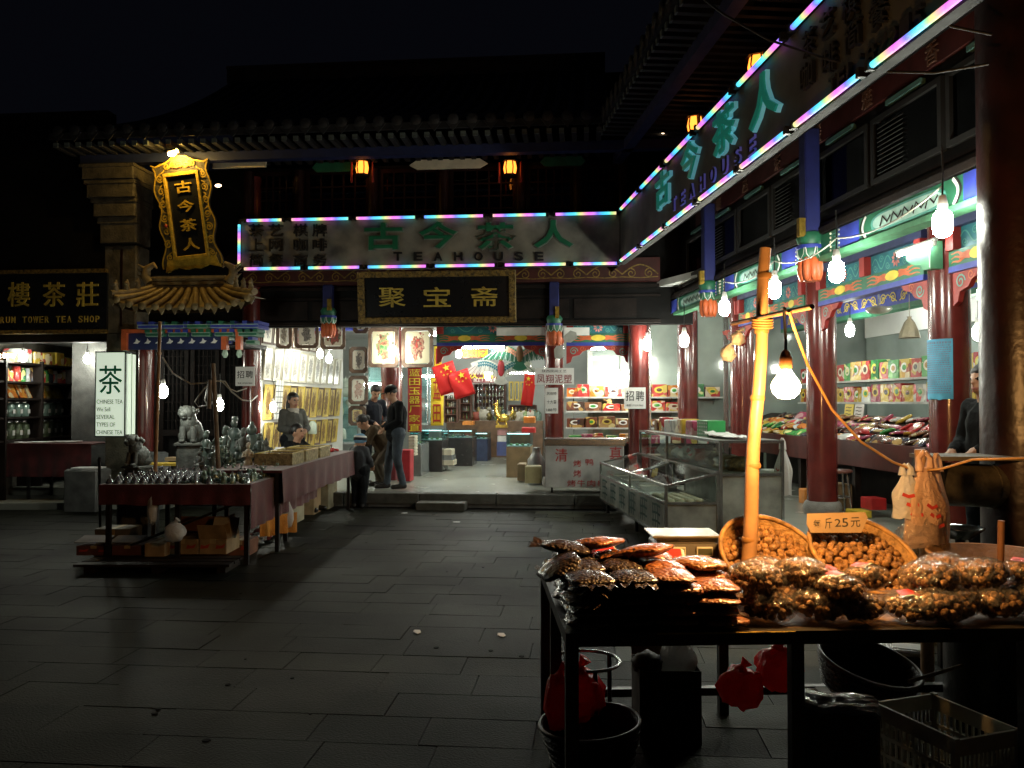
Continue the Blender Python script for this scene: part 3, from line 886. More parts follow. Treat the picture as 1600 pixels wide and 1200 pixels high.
def beam_set(W, x0, x1, y, zb, label, n_fl=2, blocks=True):
	"""painted bay: lower green beam, panel with lotus, upper board"""
	t = thing('painted_beam', label, 'beam', W @ Matrix.Translation(((x0 + x1) / 2, y, zb)), 'painted beams between the pillars')
	m = MB(W); m.mat(blue); m.box(x0, x1, y, y + .14, zb, zb + .055); part(t, 'blue_fillet', m)
	m = MB(W); m.mat(green); m.box(x0, x1, y + .004, y + .136, zb + .0551, zb + .20)
	k = max(1, int((x1 - x0) / .75))
	for i in range(k):
		flame(m, x0 + (x1 - x0) * (i + .5) / k, zb + .128, (x1 - x0) / k * .9, .13, y + .003, orange, yellowp)
	part(t, 'lower_beam', m)
	m = MB(W); m.mat(teal); m.box(x0, x1, y + .05, y + .12, zb + .2001, zb + .41)
	k = max(1, int((x1 - x0) / 1.1))
	for i in range(k):
		c = x0 + (x1 - x0) * (i + .5) / k; w = (x1 - x0) / k
		flower(m, c, zb + .305, .085, y + .049, pm('paint_pink', (.75, .25, .22), .5))
		tendril(m, c - w * .42, c - .1, zb + .305, .2, y + .049, ltteal); tendril(m, c + .1, c + w * .42, zb + .305, .2, y + .049, ltteal)
	part(t, 'lotus_panel', m)
	if blocks:
		k = max(2, int((x1 - x0) / 1.1) + 1)
		for i in range(k):
			c = x0 + .06 + (x1 - x0 - .12) * i / (k - 1)
			m = MB(W); m.mat(redp); m.box(c - .055, c + .055, y - .03, y + .049, zb + .201, zb + .409); part(t, 'red_block', m)
	m = MB(W); m.mat(navy); m.box(x0, x1, y - .02, y + .14, zb + .4101, zb + .50); part(t, 'top_beam', m)
	# carved brackets at both ends
	for sg, xe in ((1, x0), (-1, x1)):
		m = MB(W); m.mat(redp)
		pl = [(xe, zb - .001), (xe + sg * .46, zb - .001), (xe + sg * .40, zb - .06), (xe + sg * .28, zb - .08), (xe + sg * .22, zb - .15), (xe + sg * .10, zb - .18), (xe + sg * .07, zb - .27), (xe, zb - .30)]
		m.prism(pl if sg > 0 else pl[::-1], y + .04, y + .09)
		m.mat(ltteal)
		m.ribbon(spiral(xe + sg * .12, zb - .09, .07, 1.5, 0, 16, sg), .014, y + .038); m.mat(orange); m.ribbon(spiral(xe + sg * .27, zb - .045, .05, 1.3, 0, 14, -sg), .012, y + .038)
		part(t, 'corner_bracket', m)
	return t
# right wing bays between pillars (behind the hanging posts)
ps = [on(WR, p, 650, 1.55).x for p in (1160, 1284, 1485)]
bays = [(-.6, ps[0] - .2), (ps[0] + .2, ps[1] - .2), (ps[1] + .2, ps[2] - .2), (ps[2] + .2, 11.3)]
for i, (a, b) in enumerate(bays):
	beam_set(WR, a, b, 1.42, 2.80, ('painted beam with orange flames left of the bamboo pole, far bay', 'painted beam with orange flames crossed by the bamboo crossbar', 'painted beam with cyan lotus panel and red blocks between the two near pillars', 'painted beam stub between the blue notice pillar and the thick near pillar')[i])
# rear wing beam inside the opening
beam_set(WB, ux(682, 1.5), ux(858, 1.5), 1.5, on(WB, 760, 540, 1.5).z, 'painted beam with lotus above the kites in the rear shop')
beam_set(WB, ux(885, 1.2), ux(985, 1.2), 1.2, on(WB, 930, 540, 1.2).z, 'painted beam right of the hanging fan in the rear shop')
beam_set(WB, ux(445, 2.0), ux(600, 2.0), 2.4, 2.95, 'painted beam half hidden above the pictures at the left', blocks=False)
# cross beams deeper in the right shop
m0 = thing('ceiling_beam', 'long blue and gold beam under the ceiling inside the snack shop', 'beam', WR @ Matrix.Translation((4, 3.2, 2.95)))
m = MB(WR); m.mat(green); m.box(-3, 11.3, 3.2, 3.4, 2.93, 3.0); part(m0, 'green_fillet', m)
m = MB(WR); m.mat(blue); m.box(-3, 11.3, 3.2, 3.4, 3.0001, 3.22); m.mat(yellowp)
for i in range(26):
	c = -2.6 + i * .54
	m.ribbon(spiral(c, 3.11, .085, 1.5, 0, 16, 1), .018, 3.199); m.ribbon(spiral(c + .27, 3.11, .085, 1.5, PI, 16, -1), .018, 3.199)
	m.ribbon([(c - .1, 3.05), (c + .13, 3.17), (c + .37, 3.05)], .016, 3.199)
part(m0, 'blue_board', m)
# painted beam in the post plane of the right wing, with cartouches
def post_beam(W, x0, x1, y, z, label):
	t = thing('eave_cartouche_beam', label, 'beam', W @ Matrix.Translation(((x0 + x1) / 2, y, z)), 'painted cartouche beams under the ledge')
	m = MB(W); m.mat(ltgreen); m.box(x0, x1, y - .02, y + .12, z, z + .045); part(t, 'green_fillet', m)
	m = MB(W); m.mat(green); m.box(x0, x1, y, y + .11, z + .0451, z + .245)
	L = x1 - x0; c = (x0 + x1) / 2
	for k in range(max(1, round(L / 2.6))):
		n = max(1, round(L / 2.6)); c = x0 + L * (k + .5) / n
		hw = .52
		m.mat(blue)
		for sg in (-1, 1): m.prism([(c + sg * .72, z + .05), (c + sg * 1.1, z + .05), (c + sg * 1.1, z + .24), (c + sg * .72, z + .24)][::sg], y - .004, y)
		m.mat(ltteal)
		m.prism([(c + math.copysign(abs(math.cos(a)) ** .4, math.cos(a)) * hw, z + .145 + math.copysign(abs(math.sin(a)) ** .8, math.sin(a)) * .08) for a in [2 * PI * i / 20 for i in range(20)]], y - .006, y)
		m.mat(pm('paint_pale', (.45, .70, .62), .5)); m.prism([(c + math.copysign(abs(math.cos(a)) ** .4, math.cos(a)) * hw * .92, z + .145 + math.copysign(abs(math.sin(a)) ** .8, math.sin(a)) * .062) for a in [2 * PI * i / 20 for i in range(20)]], y - .0062 - .003, y - .0061)
		m.mat(darkwood)
		for i in range(5): m.ribbon([(c - .36 + i * .16, z + .10), (c - .32 + i * .16, z + .18), (c - .25 + i * .16, z + .12), (c - .2 + i * .16, z + .165)], .02, y - .0095)
		for sg in (-1, 1):
			m.mat(whitep); m.ribbon([(c + sg * (.60 + .06 * math.sin(t / 10 * PI)), z + .05 + .19 * t / 10) for t in range(11)], .028, y)
			m.mat(black); m.ribbon([(c + sg * (.635 + .06 * math.sin(t / 10 * PI)), z + .05 + .19 * t / 10) for t in range(11)], .02, y - .001)
			m.mat(ltteal)
			x_ = c + sg * 1.16
			m.ribbon([(x_ - .05, z + .07), (x_ + .05, z + .07), (x_ + .05, z + .21), (x_ - .05, z + .21), (x_ - .05, z + .10), (x_ + .02, z + .10), (x_ + .02, z + .18), (x_ - .02, z + .18)], .012, y)
			m.mat(cream)
			for j in range(5):
				for e in (-.085, .085): m.ball((x_ + e, y, z + .065 + j * .04), .013, 6, 4)
	part(t, 'cartouche_board', m)
	return t
lp = [on(WR, px, py, .30).x for px, py in ((1107, 495), (1266, 440))]
zc = 2.955
post_beam(WR, -.3, lp[0] - .1, .36, zc, 'painted eave beam at the far end of the right wing')
post_beam(WR, lp[0] + .1, lp[1] - .1, .36, zc, 'painted eave beam between the two orange lotus posts')
post_beam(WR, lp[1] + .1, near_pillar.matrix_basis.translation.x * 0 + lp[1] + 3.0, .36, zc, 'painted eave beam with pale cartouche nearest the thick right pillar')
# ================================================================== lamps
def capsule(mb, r, h, n=12):
	prof = [(.001, 0)] + [(r * math.sin(a), r - r * math.cos(a)) for a in (PI / 6, PI / 3, PI / 2)] + [(r, h - r)] + [(r * math.cos(a), h - r + r * math.sin(a)) for a in (PI / 6, PI / 3)] + [(.001, h)]
	mb.lathe(prof, n, cap=False)
def make_bulb(M, label, group, r=.064, h=.20, cord=.35):
	t = thing('light_bulb', label, 'light bulb', M, group)
	m = MB(TR(0, 0, -h / 2)); m.mat(bulbm); capsule(m, r, h); part(t, 'glowing_tube', m, local=True)
	m = MB(); m.mat(whitep); m.lathe([(.032, h / 2 - .01), (.036, h / 2 + .03), (.024, h / 2 + .09)], 10); part(t, 'socket', m, local=True)
	m = MB(); m.mat(cordb); m.tube([(0, 0, h / 2 + .08), (.01, 0, h / 2 + .08 + cord * .5), (0, 0, h / 2 + .08 + cord)], .007, 5); part(t, 'cord', m, local=True)
	return t
BG = 'bare white energy saving bulbs hung along the shop fronts'
b0 = None
for px, py, W, d, lab in (
		(1473, 349, WR, .14, 'biggest bare white bulb, hanging against the pillar with the blue notice'),
		(1307, 424, WR, .14, 'bare white bulb hanging right of the orange lotus foot near the bamboo crossbar'),
		(1210, 452, WR, .14, 'bare white bulb hanging just right of the bamboo pole top'),
		(1132, 481, WR, .14, 'bare white bulb hanging above the two small tied plastic bags'),
		(1069, 532, WR, .30, 'bare white bulb in front of the pillar right of the recruitment notice'),
		(1011, 538, WB, .62, 'bare white bulb on the pillar above the white recruitment notice'),
		(1538, 460, WR, 2.2, 'upper bare white bulb glimpsed left of the thick near pillar'),
		(1528, 520, WR, 3.6, 'lower bare white bulb glimpsed behind the blue notice'),
		(1328, 516, WR, 3.0, 'bare white bulb inside the snack shop right of the stone based pillar'),
		(1091, 586, WR, 3.2, 'small bare bulb shining inside the shop beyond the counter'),
		(255, 612, WB, -3.2, 'bare white bulb hanging over the trinket stall by the bamboo pole'),
		(343, 633, WB, -1.9, 'bare white bulb hanging on looped wire above the jade carvings'),
		(427, 636, WB, .75, 'bare white bulb low beside the seated seller'),
		(500, 553, WB, 2.0, 'left one of two glaring bulbs among the pictures'),
		(514, 561, WB, 2.5, 'right one of two glaring bulbs among the pictures'),
		(717, 553, WB, 2.6, 'bare white bulb hanging above the two red flags'),
		(827, 581, WB, 3.2, 'bare white bulb hanging above the single red flag'),
		(614, 548, WB, .75, 'bare bulb hanging in front of the green robed figure picture'),
		(36, 558, WB, -.22, 'bare white bulb at the left in the tea shop'),
		(136, 561, WB, .25, 'bare white bulb in the tea shop next to the lit tea sign'),
		(762, 588, WB, 4.0, 'bulb shining through below the pale eagle kite'),
		(968, 592, WB, 3.4, 'left small bulb glowing above the snack shelves'),
		(981, 594, WB, 3.7, 'right small bulb glowing above the snack shelves')):
	q = on(W, px, py, d); M = W @ Matrix.Translation(q)
	if W is WB and px < 800: M = M @ Matrix.Scale(.78, 4)
	if b0 is None:
		b0 = make_bulb(M, lab, BG)
	else:
		o = clone(b0, M, lab)
		s_ = {1538: .9, 1528: .9}.get(px, 1.0)
def tube_lamp(W, a, b, label, r=.016):
	t = thing('tube_lamp', label, 'tube lamp', W @ Matrix.Translation((Vector(a) + Vector(b)) / 2), 'fluorescent tube lamps')
	m = MB(W); m.mat(tubem); m.cone(a, b, r, r, 10); part(t, 'tube', m)
	a, b = Vector(a), Vector(b); up = Vector((0, 0, .035)); d = (b - a).normalized()
	m = MB(W); m.mat(whitep); m.tube([a - d * .03 + up, b + d * .03 + up], .02, 6); part(t, 'batten', m)
	for p, sg in ((a, -1), (b, 1)):
		m = MB(W); m.mat(whitep); m.cone(p + up * 1.1, p - up * .5, .02, .02, 8, T=None); m.v = [v + WB.to_3x3() @ Vector((0, 0, 0)) for v in m.v]; part(t, 'end_holder', m)
	return t
q = on(WB, 740, 543, 1.75); tube_lamp(WB, (q.x - .55, 1.75, q.z), (q.x + .55, 1.75, q.z), 'fluorescent tube right above the yellow banner behind the kites')
q = on(WB, 800, 583, 5.0); tube_lamp(WB, (q.x - .6, 5.0, q.z), (q.x + .8, 5.0, q.z), 'fluorescent tube behind the tail of the pale kite')
q = on(WB, 575, 600, 6.4); tube_lamp(WB, (q.x - .3, 6.4, q.z), (q.x + .4, 6.4, q.z), 'fluorescent tube over the left glass cabinet')
q = on(WB, 540, 598, 6.2); tube_lamp(WB, (q.x - .5, 6.2, q.z), (q.x + .1, 6.2, q.z), 'fluorescent tube above the bright jade cabinet beside the pictures')
q = on(WB, 672, 588, 6.8); tube_lamp(WB, (q.x - .4, 6.8, q.z), (q.x + .3, 6.8, q.z), 'fluorescent tube behind the red and yellow vertical banner')
q = on(WR, 1440, 387, 1.25); tube_lamp(WR, (q.x - .4, 1.25, q.z + .0), (q.x + .2, 1.25, q.z), 'fluorescent tube fixed by the green beam end at the blue notice pillar')
q = on(WB, 905, 545, 2.6); tube_lamp(WB, (q.x - .2, 2.6, q.z), (q.x + .8, 2.6, q.z), 'fluorescent tube above the snack shelves right of the hanging fan')
for s_, d_, lab in ((-.6, 3.0, 'added fill tube over the rear shop aisle near the opening'), (-.6, 6.0, 'added fill tube over the middle of the rear shop aisle'), (-.8, 8.6, 'added fill tube over the far racks'), (-2.6, 8.4, 'added fill tube at the far left of the rear shop')): tube_lamp(WB, (s_ - .6, d_, 3.34), (s_ + .6, d_, 3.34), lab)  # ceiling tubes added to brighten the rear shop
q = on(WR, 1400, 440, 3.0); tube_lamp(WR, (1.0, 3.9, 3.3), (2.2, 3.9, 3.3), 'added hidden fill tube inside the snack shop behind the bamboo pole')  # hidden ceiling tube, added to brighten the snack shop
q = on(WR, 1400, 440, 4.2); tube_lamp(WR, (q.x - .6, 4.2, 3.3), (q.x + .6, 4.2, 3.3), 'added hidden fill tube under the ceiling at the back of the snack shop')  # second hidden tube, added for more light in the snack shop
# ================================================================== sign boards with rainbow tubes
board = pm('sign_board', (0.25, 0.235, 0.185), 0.55, var=0.55, scale=2.2, col2=(0.06, 0.057, 0.05), bump=0.1, detail=7)
lettg = pm('letter_green', (0.015, 0.17, 0.08), 0.4, var=0.2)
lettk = pm('letter_black', (0.012, 0.012, 0.013), 0.45, var=0.2)
letto = pm('letter_edge', (0.2, 0.25, 0.21), 0.4)
VS, DS = -.45, -.64
tl = on(WB, 377, 345, VS); tr = on(WB, 968, 335, VS); bl = on(WB, 377, 421, VS)
ZT, ZB = (tl.z + tr.z) / 2, bl.z
sgn = thing('teahouse_sign', 'long mottled sign board of the rear wing edged with rainbow tubes and green characters', 'sign', WB @ Matrix.Translation((tl.x, VS, ZB)))
m = MB(WB); m.mat(board); m.box(tl.x, tr.x, VS, VS + .08, ZB, ZT); part(sgn, 'board', m)
m = MB(WB); m.mat(iron)
m.box(tl.x - .02, tr.x, VS - .03, VS + .05, ZT + .0005, ZT + .03); m.box(tl.x - .02, tr.x, VS - .03, VS + .05, ZB - .03, ZB - .0005); m.box(tl.x - .03, tl.x - .0005, VS - .03, VS + .05, ZB, ZT)
part(sgn, 'rail', m)
for row, (t, py) in enumerate((('茶艺棋牌', 360), ('上网咖啡', 383), ('简餐商务', 407))):
	m = MB(WB); m.mat(lettk)
	for c, px in zip(t, (401, 432, 470, 500)):
		q = on(WB, px, py, VS); m = MB(WB); m.mat(lettk); m.text(c, q.x, q.z, .22, .19, VS, .03, .005); part(sgn, 'small_character', m)
for c, px, py in (('古', 600, 370), ('今', 685, 368), ('茶', 775, 370), ('人', 865, 366)):
	q = on(WB, px, py, VS)
	m = MB(WB); m.mat(letto); m.text(c, q.x, q.z, .60, .42, VS, .035, .045); m.mat(lettg); m.text(c, q.x, q.z, .57, .40, VS - .035, .02, .022)
	part(sgn, 'large_character', m)
m = MB(WB); m.mat(lettk)
for i, c in enumerate('TEAHOUSE'):
	q = on(WB, 622 + 31.5 * i, 401, VS); m = MB(WB); m.mat(lettk); m.text(c, q.x, q.z, .13, .13, VS, .03, .03); part(sgn, 'english_letter', m)
def neon(parent, W, a, b, axis='x'):
	a, b = Vector(a), Vector(b)
	L = (b - a).length
	M = W @ Matrix.Translation(a)
	if axis == 'x':
		m = MB(); m.mat(neonm('x')); m.cone((0, 0, 0), (L, 0, 0), .021, .021, 10)
	else:
		m = MB(); m.mat(neonm('z')); m.cone((0, 0, 0), (0, 0, L), .021, .021, 10)
	me = m.mesh('rainbow_tube')
	o = bpy.data.objects.new('rainbow_tube', me); COL.objects.link(o); o.parent = parent
	o.matrix_basis = wm(parent).inverted() @ M
	m = MB(); m.mat(iron)
	for t in (0, L):
		if axis == 'x': m.box(t - .02, t + .02, -.03, .03, -.03, .03)
	if axis == 'x':
		c = bpy.data.objects.new('tube_clip', m.mesh('tube_clip')); COL.objects.link(c); c.parent = o
for x0, x1 in ((384, 443), (454, 547), (555, 651), (661, 757), (768, 855), (866, 965)):
	a = on(WB, x0, 340, VS - .05); b = on(WB, x1, 340, VS - .05); neon(sgn, WB, (a.x, VS - .05, ZT), (b.x, VS - .05, ZT))
for x0, x1 in ((380, 472), (480, 564), (573, 668), (678, 775), (787, 886), (894, 966)):
	a = on(WB, x0, 416, VS - .05); b = on(WB, x1, 416, VS - .05); neon(sgn, WB, (a.x, VS - .05, ZB), (b.x, VS - .05, ZB))
neon(sgn, WB, (tl.x - .01, VS - .05, ZB + .06), (tl.x - .01, VS - .05, ZT - .06), 'z')
a = on(WR, 969, 335, DS); b = on(WR, 1310, 0, DS); c = on(WR, 1515, 0, DS)
S0, SE = a.x, 10.6
sr = thing('teahouse_sign', 'long dark sign board of the right wing running towards the viewer with glowing green characters', 'sign', WR @ Matrix.Translation((S0, DS, ZB)))
board2 = pm('sign_board_dark', (0.085, 0.08, 0.065), 0.6, var=0.5, scale=2.2, col2=(0.03, 0.028, 0.022), bump=0.1, detail=7)
m = MB(WR); m.mat(board2); m.box(S0, SE, DS, DS + .08, ZB, ZT); part(sr, 'board', m)
m = MB(WR); m.mat(blackwood); m.box(S0 + .04, SE, DS - .03, DS + .05, ZT + .0005, ZT + .03); m.box(S0 + .04, SE, DS - .03, DS + .05, ZB - .03, ZB - .0005); part(sr, 'rail', m)
def rz(px, py): return on(WR, px, py, DS)
neon_letter = pm('letter_teal', (0.03, 0.40, 0.30), 0.35, var=0.2)
lit = em('letter_glow', (0.03, 0.50, 0.38), 0.10)
edge = em('letter_outline', (0.25, 0.8, 0.9), 0.20)
vio = em('letter_violet', (0.22, 0.22, 0.8), 0.12)
zm = (ZB + ZT) / 2
for ch, px, py in (('古', 1040, 295), ('今', 1083, 250), ('茶', 1137, 203), ('人', 1200, 152)):
	q = rz(px, py)
	m = MB(WR); m.mat(edge); m.text(ch, q.x, q.z, .60, .42, DS, .035, .034); m.mat(lit); m.text(ch, q.x, q.z, .57, .40, DS - .035, .02, .020)
	part(sr, 'large_character', m)
m = MB(WR)
q0 = rz(1055, 319); q1 = rz(1177, 227)
for i, c_ in enumerate('TEAHOUSE'):
	X = q0.x + (q1.x - q0.x) * i / 7; Z = q0.z + (q1.z - q0.z) * i / 7
	m = MB(WR); m.mat(vio); m.text(c_, X, Z, .15, .15, DS, .02, .035); m.mat(lettk); m.text(c_, X, Z, .145, .145, DS - .02, .012, .0); part(sr, 'english_letter', m)
m = MB(WR); m.mat(lettk)
for ch, px, py in (('茶', 1268, 66), ('艺', 1297, 38), ('棋', 1333, 8), ('咖', 1265, 118), ('啡', 1301, 92), ('简', 1337, 55), ('餐', 1377, 20)):
	q = rz(px, py); m = MB(WR); m.mat(lettk); m.text(ch, q.x, q.z, .20, .19, DS, .03, .005); part(sr, 'small_character', m)
m = MB(WR); m.mat(lettk)
q0 = rz(1306, 134); q1 = rz(1440, 28)
for i, c_ in enumerate('TEL:87215'):
	X = q0.x + (q1.x - q0.x) * i / 8; Z = q0.z + (q1.z - q0.z) * i / 8
	m = MB(WR); m.mat(lettk); m.text(c_, X, Z, .03 if c_ == ':' else .10, .13, DS, .03, .02); part(sr, 'telephone_digit', m)
Z8 = lambda x, y: (940 + x / 2.424, y / 2.424)
for (x0, y0), (x1, y1) in (((72, 812), (140, 745)), ((148, 737), (230, 652)), ((243, 638), (345, 535)), ((362, 517), (495, 385)), ((515, 362), (690, 187)), ((720, 150), (890, -15))):
	p = on(WR, *Z8(x0, y0), DS - .05); q = on(WR, *Z8(x1, y1), DS - .05); neon(sr, WR, (p.x, DS - .05, ZT), (q.x, DS - .05, ZT))
for (x0, y0), (x1, y1) in (((72, 1003), (140, 957)), ((152, 945), (238, 882)), ((248, 868), (355, 787)), ((370, 773), (513, 660)), ((527, 650), (705, 517)), ((730, 495), (985, 295)), ((1020, 272), (1400, -5))):
	p = on(WR, *Z8(x0, y0), DS - .05); q = on(WR, *Z8(x1, y1), DS - .05); neon(sr, WR, (p.x, DS - .05, ZB), (q.x, DS - .05, ZB))
# ================================================================== black plaque over the rear shop
plq = pm('plaque_black', (0.010, 0.011, 0.013), 0.28, var=0.2, coat=0.4)
q = on(WB, 682, 464, -.55)
A = on(WB, 559, 424, -.55); Bq = on(WB, 805, 502, -.55)
hw, hh = (Bq.x - A.x) / 2, (A.z - Bq.z) / 2
MP = WB @ TR(q.x, -.55, q.z, rx=R(7))
t = thing('shop_plaque', 'wide black name plaque with gold border and three gold characters over the rear shop', 'sign', MP)
m = MB(MP); m.mat(plq); m.box(-hw + .1, hw - .1, -.01, .04, -hh + .09, hh - .09); part(t, 'panel', m)
carve = pm('carved_gilt', (0.26, 0.17, 0.04), 0.5, 0.3, var=0.7, scale=26, col2=(0.03, 0.022, 0.01), bump=0.9, bscale=46)
for x0, x1, z0, z1 in ((-hw, hw, hh - .09, hh), (-hw, hw, -hh, -hh + .09), (-hw, -hw + .1, -hh + .0901, hh - .0901), (hw - .1, hw, -hh + .0901, hh - .0901)):
	m = MB(MP); m.mat(carve); m.box(x0, x1, -.05, .05, z0, z1, bev=.008)
	n = max(2, int(max(x1 - x0, z1 - z0) / .12)); m.mat(dimgold)
	for i in range(n):
		cx = x0 + (x1 - x0) * ((i + .5) / n if x1 - x0 > z1 - z0 else .5); cz = z0 + (z1 - z0) * ((i + .5) / n if z1 - z0 > x1 - x0 else .5)
		m.ribbon(spiral(cx, cz, .036, 1.4, i, 12, 1 if i % 2 else -1), .012, -.05)
	part(t, 'frame', m)
m = MB(MP); m.mat(goldp)
for c, px in (('聚', 613), ('宝', 683), ('斋', 757)):
	e = on(WB, px, 463, -.55); m = MB(MP); m.mat(goldp); m.text(c, e.x - q.x, 0.0, .40, .29, -.01, .02, .006); part(t, 'character', m)
# ================================================================== notices
def card_sign(name, W, x, y, z, w, h, label, items, cat='notice', rzz=0.0, M=None, bg=None, th=.006, grp=None):
	M = M if M is not None else W @ TR(x, y, z, rz=rzz)
	t = thing(name, label, cat, M, grp)
	m = MB(M); m.mat(bg or paper); m.box(-w / 2, w / 2, 0, th, -h / 2, h / 2); part(t, 'sheet', m)
	for (s, cx, cz, cw, chh, mt, sp) in items:
		m = MB(M); m.mat(mt)
		if sp:
			for i, c in enumerate(s): m = MB(M); m.mat(mt); m.text(c, cx + sp * i, cz, cw, chh, -.0005, .002, .006); part(t, 'character', m)
		else: m.text(s, cx, cz, cw, chh, -.0005, .002, .003); part(t, 'fine_lettering', m, kind='stuff')
	return t
q = on(WB, 383, 588, .37)
card_sign('recruitment_notice', WB, q.x, .37, q.z, .32, .31, 'white recruitment card with two black characters on the left end pillar of the rear shop', [('招聘', -.075, .03, .12, .12, black, .145), ('电话 13732919860', 0, -.11, .24, .03, black, 0)])
q = on(WB, 992, 622, .81)
card_sign('recruitment_notice', WB, q.x, .79, q.z, .34, .34, 'white recruitment notice with two black characters on the red pillar beyond the counter', [('招聘', -.08, .035, .13, .16, black, .16), ('电话 13732919860', 0, -.115, .26, .035, black, 0)])
maroonink = pm('ink_maroon', (0.30, 0.02, 0.03), 0.5)
q = on(WB, 866, 588, .95)
card_sign('shop_sign', WB, q.x, .95, q.z, .64, .27, 'white framed sign with four maroon characters fixed to a red pillar', [('凤翔泥塑', -.22, -.04, .13, .14, maroonink, .147), ('陕西民间工艺', 0, .085, .40, .045, black, 0)], 'sign', rzz=R(0), th=.03)
q = on(WB, 862, 626, 1.12)
card_sign('paper_notice', WB, q.x, 1.10, q.z, .21, .42, 'narrow white paper notice with three short lines below the maroon lettered sign', [('其他特', 0, .12, .16, .05, black, 0), ('十大商', 0, -.02, .16, .06, black, 0), ('188号', 0, -.15, .17, .05, black, 0)])
# torn blue notice wrapped on a pillar
q = on(WR, 1485, 650, 1.55); zt = on(WR, 1499, 525, 1.36).z; zb_ = on(WR, 1499, 627, 1.36).z
bluep = pm('blue_paper', (0.10, 0.42, 0.62), 0.7, var=0.2, scale=9)
t = thing('blue_notice', 'torn pale blue paper notice full of fine print wrapped round a red pillar', 'notice', WR @ Matrix.Translation((q.x, 1.55, zb_)))
m = MB(WR); m.mat(bluep)
a0, a1 = R(-118), R(-25)
rr_ = .192
def f(i, j):
	a = a0 + (a1 - a0) * i
	z = zb_ + (zt - zb_) * j
	if j < .01: z += .03 * nz(i * 9, 3) + .02
	aa = a + .05 * nz(j * 7, 9) * (1 if i < .1 else 0)
	return (q.x + math.cos(aa) * rr_, 1.55 + math.sin(aa) * rr_, z)
m.grid(f, 14, 12)
def f(i, j):
	p = f0(1 - i, j); return p
f0 = lambda i, j: (q.x + math.cos(a0 + (a1 - a0) * i) * (rr_ - .0025), 1.55 + math.sin(a0 + (a1 - a0) * i) * (rr_ - .0025), zb_ + .02 + (zt - zb_ - .02) * j)
m.grid(f, 14, 12)
part(t, 'sheet', m)
m = MB(WR); m.mat(pm('fine_print', (0.20, 0.26, 0.40), .7))
rp_ = random.Random(5)
for k in range(24):
	z = zt - .045 - (zt - zb_ - .1) * k / 24
	i = .06
	while i < .92:
		w = rp_.uniform(.02, .07)
		pts = [a0 + (a1 - a0) * (i + w * e / 2) for e in range(3)]
		h = .011 if k else .022
		vs = [(q.x + math.cos(a) * (rr_ + .001), 1.55 + math.sin(a) * (rr_ + .001), z) for a in pts] + [(q.x + math.cos(a) * (rr_ + .001), 1.55 + math.sin(a) * (rr_ + .001), z + h) for a in pts]
		m.add(vs, [(0, 1, 4, 3), (1, 2, 5, 4)])
		i += w + .018
part(t, 'fine_print', m)
# ================================================================== red lanterns of the upper floor
lanm = em('lantern_glow', (1.0, 0.27, 0.03), 3.2)
def lantern(M, label):
	t = thing('palace_lantern', label, 'lantern', M, 'small lit palace lanterns under the eaves')
	m = MB(); m.mat(lanm); m.lathe([(.085, -.10), (.105, 0), (.085, .10)], 6, smooth=False); part(t, 'shade', m, local=True)
	m = MB(); m.mat(lacquer_dk)
	for k in range(6):
		a = 2 * PI * k / 6
		m.tube([(math.cos(a) * .088, math.sin(a) * .088, -.11), (math.cos(a) * .110, math.sin(a) * .110, 0), (math.cos(a) * .088, math.sin(a) * .088, .11)], .009, 4)
	m.lathe([(.11, -.13), (.12, -.10)], 6); m.lathe([(.13, .10), (.10, .14), (.03, .17)], 6)
	part(t, 'frame', m, local=True)
	m = MB(); m.mat(cordb); m.tube([(0, 0, .165), (0, 0, .34)], .006, 4); part(t, 'hook', m, local=True)
	m = MB(); m.mat(redp)
	for s_ in (-1, 1): m.cone((s_ * .17, 0, .10), (s_ * .17, 0, -.22), .014, .02, 6)
	part(t, 'side_tassel', m, local=True)
	return t
for px, lab in ((566, 'small lit red lantern left of centre above the rear sign board'), (797, 'small lit red lantern right of centre above the rear sign board')):
	lantern(WB @ Matrix.Translation(on(WB, px, 263, .05)), lab)
for px, py, lab in ((1184, 104, 'lit lantern above the right sign board over the last big character'), (1086, 196, 'lit lantern peeping over the right sign board near its far end')):
	lantern(WR @ Matrix.Translation(on(WR, px, py, .02)), lab)
for px, py, lab in ((1036, 206, 'tiny round lamp glowing on the right wing above the sign'),):
	q = on(WR, px, py, -.1)
	m = MB(WR); m.mat(em('tiny_lamp', (1, .72, .45), 7)); m.ball(q, .028, 8, 6); m.mat(iron); m.tube([q + Vector((0, .02, 0)), q + Vector((0, .4, .03))], .012, 5)
	solo('wall_lamp', m, lab, 'lamp')
# ================================================================== gate canopy left of the rear shop
VE = -1.4
def bpt(px, py, v):
	q = on(WB, px, py, v); return q
eL, eR = bpt(172, 478, VE), bpt(398, 487, VE)
e0 = bpt(205, 482, VE); e1 = bpt(348, 482, VE)
r0 = bpt(240, 455, -.80); r1 = bpt(352, 453, -.80)
ze, zr = e0.z, r0.z
gate = thing('gate_canopy', 'small glazed tile canopy with painted brackets over the teahouse door', 'canopy', WB @ Matrix.Translation(((e0.x + e1.x) / 2, -.6, ze - .6)))
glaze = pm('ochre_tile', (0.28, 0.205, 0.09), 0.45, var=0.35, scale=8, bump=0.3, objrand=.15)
glaze_d = pm('dark_ochre_tile', (0.20, 0.15, 0.07), 0.5, var=0.35, scale=8, bump=0.3)  # darker ochre of the roof bed and drip tiles
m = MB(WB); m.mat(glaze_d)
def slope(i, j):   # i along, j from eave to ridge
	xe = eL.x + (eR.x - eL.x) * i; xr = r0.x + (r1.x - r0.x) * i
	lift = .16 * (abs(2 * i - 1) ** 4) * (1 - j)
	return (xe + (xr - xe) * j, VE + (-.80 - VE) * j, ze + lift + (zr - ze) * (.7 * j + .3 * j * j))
m.grid(slope, 16, 6)
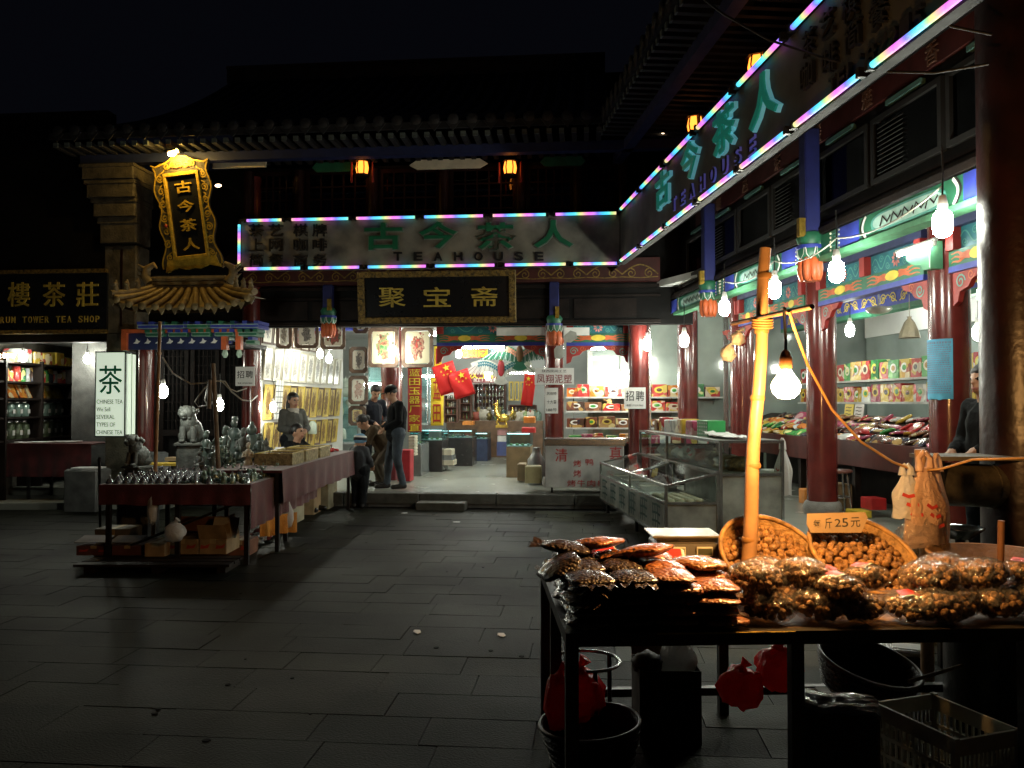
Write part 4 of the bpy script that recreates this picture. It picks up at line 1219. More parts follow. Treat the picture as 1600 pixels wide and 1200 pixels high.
def slope_s(sg):
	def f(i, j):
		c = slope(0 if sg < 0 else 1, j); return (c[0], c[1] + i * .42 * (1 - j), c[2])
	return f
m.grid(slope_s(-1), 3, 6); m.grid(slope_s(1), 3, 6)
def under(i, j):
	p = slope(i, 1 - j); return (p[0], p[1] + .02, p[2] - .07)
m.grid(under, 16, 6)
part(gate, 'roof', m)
nrow = 11
for k in range(nrow):
	i = (k + .5) / nrow
	m = MB(WB); m.mat(glaze)
	sp = (i - .5) * .25
	m.tube([Vector(slope(min(1, max(0, i + sp * (1 - j / 6) * .2)), j / 6)) + Vector((0, 0, .02)) for j in range(7)], .05, 7)
	q = slope(i, 0); m.ball((q[0], q[1] - .01, q[2] + .02), (.058, .02, .058), 10, 4)
	part(gate, 'tile_row', m)
for k in range(nrow + 1):
	i = k / nrow; q = slope(min(.98, max(.02, i)), 0)
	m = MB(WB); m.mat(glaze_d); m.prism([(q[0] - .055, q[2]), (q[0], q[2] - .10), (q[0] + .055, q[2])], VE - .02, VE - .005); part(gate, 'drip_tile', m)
for k, (a, b, dy) in enumerate(((0.0, .07, .07), (.085, .13, .10), (.145, .22, .06))):
	m = MB(WB); m.mat(glaze); m.tube([(r0.x - .02, -.80, zr + (a + b) / 2), (r1.x + .02, -.80, zr + (a + b) / 2)], (b - a) / 2, 8); m.box(r0.x, r1.x, -.80 - dy / 2, -.80 + dy / 2, zr + a, zr + b)
	part(gate, 'ridge_course', m)
for sg, rx_ in ((-1, r0), (1, r1)):
	m = MB(WB); m.mat(glaze)
	pts = [Vector(slope(0 if sg < 0 else 1, 1 - j / 8)) + Vector((0, 0, .06)) for j in range(9)]
	m.tube(pts, .05, 7); part(gate, 'hip_ridge', m)
	m = MB(WB); m.mat(glaze)
	base = Vector((rx_.x + sg * .05, -.80, zr + .12))
	m.tube([base, base + Vector((sg * .08, 0, .10)), base + Vector((sg * .05, 0, .22)), base + Vector((-sg * .05, 0, .28)), base + Vector((-sg * .10, 0, .22))], .05, 7, rad=[.08, .075, .055, .04, .015])
	for e in range(3): m.cone(base + Vector((sg * .1, 0, .08 + .07 * e)), base + Vector((sg * .20, 0, .13 + .08 * e)), .028, .004, 6)
	part(gate, 'ridge_beast', m)
	for e in (3, 5, 7):
		m = MB(WB); m.mat(glaze); p = pts[e]
		m.lathe([(.03, 0), (.045, .05), (.03, .10), (.034, .13), (.012, .19)], 8, T=Matrix.Translation(p)); m.ball(p + Vector((0, -.03, .13)), .03, 6, 4); part(gate, 'roof_figure', m)
outl = pm('paint_outline', (0.45, 0.62, 0.50), .5)
zb0 = ze - .09
bw = (e1.x - e0.x)
for k in range(5):
	cx = e0.x - .05 + (bw + .1) * k / 4
	m = MB(WB)
	for lv in range(3):
		hw = .07 + .07 * lv; z = zb0 - .36 + .11 * lv
		m.mat((blue, green, blue)[(lv + k) % 3] if lv != 1 else green)
		m.box(cx - hw, cx + hw, -.55 - .11 * lv, -.35, z, z + .06, bev=.012)
		for e in (-1, 0, 1) if lv else (0,):
			m.mat(green if (lv + k) % 2 else blue); m.box(cx + e * hw * .85 - .035, cx + e * hw * .85 + .035, -.56 - .11 * lv, -.36, z + .0601, z + .105)
		m.mat(outl); m.ribbon([(cx - hw, z + .006), (cx - hw, z + .055), (cx + hw, z + .055), (cx + hw, z + .006), (cx - hw, z + .006)], .008, -.5505 - .11 * lv)
	part(gate, 'bracket_set', m)
zbeam = bpt(270, 520, -.6).z
xa, xb = bpt(192, 520, -.6).x, bpt(351, 520, -.6).x
m = MB(WB); m.mat(orange); m.box(xa, xb + .26, -.64, -.50, zbeam, zbeam + .055); part(gate, 'red_beam', m)
zpan = bpt(270, 546, -.58).z
m = MB(WB); m.mat(navy); m.box(xa + .07, xb - .04, -.57, -.53, zpan, zbeam - .001); part(gate, 'painted_panel', m)
for k in range(8):
	m = MB(WB); m.mat(whitep); cx = xa + .2 + (xb - xa - .38) * k / 7; cz = (zpan + zbeam) / 2
	m.prism([(cx - .05, cz - .03), (cx - .01, cz + .0), (cx + .0, cz + .045), (cx + .03, cz + .01), (cx + .06, cz + .005), (cx + .02, cz - .035)], -.576, -.5701)
	part(gate, 'crane_motif', m)
for x_ in (xa + .03, xb, xb + .22):
	zl = zpan - .13
	m = MB(WB); m.mat(orange); m.box(x_ - .04, x_ + .04, -.63, -.53, zl + .12, zbeam - .001); m.mat(outl); m.lathe([(.02, zl), (.05, zl + .05), (.03, zl + .119)], 8, T=Matrix.Translation((x_, -.58, 0)))
	part(gate, 'drop_post', m)
m = MB(WB); m.mat(blackwood); m.box(xa, xb + .22, -.50, .5, zpan + .06, zpan + .12); part(gate, 'soffit', m)
# doorway behind
q = bpt(228, 620, -.3)
pillar(WB, q.x, -.3, .12, zpan + .2, 'dark slim pillar at the left of the teahouse doorway beside the lit tea sign', PG, z0=0)
dx0, dx1 = bpt(200, 620, .9).x, bpt(392, 620, .9).x
door = thing('teahouse_door', 'dark closed lattice doors under the tiled canopy', 'door', WB @ Matrix.Translation(((dx0 + dx1) / 2, .9, PZ)))
m = MB(WB); m.mat(blackwood); m.box(dx0, dx1, .95, 1.05, PZ, 5.3); part(door, 'back_panel', m)
for k in range(4):
	a = dx0 + (dx1 - dx0) * k / 4 + .02; b = dx0 + (dx1 - dx0) * (k + 1) / 4 - .02
	m = MB(WB); m.mat(darkwood)
	for q_ in ((a, b, PZ, PZ + .12), (a, b, 1.05, 1.15), (a, b, 2.55, 2.65), (a, a + .07, PZ + .12, 1.05), (b - .07, b, PZ + .12, 1.05), (a, a + .07, 1.15, 2.55), (b - .07, b, 1.15, 2.55)): m.box(q_[0], q_[1], .90, .949, q_[2], q_[3])
	leaf = part(door, 'door_leaf', m)
	m = MB(WB); m.mat(darkwood)
	for e in range(1, 5): m.box(a + .07 + (b - a - .14) * e / 5 - .008, a + .07 + (b - a - .14) * e / 5 + .008, .915, .935, 1.15, 2.55)
	for e in range(1, 9): m.box(a + .07, b - .07, .917, .933, 1.15 + 1.4 * e / 9 - .008, 1.15 + 1.4 * e / 9 + .008)
	part(leaf, 'lattice', m)
m = MB(WB); m.mat(stone_dk); m.box(dx0 - 3.4, dx0, .5, 1.0, 2.75, 5.4); m.box(dx0 - .75, dx0, .5, 1.0, 0, 2.7499)
solo('wall', m, 'dark upper wall of the tea shop house behind the stone corbel', 'wall')
# ================================================================== gilded vertical sign
VG = -.62
tc_, bc_ = bpt(285, 254, VG), bpt(299, 421, VG)
hgt = (tc_.z - bc_.z); roll = math.atan2(bc_.x - tc_.x, hgt)
MG = WB @ Matrix.Translation(((tc_.x + bc_.x) / 2, VG, (tc_.z + bc_.z) / 2)) @ Matrix.Rotation(-roll, 4, 'Y') @ Matrix.Rotation(R(6), 4, 'X')
gs = thing('gilded_sign', 'tall carved gilt sign with four gold characters on black, lit by a lamp', 'sign', MG)
giltb = pm('bright_gilt', (0.66, 0.44, 0.05), 0.40, 0.25, var=0.3, scale=18, bump=0.35, bscale=60)
carvb = pm('carved_ground', (0.10, 0.085, 0.05), 0.5, 0.1, var=0.4, scale=20, bump=0.6)
H2 = hgt / 2; Wd = .40
def wavy_side(sg):
	pts = []
	for k in range(33):
		t = k / 32; z = -H2 + hgt * t
		x = Wd + .035 * math.sin(t * PI * 6) + .05 * (abs(2 * t - 1) ** 3)
		pts.append((sg * x, z))
	return pts
ix, iz0, iz1 = .235, -H2 + .22, H2 - .21
for sg in (-1, 1):
	m = MB(MG); m.mat(carvb)
	pl = wavy_side(sg)
	poly = [(sg * (ix + .045), -H2 + .05)] + pl[1:-1] + [(sg * (ix + .045), H2 - .05)]
	m.prism(poly[::(1 if sg > 0 else -1)], -.01, .05)
	m.mat(giltb)
	m.ribbon(pl[1:-1], .022, -.01, .014)
	for k in range(7):
		z = -H2 + .22 + (hgt - .44) * k / 6
		m.ribbon(spiral(sg * .335, z, .062, 1.5, k, 14, 1 if k % 2 else -1), .020, -.01, .016)
		m.ribbon([(sg * (.30 + .05 * math.sin(e * .9 + k)), z + e * .02) for e in range(7)], .018, -.01, .012)
	if sg < 0:
		m.mat(redp)
		m.ball((sg * .335, -.02, -.12), .028, 8, 5)
	part(gs, 'carved_side', m)
m = MB(MG); m.mat(giltb)
topp = [(-Wd - .05, H2 - .02), (-Wd + .02, H2 - .05), (-.2, H2 + .0), (-.1, H2 + .06), (0, H2 + .075), (.1, H2 + .06), (.2, H2 + .0), (Wd - .02, H2 - .05), (Wd + .05, H2 - .02), (Wd, H2 - .17), (.2, iz1 + .05), (-.2, iz1 + .05), (-Wd, H2 - .17)]
m.mat(carvb); m.prism(topp[::-1], -.02, .05); m.mat(giltb)
m.ribbon([(x, z) for x, z in topp[:9]], .024, -.02, .014)
for k in range(5): m.ribbon(spiral(-.2 + .1 * k, H2 - .055, .05, 1.4, k, 12, 1 if k % 2 else -1), .018, -.02, .014)
m.mat(orange); m.ribbon([(-.14, H2 - .07), (-.05, H2 - .09), (.05, H2 - .065), (.14, H2 - .09)], .02, -.035, .006)
part(gs, 'carved_top', m)
m = MB(MG); m.mat(giltb)
bot = [(-Wd - .03, -H2 - .0), (-Wd + .02, -H2 + .18), (-ix, iz0 - .05), (ix, iz0 - .05), (Wd - .02, -H2 + .18), (Wd + .03, -H2 + .0), (.24, -H2 + .055), (.1, -H2 + .01), (0, -H2 + .03), (-.1, -H2 + .01), (-.24, -H2 + .055)]
m.prism(bot[::-1], -.03, .05); part(gs, 'carved_base', m)
for (x0, x1, z0, z1) in ((-ix - .045, ix + .045, iz1, iz1 + .05), (-ix - .045, ix + .045, iz0 - .05, iz0), (-ix - .045, -ix, iz0, iz1), (ix, ix + .045, iz0, iz1)):
	m = MB(MG); m.mat(giltb); m.box(x0, x1, -.045, .04, z0, z1, bev=.006); part(gs, 'gilt_frame', m)
m = MB(MG); m.mat(plq); m.box(-ix, ix, .0, .03, iz0, iz1); part(gs, 'black_panel', m)
for k, c in enumerate('古今茶人'):
	m = MB(MG); m.mat(giltb); m.text(c, 0.01, iz1 - .17 - .285 * k, .26, .18, 0, .02, .016); part(gs, 'character', m)
lampg = em('gilt_lamp', (1.0, 0.60, 0.13), 620.0)
lt = thing('sign_lamp', 'small hooded lamp above the gilded vertical sign', 'lamp', MG @ Matrix.Translation((.0, -.22, H2 + .07)))
LMt = MG @ Matrix.Translation((.0, -.22, H2 + .07))
m = MB(LMt); m.mat(lampg); m.ball((0, 0, 0), (.06, .04, .035), 10, 6); part(lt, 'lamp_bulb', m)
m = MB(LMt); m.mat(iron); m.grid(lambda i, j: (-.09 + .18 * i, .06 * math.cos(PI * (j * .9 + .0)) - .01, .015 + .06 * math.sin(PI * (j * .9))), 4, 8); m.tube([(0, .05, .05), (0, .2, .12), (0, .38, .10)], .012, 6); part(lt, 'lamp_hood', m)
q = bpt(341, 290, -.2)
m = MB(WB); m.mat(em('tiny_lamp', (1, .72, .45), 7)); m.ball(q, (.055, .03, .025), 8, 6); m.mat(iron); m.tube([q + Vector((.05, 0, 0)), q + Vector((.05, .3, .05)), q + Vector((.05, .7, .05))], .015, 5)
solo('wall_lamp', m, 'small lit lamp just right of the gilded vertical sign', 'lamp')
q0, q1 = bpt(331, 256, -.2), bpt(416, 250, -.2)
m = MB(WB); m.mat(cream); m.box(q0.x, q1.x, -.2, -.16, q0.z - .07, q0.z + .07, bev=.02); solo('eave_panel', m, 'pale painted eave board above the small lamp right of the gilded sign', 'panel')
# floodlit underside: nothing else added
# ================================================================== stone corbel between tea shop and canopy
cor = thing('stone_corbel', 'carved stone corbel of stepped blocks between the tea shop sign and canopy', 'corbel', WB @ Matrix.Translation((bpt(185, 600, -.3).x, -.3, 0)))
cx0, cx1 = bpt(160, 600, -.35).x, bpt(211, 600, -.35).x
sand = pm('sandstone', (0.11, 0.095, 0.065), 0.75, var=0.4, scale=6, bump=0.6, bscale=30)
lv = [(520, 383, 0), (380, 340, .05), (340, 312, .12), (312, 285, .19), (285, 262, .24)]
for py0, py1, out in lv:
	z0, z1 = bpt(185, py0, -.35).z, bpt(185, py1, -.35).z
	m = MB(WB); m.mat(sand); m.box(cx0 - out, cx1 + out * .3, -.35 - out, .05, z0 + .003, z1, bev=.02)
	if out: m.box(cx0 - out - .03, cx1 + out * .3 + .02, -.37 - out, .05, z0 + .0031 + (z1 - z0) * .75, z1 + .001, bev=.01)
	part(cor, 'stone_block', m)
z1 = bpt(185, 520, -.35).z
for k in range(5):
	m = MB(WB); m.mat(sand); m.box(cx0 + .02, cx1 - .02, -.30, .05, k * z1 / 5 + .003, (k + 1) * z1 / 5, bev=.012); part(cor, 'stone_block', m)
m = MB(WB); m.mat(lacquer_dk); m.box(cx0 + .28, cx0 + .31, -.36, -.351, z1 + .1, bpt(185, 385, -.35).z - .05); part(cor, 'red_strip', m)
# ================================================================== tea shop at the far left
A, Bq = bpt(-90, 424, -.4), bpt(166, 521, -.4)
tsg = thing('tea_shop_sign', 'long black tea shop sign with three dull gold characters and English name', 'sign', WB @ Matrix.Translation(((A.x + Bq.x) / 2, -.4, Bq.z)))
m = MB(WB); m.mat(plq); m.box(A.x - 1.5, Bq.x, -.4, -.34, Bq.z + .06, A.z - .06); part(tsg, 'panel', m)
for z in (Bq.z, A.z - .06):
	m = MB(WB); m.mat(carve); m.box(A.x - 1.5, Bq.x, -.44, -.34, z, z + .0599); m.mat(dimgold)
	for k in range(26): m.ribbon(spiral(Bq.x - .05 - k * .11, z + .03, .024, 1.3, k, 10, 1 if k % 2 else -1), .010, -.44)
	part(tsg, 'carved_border', m)
for c, px in (('樓', 30), ('茶', 85), ('莊', 137)):
	q = bpt(px, 460, -.4); m = MB(WB); m.mat(goldp); m.text(c, q.x, q.z, .36, .38, -.4, .02, .005); part(tsg, 'character', m)
q = bpt(-45, 460, -.4); m = MB(WB); m.mat(goldp); m.text('鼓', q.x - .1, q.z, .36, .38, -.4, .02, .005); part(tsg, 'character', m)
q0, q1 = bpt(-9, 500, -.4), bpt(157, 500, -.4)
txt = 'DRUM TOWER TEA SHOP'
for i, c in enumerate(txt):
	if c == ' ': continue
	m = MB(WB); m.mat(goldp); X = q0.x + (q1.x - q0.x) * (i + .5) / len(txt); m.text(c, X, q0.z, .062 if c != 'W' else .08, .10, -.4, .012, .003); part(tsg, 'letter', m)
m = MB(WB); m.mat(blackwood); m.box(A.x - 1.5, bpt(166, 600, -.3).x, -.34, -.1, bpt(80, 535, -.3).z, A.z + 2.5); solo('wall', m, 'dark fascia wall carrying the black tea shop sign', 'wall')
# small eave roof above it is lost in the dark: plain upper wall + roof edge
WT = frame((-7.83, 12.8, 0), (-.05, .998))
tw = pm('shelf_wall', (0.13, 0.12, 0.10), 0.6, var=0.2)
m = MB(WT); m.mat(tw); m.box(-1.4, 5.2, .40, .45, 0, 2.65)
solo('wall', m, 'tea shop side wall behind the shelves of jars', 'wall')
m = MB(WT); m.mat(darkwood); m.box(3.4, 3.45, -3.2, .45, 0, 2.65); solo('wall', m, 'plain grey back wall of the tea shop beyond the jar shelves', 'wall')
m = MB(WT); m.mat(ceilm); m.box(.55, 3.4, -3.0, .45, 2.66, 2.70); solo('tea_shop_ceiling', m, 'plain ceiling of the tea shop above the jar shelves', 'ceiling')
m = MB(); m.mat(floor_m); pp = [WT @ Vector(p) for p in ((-.3, .4, 0), (-.3, -2.6, 0), (3.4, -3.2, 0), (3.4, .4, 0))]
m.prism([(p.x, p.y) for p in pp][::-1], .001, .10, axis='z'); o = struct('tea_shop_floor', m)
sh = thing('tea_shelf', 'dark wooden tea shop shelf rack filled with jars, tins and boxes', 'shelf', WT)
SZ = [1.02, 1.38, 1.68, 1.95, 2.26]
for z in SZ:
	m = MB(WT); m.mat(darkwood); m.box(-1.2, 3.3, .02, .40, z - .03, z); part(sh, 'shelf_board', m)
for x in (-1.2, .1, 1.2, 2.3, 3.28):
	m = MB(WT); m.mat(darkwood); m.box(x - .025, x + .025, 0, .40, .1, 2.3); part(sh, 'upright', m)
jarg = pm('jar_glass', (0.22, 0.33, 0.29), 0.12, var=0.4, scale=9, coat=.6)
jarm = pm('jar_tea', (0.12, 0.16, 0.09), 0.3, var=0.5, scale=20, coat=.6)
jt = None
def place(proto, M, label=None): return clone(proto, M, label)
def jar(M, label, h, mt):
	t = thing('tea_jar', label, 'jar', M, 'glass jars of loose tea on the shelves')
	m = MB(); m.mat(mt); m.lathe([(.08, 0), (.092, .02), (.092, h * .72), (.05, h * .84)], 12); part(t, 'body', m, local=True)
	m = MB(); m.mat(steel); m.lathe([(.062, h * .84), (.066, h), (.02, h + .015)], 12); part(t, 'lid', m, local=True)
	m = MB(); m.mat(paper); m.prism([(-.035, h * .2), (.035, h * .2), (.035, h * .45), (-.035, h * .45)], -.0945, -.090); part(t, 'label_slip', m, local=True)
	return t
J = [jar(WT @ Matrix.Translation((-1.05, .2, SZ[1])), 'silver lidded glass tea jar on the upper jar shelf of the tea shop', .27, jarg),
	jar(WT @ Matrix.Translation((-1.05, .2, SZ[0])), 'tall glass tea jar of dark leaves on the lowest tea shop shelf', .32, jarm)]
x = -.83
while x < 3.2:
	if min(abs(x - e) for e in (.1, 1.2, 2.3)) > .11:
		for k in (0, 1): clone(J[k], WT @ Matrix.Translation((x, .2, SZ[1 - k])))
	x += .225
rl = random.Random(11)
packs = [packm('pack_red', (.38, .03, .03), [(.5, .07, .05), (.5, .36, .08), (.6, .5, .4)]), packm('pack_yellow', (.52, .36, .05), [(.45, .24, .03), (.3, .06, .03), (.6, .5, .3)]),
	packm('pack_green', (.05, .28, .06), [(.15, .45, .1), (.7, .7, .3), (.02, .15, .05)]), packm('pack_orange', (.55, .17, .03), [(.6, .26, .05), (.6, .5, .3), (.3, .05, .03)]),
	packm('pack_white', (.65, .66, .62), [(.5, .55, .6), (.6, .1, .1), (.4, .42, .4)]), packm('pack_dark', (.06, .03, .02), [(.15, .05, .03), (.03, .03, .05), (.4, .25, .08)]),
	packm('pack_pink', (.36, .06, .12), [(.5, .28, .3), (.5, .38, .1), (.25, .04, .08)]), packm('pack_brown', (.22, .10, .05), [(.32, .2, .09), (.12, .05, .03), (.5, .4, .2)])]
def box_thing(name, W, x, y, z, w, d, h, mt, label, cat='box', group=None, rz=0.0, lid=None, rx=0.0):
	m = MB(W @ TR(x, y, z, rz=rz, rx=rx)); m.mat(mt); m.box(-w / 2, w / 2, -d / 2, d / 2, 0, h, bev=min(w, d, h) * .06)
	if lid: m.mat(lid); m.box(-w / 2 - .002, w / 2 + .002, -d / 2 - .002, d / 2 + .002, h * .75, h + .002, bev=.004)
	return solo(name, m, label, cat, group, M=W @ TR(x, y, z, rz=rz, rx=rx))
cn = ['red', 'yellow', 'green', 'orange', 'white', 'dark', 'pink', 'brown']
# tins row (z SZ[3]), orange gift boxes (SZ[2]), boxes on top (SZ[4])
x = -1.0
while x < 3.15:
	k = rl.choice([4, 4, 5, 0, 7, 2]); w = rl.uniform(.10, .16); h = rl.uniform(.16, .25)
	m = MB(WT @ TR(x + w / 2, .2, SZ[3])); m.mat(packs[k]); m.lathe([(w * .46, 0), (w * .46, h * .86), (w * .40, h * .88), (w * .40, h)], 10)
	solo('tea_tin', m, cn[k] + ' round tea tin standing in the row above the orange gift boxes', 'tin', 'tea tins on the upper shelf', M=WT @ TR(x + w / 2, .2, SZ[3]))
	x += w + rl.uniform(.01, .06)
x = -1.0
while x < 3.0:
	k = 3 if x < 1.4 else rl.choice([7, 5, 4, 1]); w = rl.uniform(.22, .30)
	box_thing('gift_box', WT, x + w / 2, .18, SZ[2], w, .05, .24, packs[k], ('bright orange tea gift box leaning on the middle shelf' if k == 3 else 'dull tea gift box leaning on the middle shelf at the right'), group='gift boxes on the middle tea shelf', rx=R(-24))
	x += w + .05
x = -1.0
while x < 3.0:
	k = rl.choice([1, 1, 4, 6, 1, 4]); w = rl.uniform(.22, .45); h = rl.uniform(.10, .24)
	box_thing('carton', WT, x + w / 2, .2, SZ[4], w, .3, h, packs[k], cn[k] + ' carton on top of the tea shop shelf rack', group='cartons on the top tea shelf')
	x += w + rl.uniform(.02, .15)
# table with red cloth in front of the tea shop
def drape(mb, x0, x1, y, z0, z1, amp=.02, fr=9, n=40, seed=0, sg=1):
	mb.grid(lambda i, j: (x0 + (x1 - x0) * i, y + amp * (1 - j) * (math.sin(i * fr * 6.28 + seed) + .6 * nz(i * 8, seed)), z0 + (z1 - z0) * j + (1 - j) * .02 * nz(i * 5, seed + 4)), n, 5)
q0, q1 = bpt(-60, 700, -.35), bpt(143, 700, -.35)
zt_ = bpt(80, 693, -.35).z
t = thing('tea_table', 'long table under a red cloth in front of the tea shop shelves', 'table', WB @ Matrix.Translation(((q0.x + q1.x) / 2, 0, 0)))
m = MB(WB); m.mat(redcloth); m.box(q0.x, q1.x, -.35, .35, zt_ - .02, zt_); drape(m, q0.x, q1.x, -.355, zt_ - .52, zt_ - .005); part(t, 'cloth', m)
for x in (q0.x + .1, q1.x - .1, (q0.x + q1.x) / 2):
	for y in (-.28, .28):
		m = MB(WB); m.mat(iron); m.box(x - .02, x + .02, y - .02, y + .02, 0, zt_ - .021); part(t, 'leg', m)
for k, (px, w) in enumerate(((30, .5), (62, .45), (20, .3), (100, .4))):
	q = bpt(px, 690, -.1); m = MB(WB @ TR(q.x, -.12 + .1 * (k % 2), zt_ + .002 + .004 * k, rz=rl.uniform(-.3, .3))); m.mat(paper); m.box(-w / 2, w / 2, -.12, .12, 0, .003 + .006 * (k % 2)); solo('paper_sheet', m, ['long white paper sheet', 'crooked white paper sheet', 'small white paper sheet', 'thicker pad of white paper'][k] + ' lying on the red tea shop table', 'paper')
q = bpt(128, 735, -.9)
cb = box_thing('storage_box', WB, q.x, -.75, 0.0, .52, .4, .62, pm('grey_board', (.16, .16, .15), .6, var=.3), 'plain grey box standing before the tea shop with papers on top')
m = MB(WB @ TR(q.x + .03, -.78, .624, rz=.1)); m.mat(paper); m.box(-.2, .2, -.13, .13, 0, .02); solo('paper_stack', m, 'white papers lying on the grey box below the tea sign', 'paper')
q = bpt(222, 720, -.75)
box_thing('cabinet', WB, q.x, -.55, 0, .42, .4, .86, pm('grey_panel', (.17, .18, .18), .5, var=.25), 'narrow grey cabinet below the lit tea sign', 'cabinet')
# ================================================================== lit tea sign (light box)
q0, q1 = bpt(151, 551, -1.0), bpt(194, 681, -1.0)
lbm = em('lightbox_face', (0.86, 1.0, 0.80), 0.55)
wB, hB = q1.x - q0.x, q0.z - q1.z
MLB = WB @ Matrix.Translation(((q0.x + q1.x) / 2, -1.0, (q0.z + q1.z) / 2)) @ Matrix.Rotation(R(0), 4, 'Z')
lb = thing('tea_light_box', 'lit white light box with green tea character and English lines', 'light box', MLB)
m = MB(MLB); m.mat(lbm); m.box(-wB / 2, wB / 2, 0, .02, -hB / 2, hB / 2); part(lb, 'front_face', m)
m = MB(MLB); m.mat(lbm); m.box(wB / 2 + .016, wB / 2 + .03, .03, .24, -hB / 2 + .02, hB / 2 - .02); part(lb, 'side_face', m)
m = MB(MLB); m.mat(steel)
for z in (-hB / 2 - .02, hB / 2): m.box(-wB / 2 - .015, wB / 2 + .03, -.01, .24, z + .0003, z + .0197)
m.box(wB / 2 + .0005, wB / 2 + .0155, -.01, .03, -hB / 2, hB / 2); m.box(-wB / 2 - .015, -wB / 2 - .0005, -.01, .24, -hB / 2, hB / 2); m.box(wB / 2 + .002, wB / 2 + .033, .125, .14, -hB / 2, hB / 2)
part(lb, 'metal_frame', m)
q = on(WB, 171, 588, -1.0); m = MB(MLB); m.mat(pm('ink_green', (0.0, 0.20, 0.09), .5)); m.text('茶', 0, hB / 2 - .40, .36, .42, 0, .004, .006); part(lb, 'character', m)
gi = pm('ink_grey', (0.10, 0.14, 0.10), .6)
for k, (s_, wl) in enumerate((('CHINESE TEA', .40), ('We Sell', .21), ('SEVERAL', .28), ('TYPES OF', .29), ('CHINESE TEA', .40))):
	m = MB(MLB); m.mat(gi); m.text(s_, -wB / 2 + .01 + wl / 2, hB / 2 - .72 - .112 * k, wl, .062, 0, .003, .0); o = part(lb, 'printed_line', m, kind='stuff')
# ================================================================== trinket stall on the left
TZ = .80
fl, fr_, far = G(155, 757, TZ), G(366, 765, TZ), None
t1 = thing('trinket_table', 'front stall table with maroon cloth crowded with small shiny trinkets', 'table', Matrix.Translation((fl.x, fl.y, 0)))
X0, X1, Y0 = fl.x, fr_.x, fl.y
Y1 = 11.0
tabm = pm('table_board', (.10, .05, .04), .6, var=.3)
m = MB(); m.mat(redcloth); m.box(X0, X1, Y0, Y1, TZ - .03, TZ)
m.T = Matrix.Translation((X0, Y0 - .006, 0)); drape(m, 0, X1 - X0, 0, TZ - .20, TZ - .002, .012, 7)
m.T = Matrix.Translation((X1 + .006, Y0, 0)) @ Matrix.Rotation(R(90), 4, 'Z'); drape(m, 0, Y1 - Y0, 0, TZ - .44, TZ - .002, .02, 9, seed=3)
part(t1, 'cloth', m)
for x in (X0 + .06, (X0 + X1) / 2, X1 - .06):
	for y in (Y0 + .08, Y0 + 1.5):
		m = MB(); m.mat(iron); m.box(x - .022, x + .022, y - .022, y + .022, 0, TZ - .031); part(t1, 'leg', m)
m = MB(); m.mat(iron); m.tube([(X0 + .06, Y0 + .1, .1), (X1 - .06, Y0 + .1, .65)], .015, 6); part(t1, 'brace', m)
# second table towards the shop
B2 = .88
c0, c1 = G(440, 735, B2), G(552, 704, B2)
M2 = frame((c0.x, c0.y, 0), (c1.x - c0.x, c1.y - c0.y)); L2 = (Vector((c1.x, c1.y)) - Vector((c0.x, c0.y))).length
t2 = thing('trinket_table', 'rear stall table under a bright red cloth reaching the shop step', 'table', M2)
m = MB(M2); m.mat(redcloth); m.box(0, L2, 0, .8, B2 - .03, B2); drape(m, 0, L2, -.006, B2 - .36, B2 - .002, .02, 8, seed=5); part(t2, 'cloth', m)
for x in (.06, L2 - .06):
	for y in (.06, .74):
		m = MB(M2); m.mat(iron); m.box(x - .02, x + .02, y - .02, y + .02, 0, B2 - .031); part(t2, 'leg', m)
# trinkets ---------------------------------------------------
silver = pm('silver_trinket', (.50, .52, .54), .22, .8, var=.3, scale=30, objrand=.3)
jade = pm('jade', (.20, .30, .24), .25, var=.4, scale=25, coat=.5, objrand=.4)
jaded = pm('dark_jade', (.06, .10, .09), .25, var=.4, scale=20, coat=.5, objrand=.4)
brassm = pm('old_brass', (.34, .26, .10), .3, .7, var=.4, scale=30, objrand=.3)
whitej = pm('white_jade', (.55, .56, .50), .3, var=.2, coat=.4)
def k_bell(m, mt):
	m.mat(mt); m.lathe([(.048, 0), (.044, .02), (.03, .05), (.012, .075), (.004, .085)], 10); m.ball((0, 0, .09), .012, 6, 4)
def k_fig(m, mt):
	m.mat(mt); m.lathe([(.03, 0), (.034, .015), (.026, .03), (.03, .05), (.016, .075)], 9); m.ball((0, 0, .09), (.017, .017, .02), 8, 6); m.ball((-.026, 0, .05), (.012, .014, .022), 6, 4); m.ball((.026, 0, .05), (.012, .014, .022), 6, 4)
def k_ring(m, mt):
	m.mat(mt)
	for k in range(12):
		a = 2 * PI * k / 12; m.ball((math.cos(a) * .036, math.sin(a) * .036, .011), .0115, 6, 4)
def k_pot(m, mt):
	m.mat(mt); m.lathe([(.02, 0), (.036, .02), (.036, .04), (.016, .055), (.02, .06), (.006, .07)], 10); m.tube([(.03, 0, .03), (.055, 0, .045), (.06, 0, .06)], .006, 5); m.tube([(-.03, 0, .05), (-.055, 0, .04), (-.035, 0, .02)], .005, 5)
def k_beast(m, mt):
	m.mat(mt); m.ball((0, 0, .03), (.042, .022, .022), 9, 6); m.ball((-.04, 0, .05), (.018, .016, .018), 8, 5)
	for sx in (-.026, .026):
		for sy in (-.012, .012): m.cone((sx, sy, 0), (sx, sy, .03), .008, .010, 6)
	m.tube([(.04, 0, .035), (.055, 0, .055), (.045, 0, .07)], .006, 5); m.cone((-.045, -.01, .062), (-.042, -.014, .078), .006, .002, 5); m.cone((-.045, .01, .062), (-.042, .014, .078), .006, .002, 5)
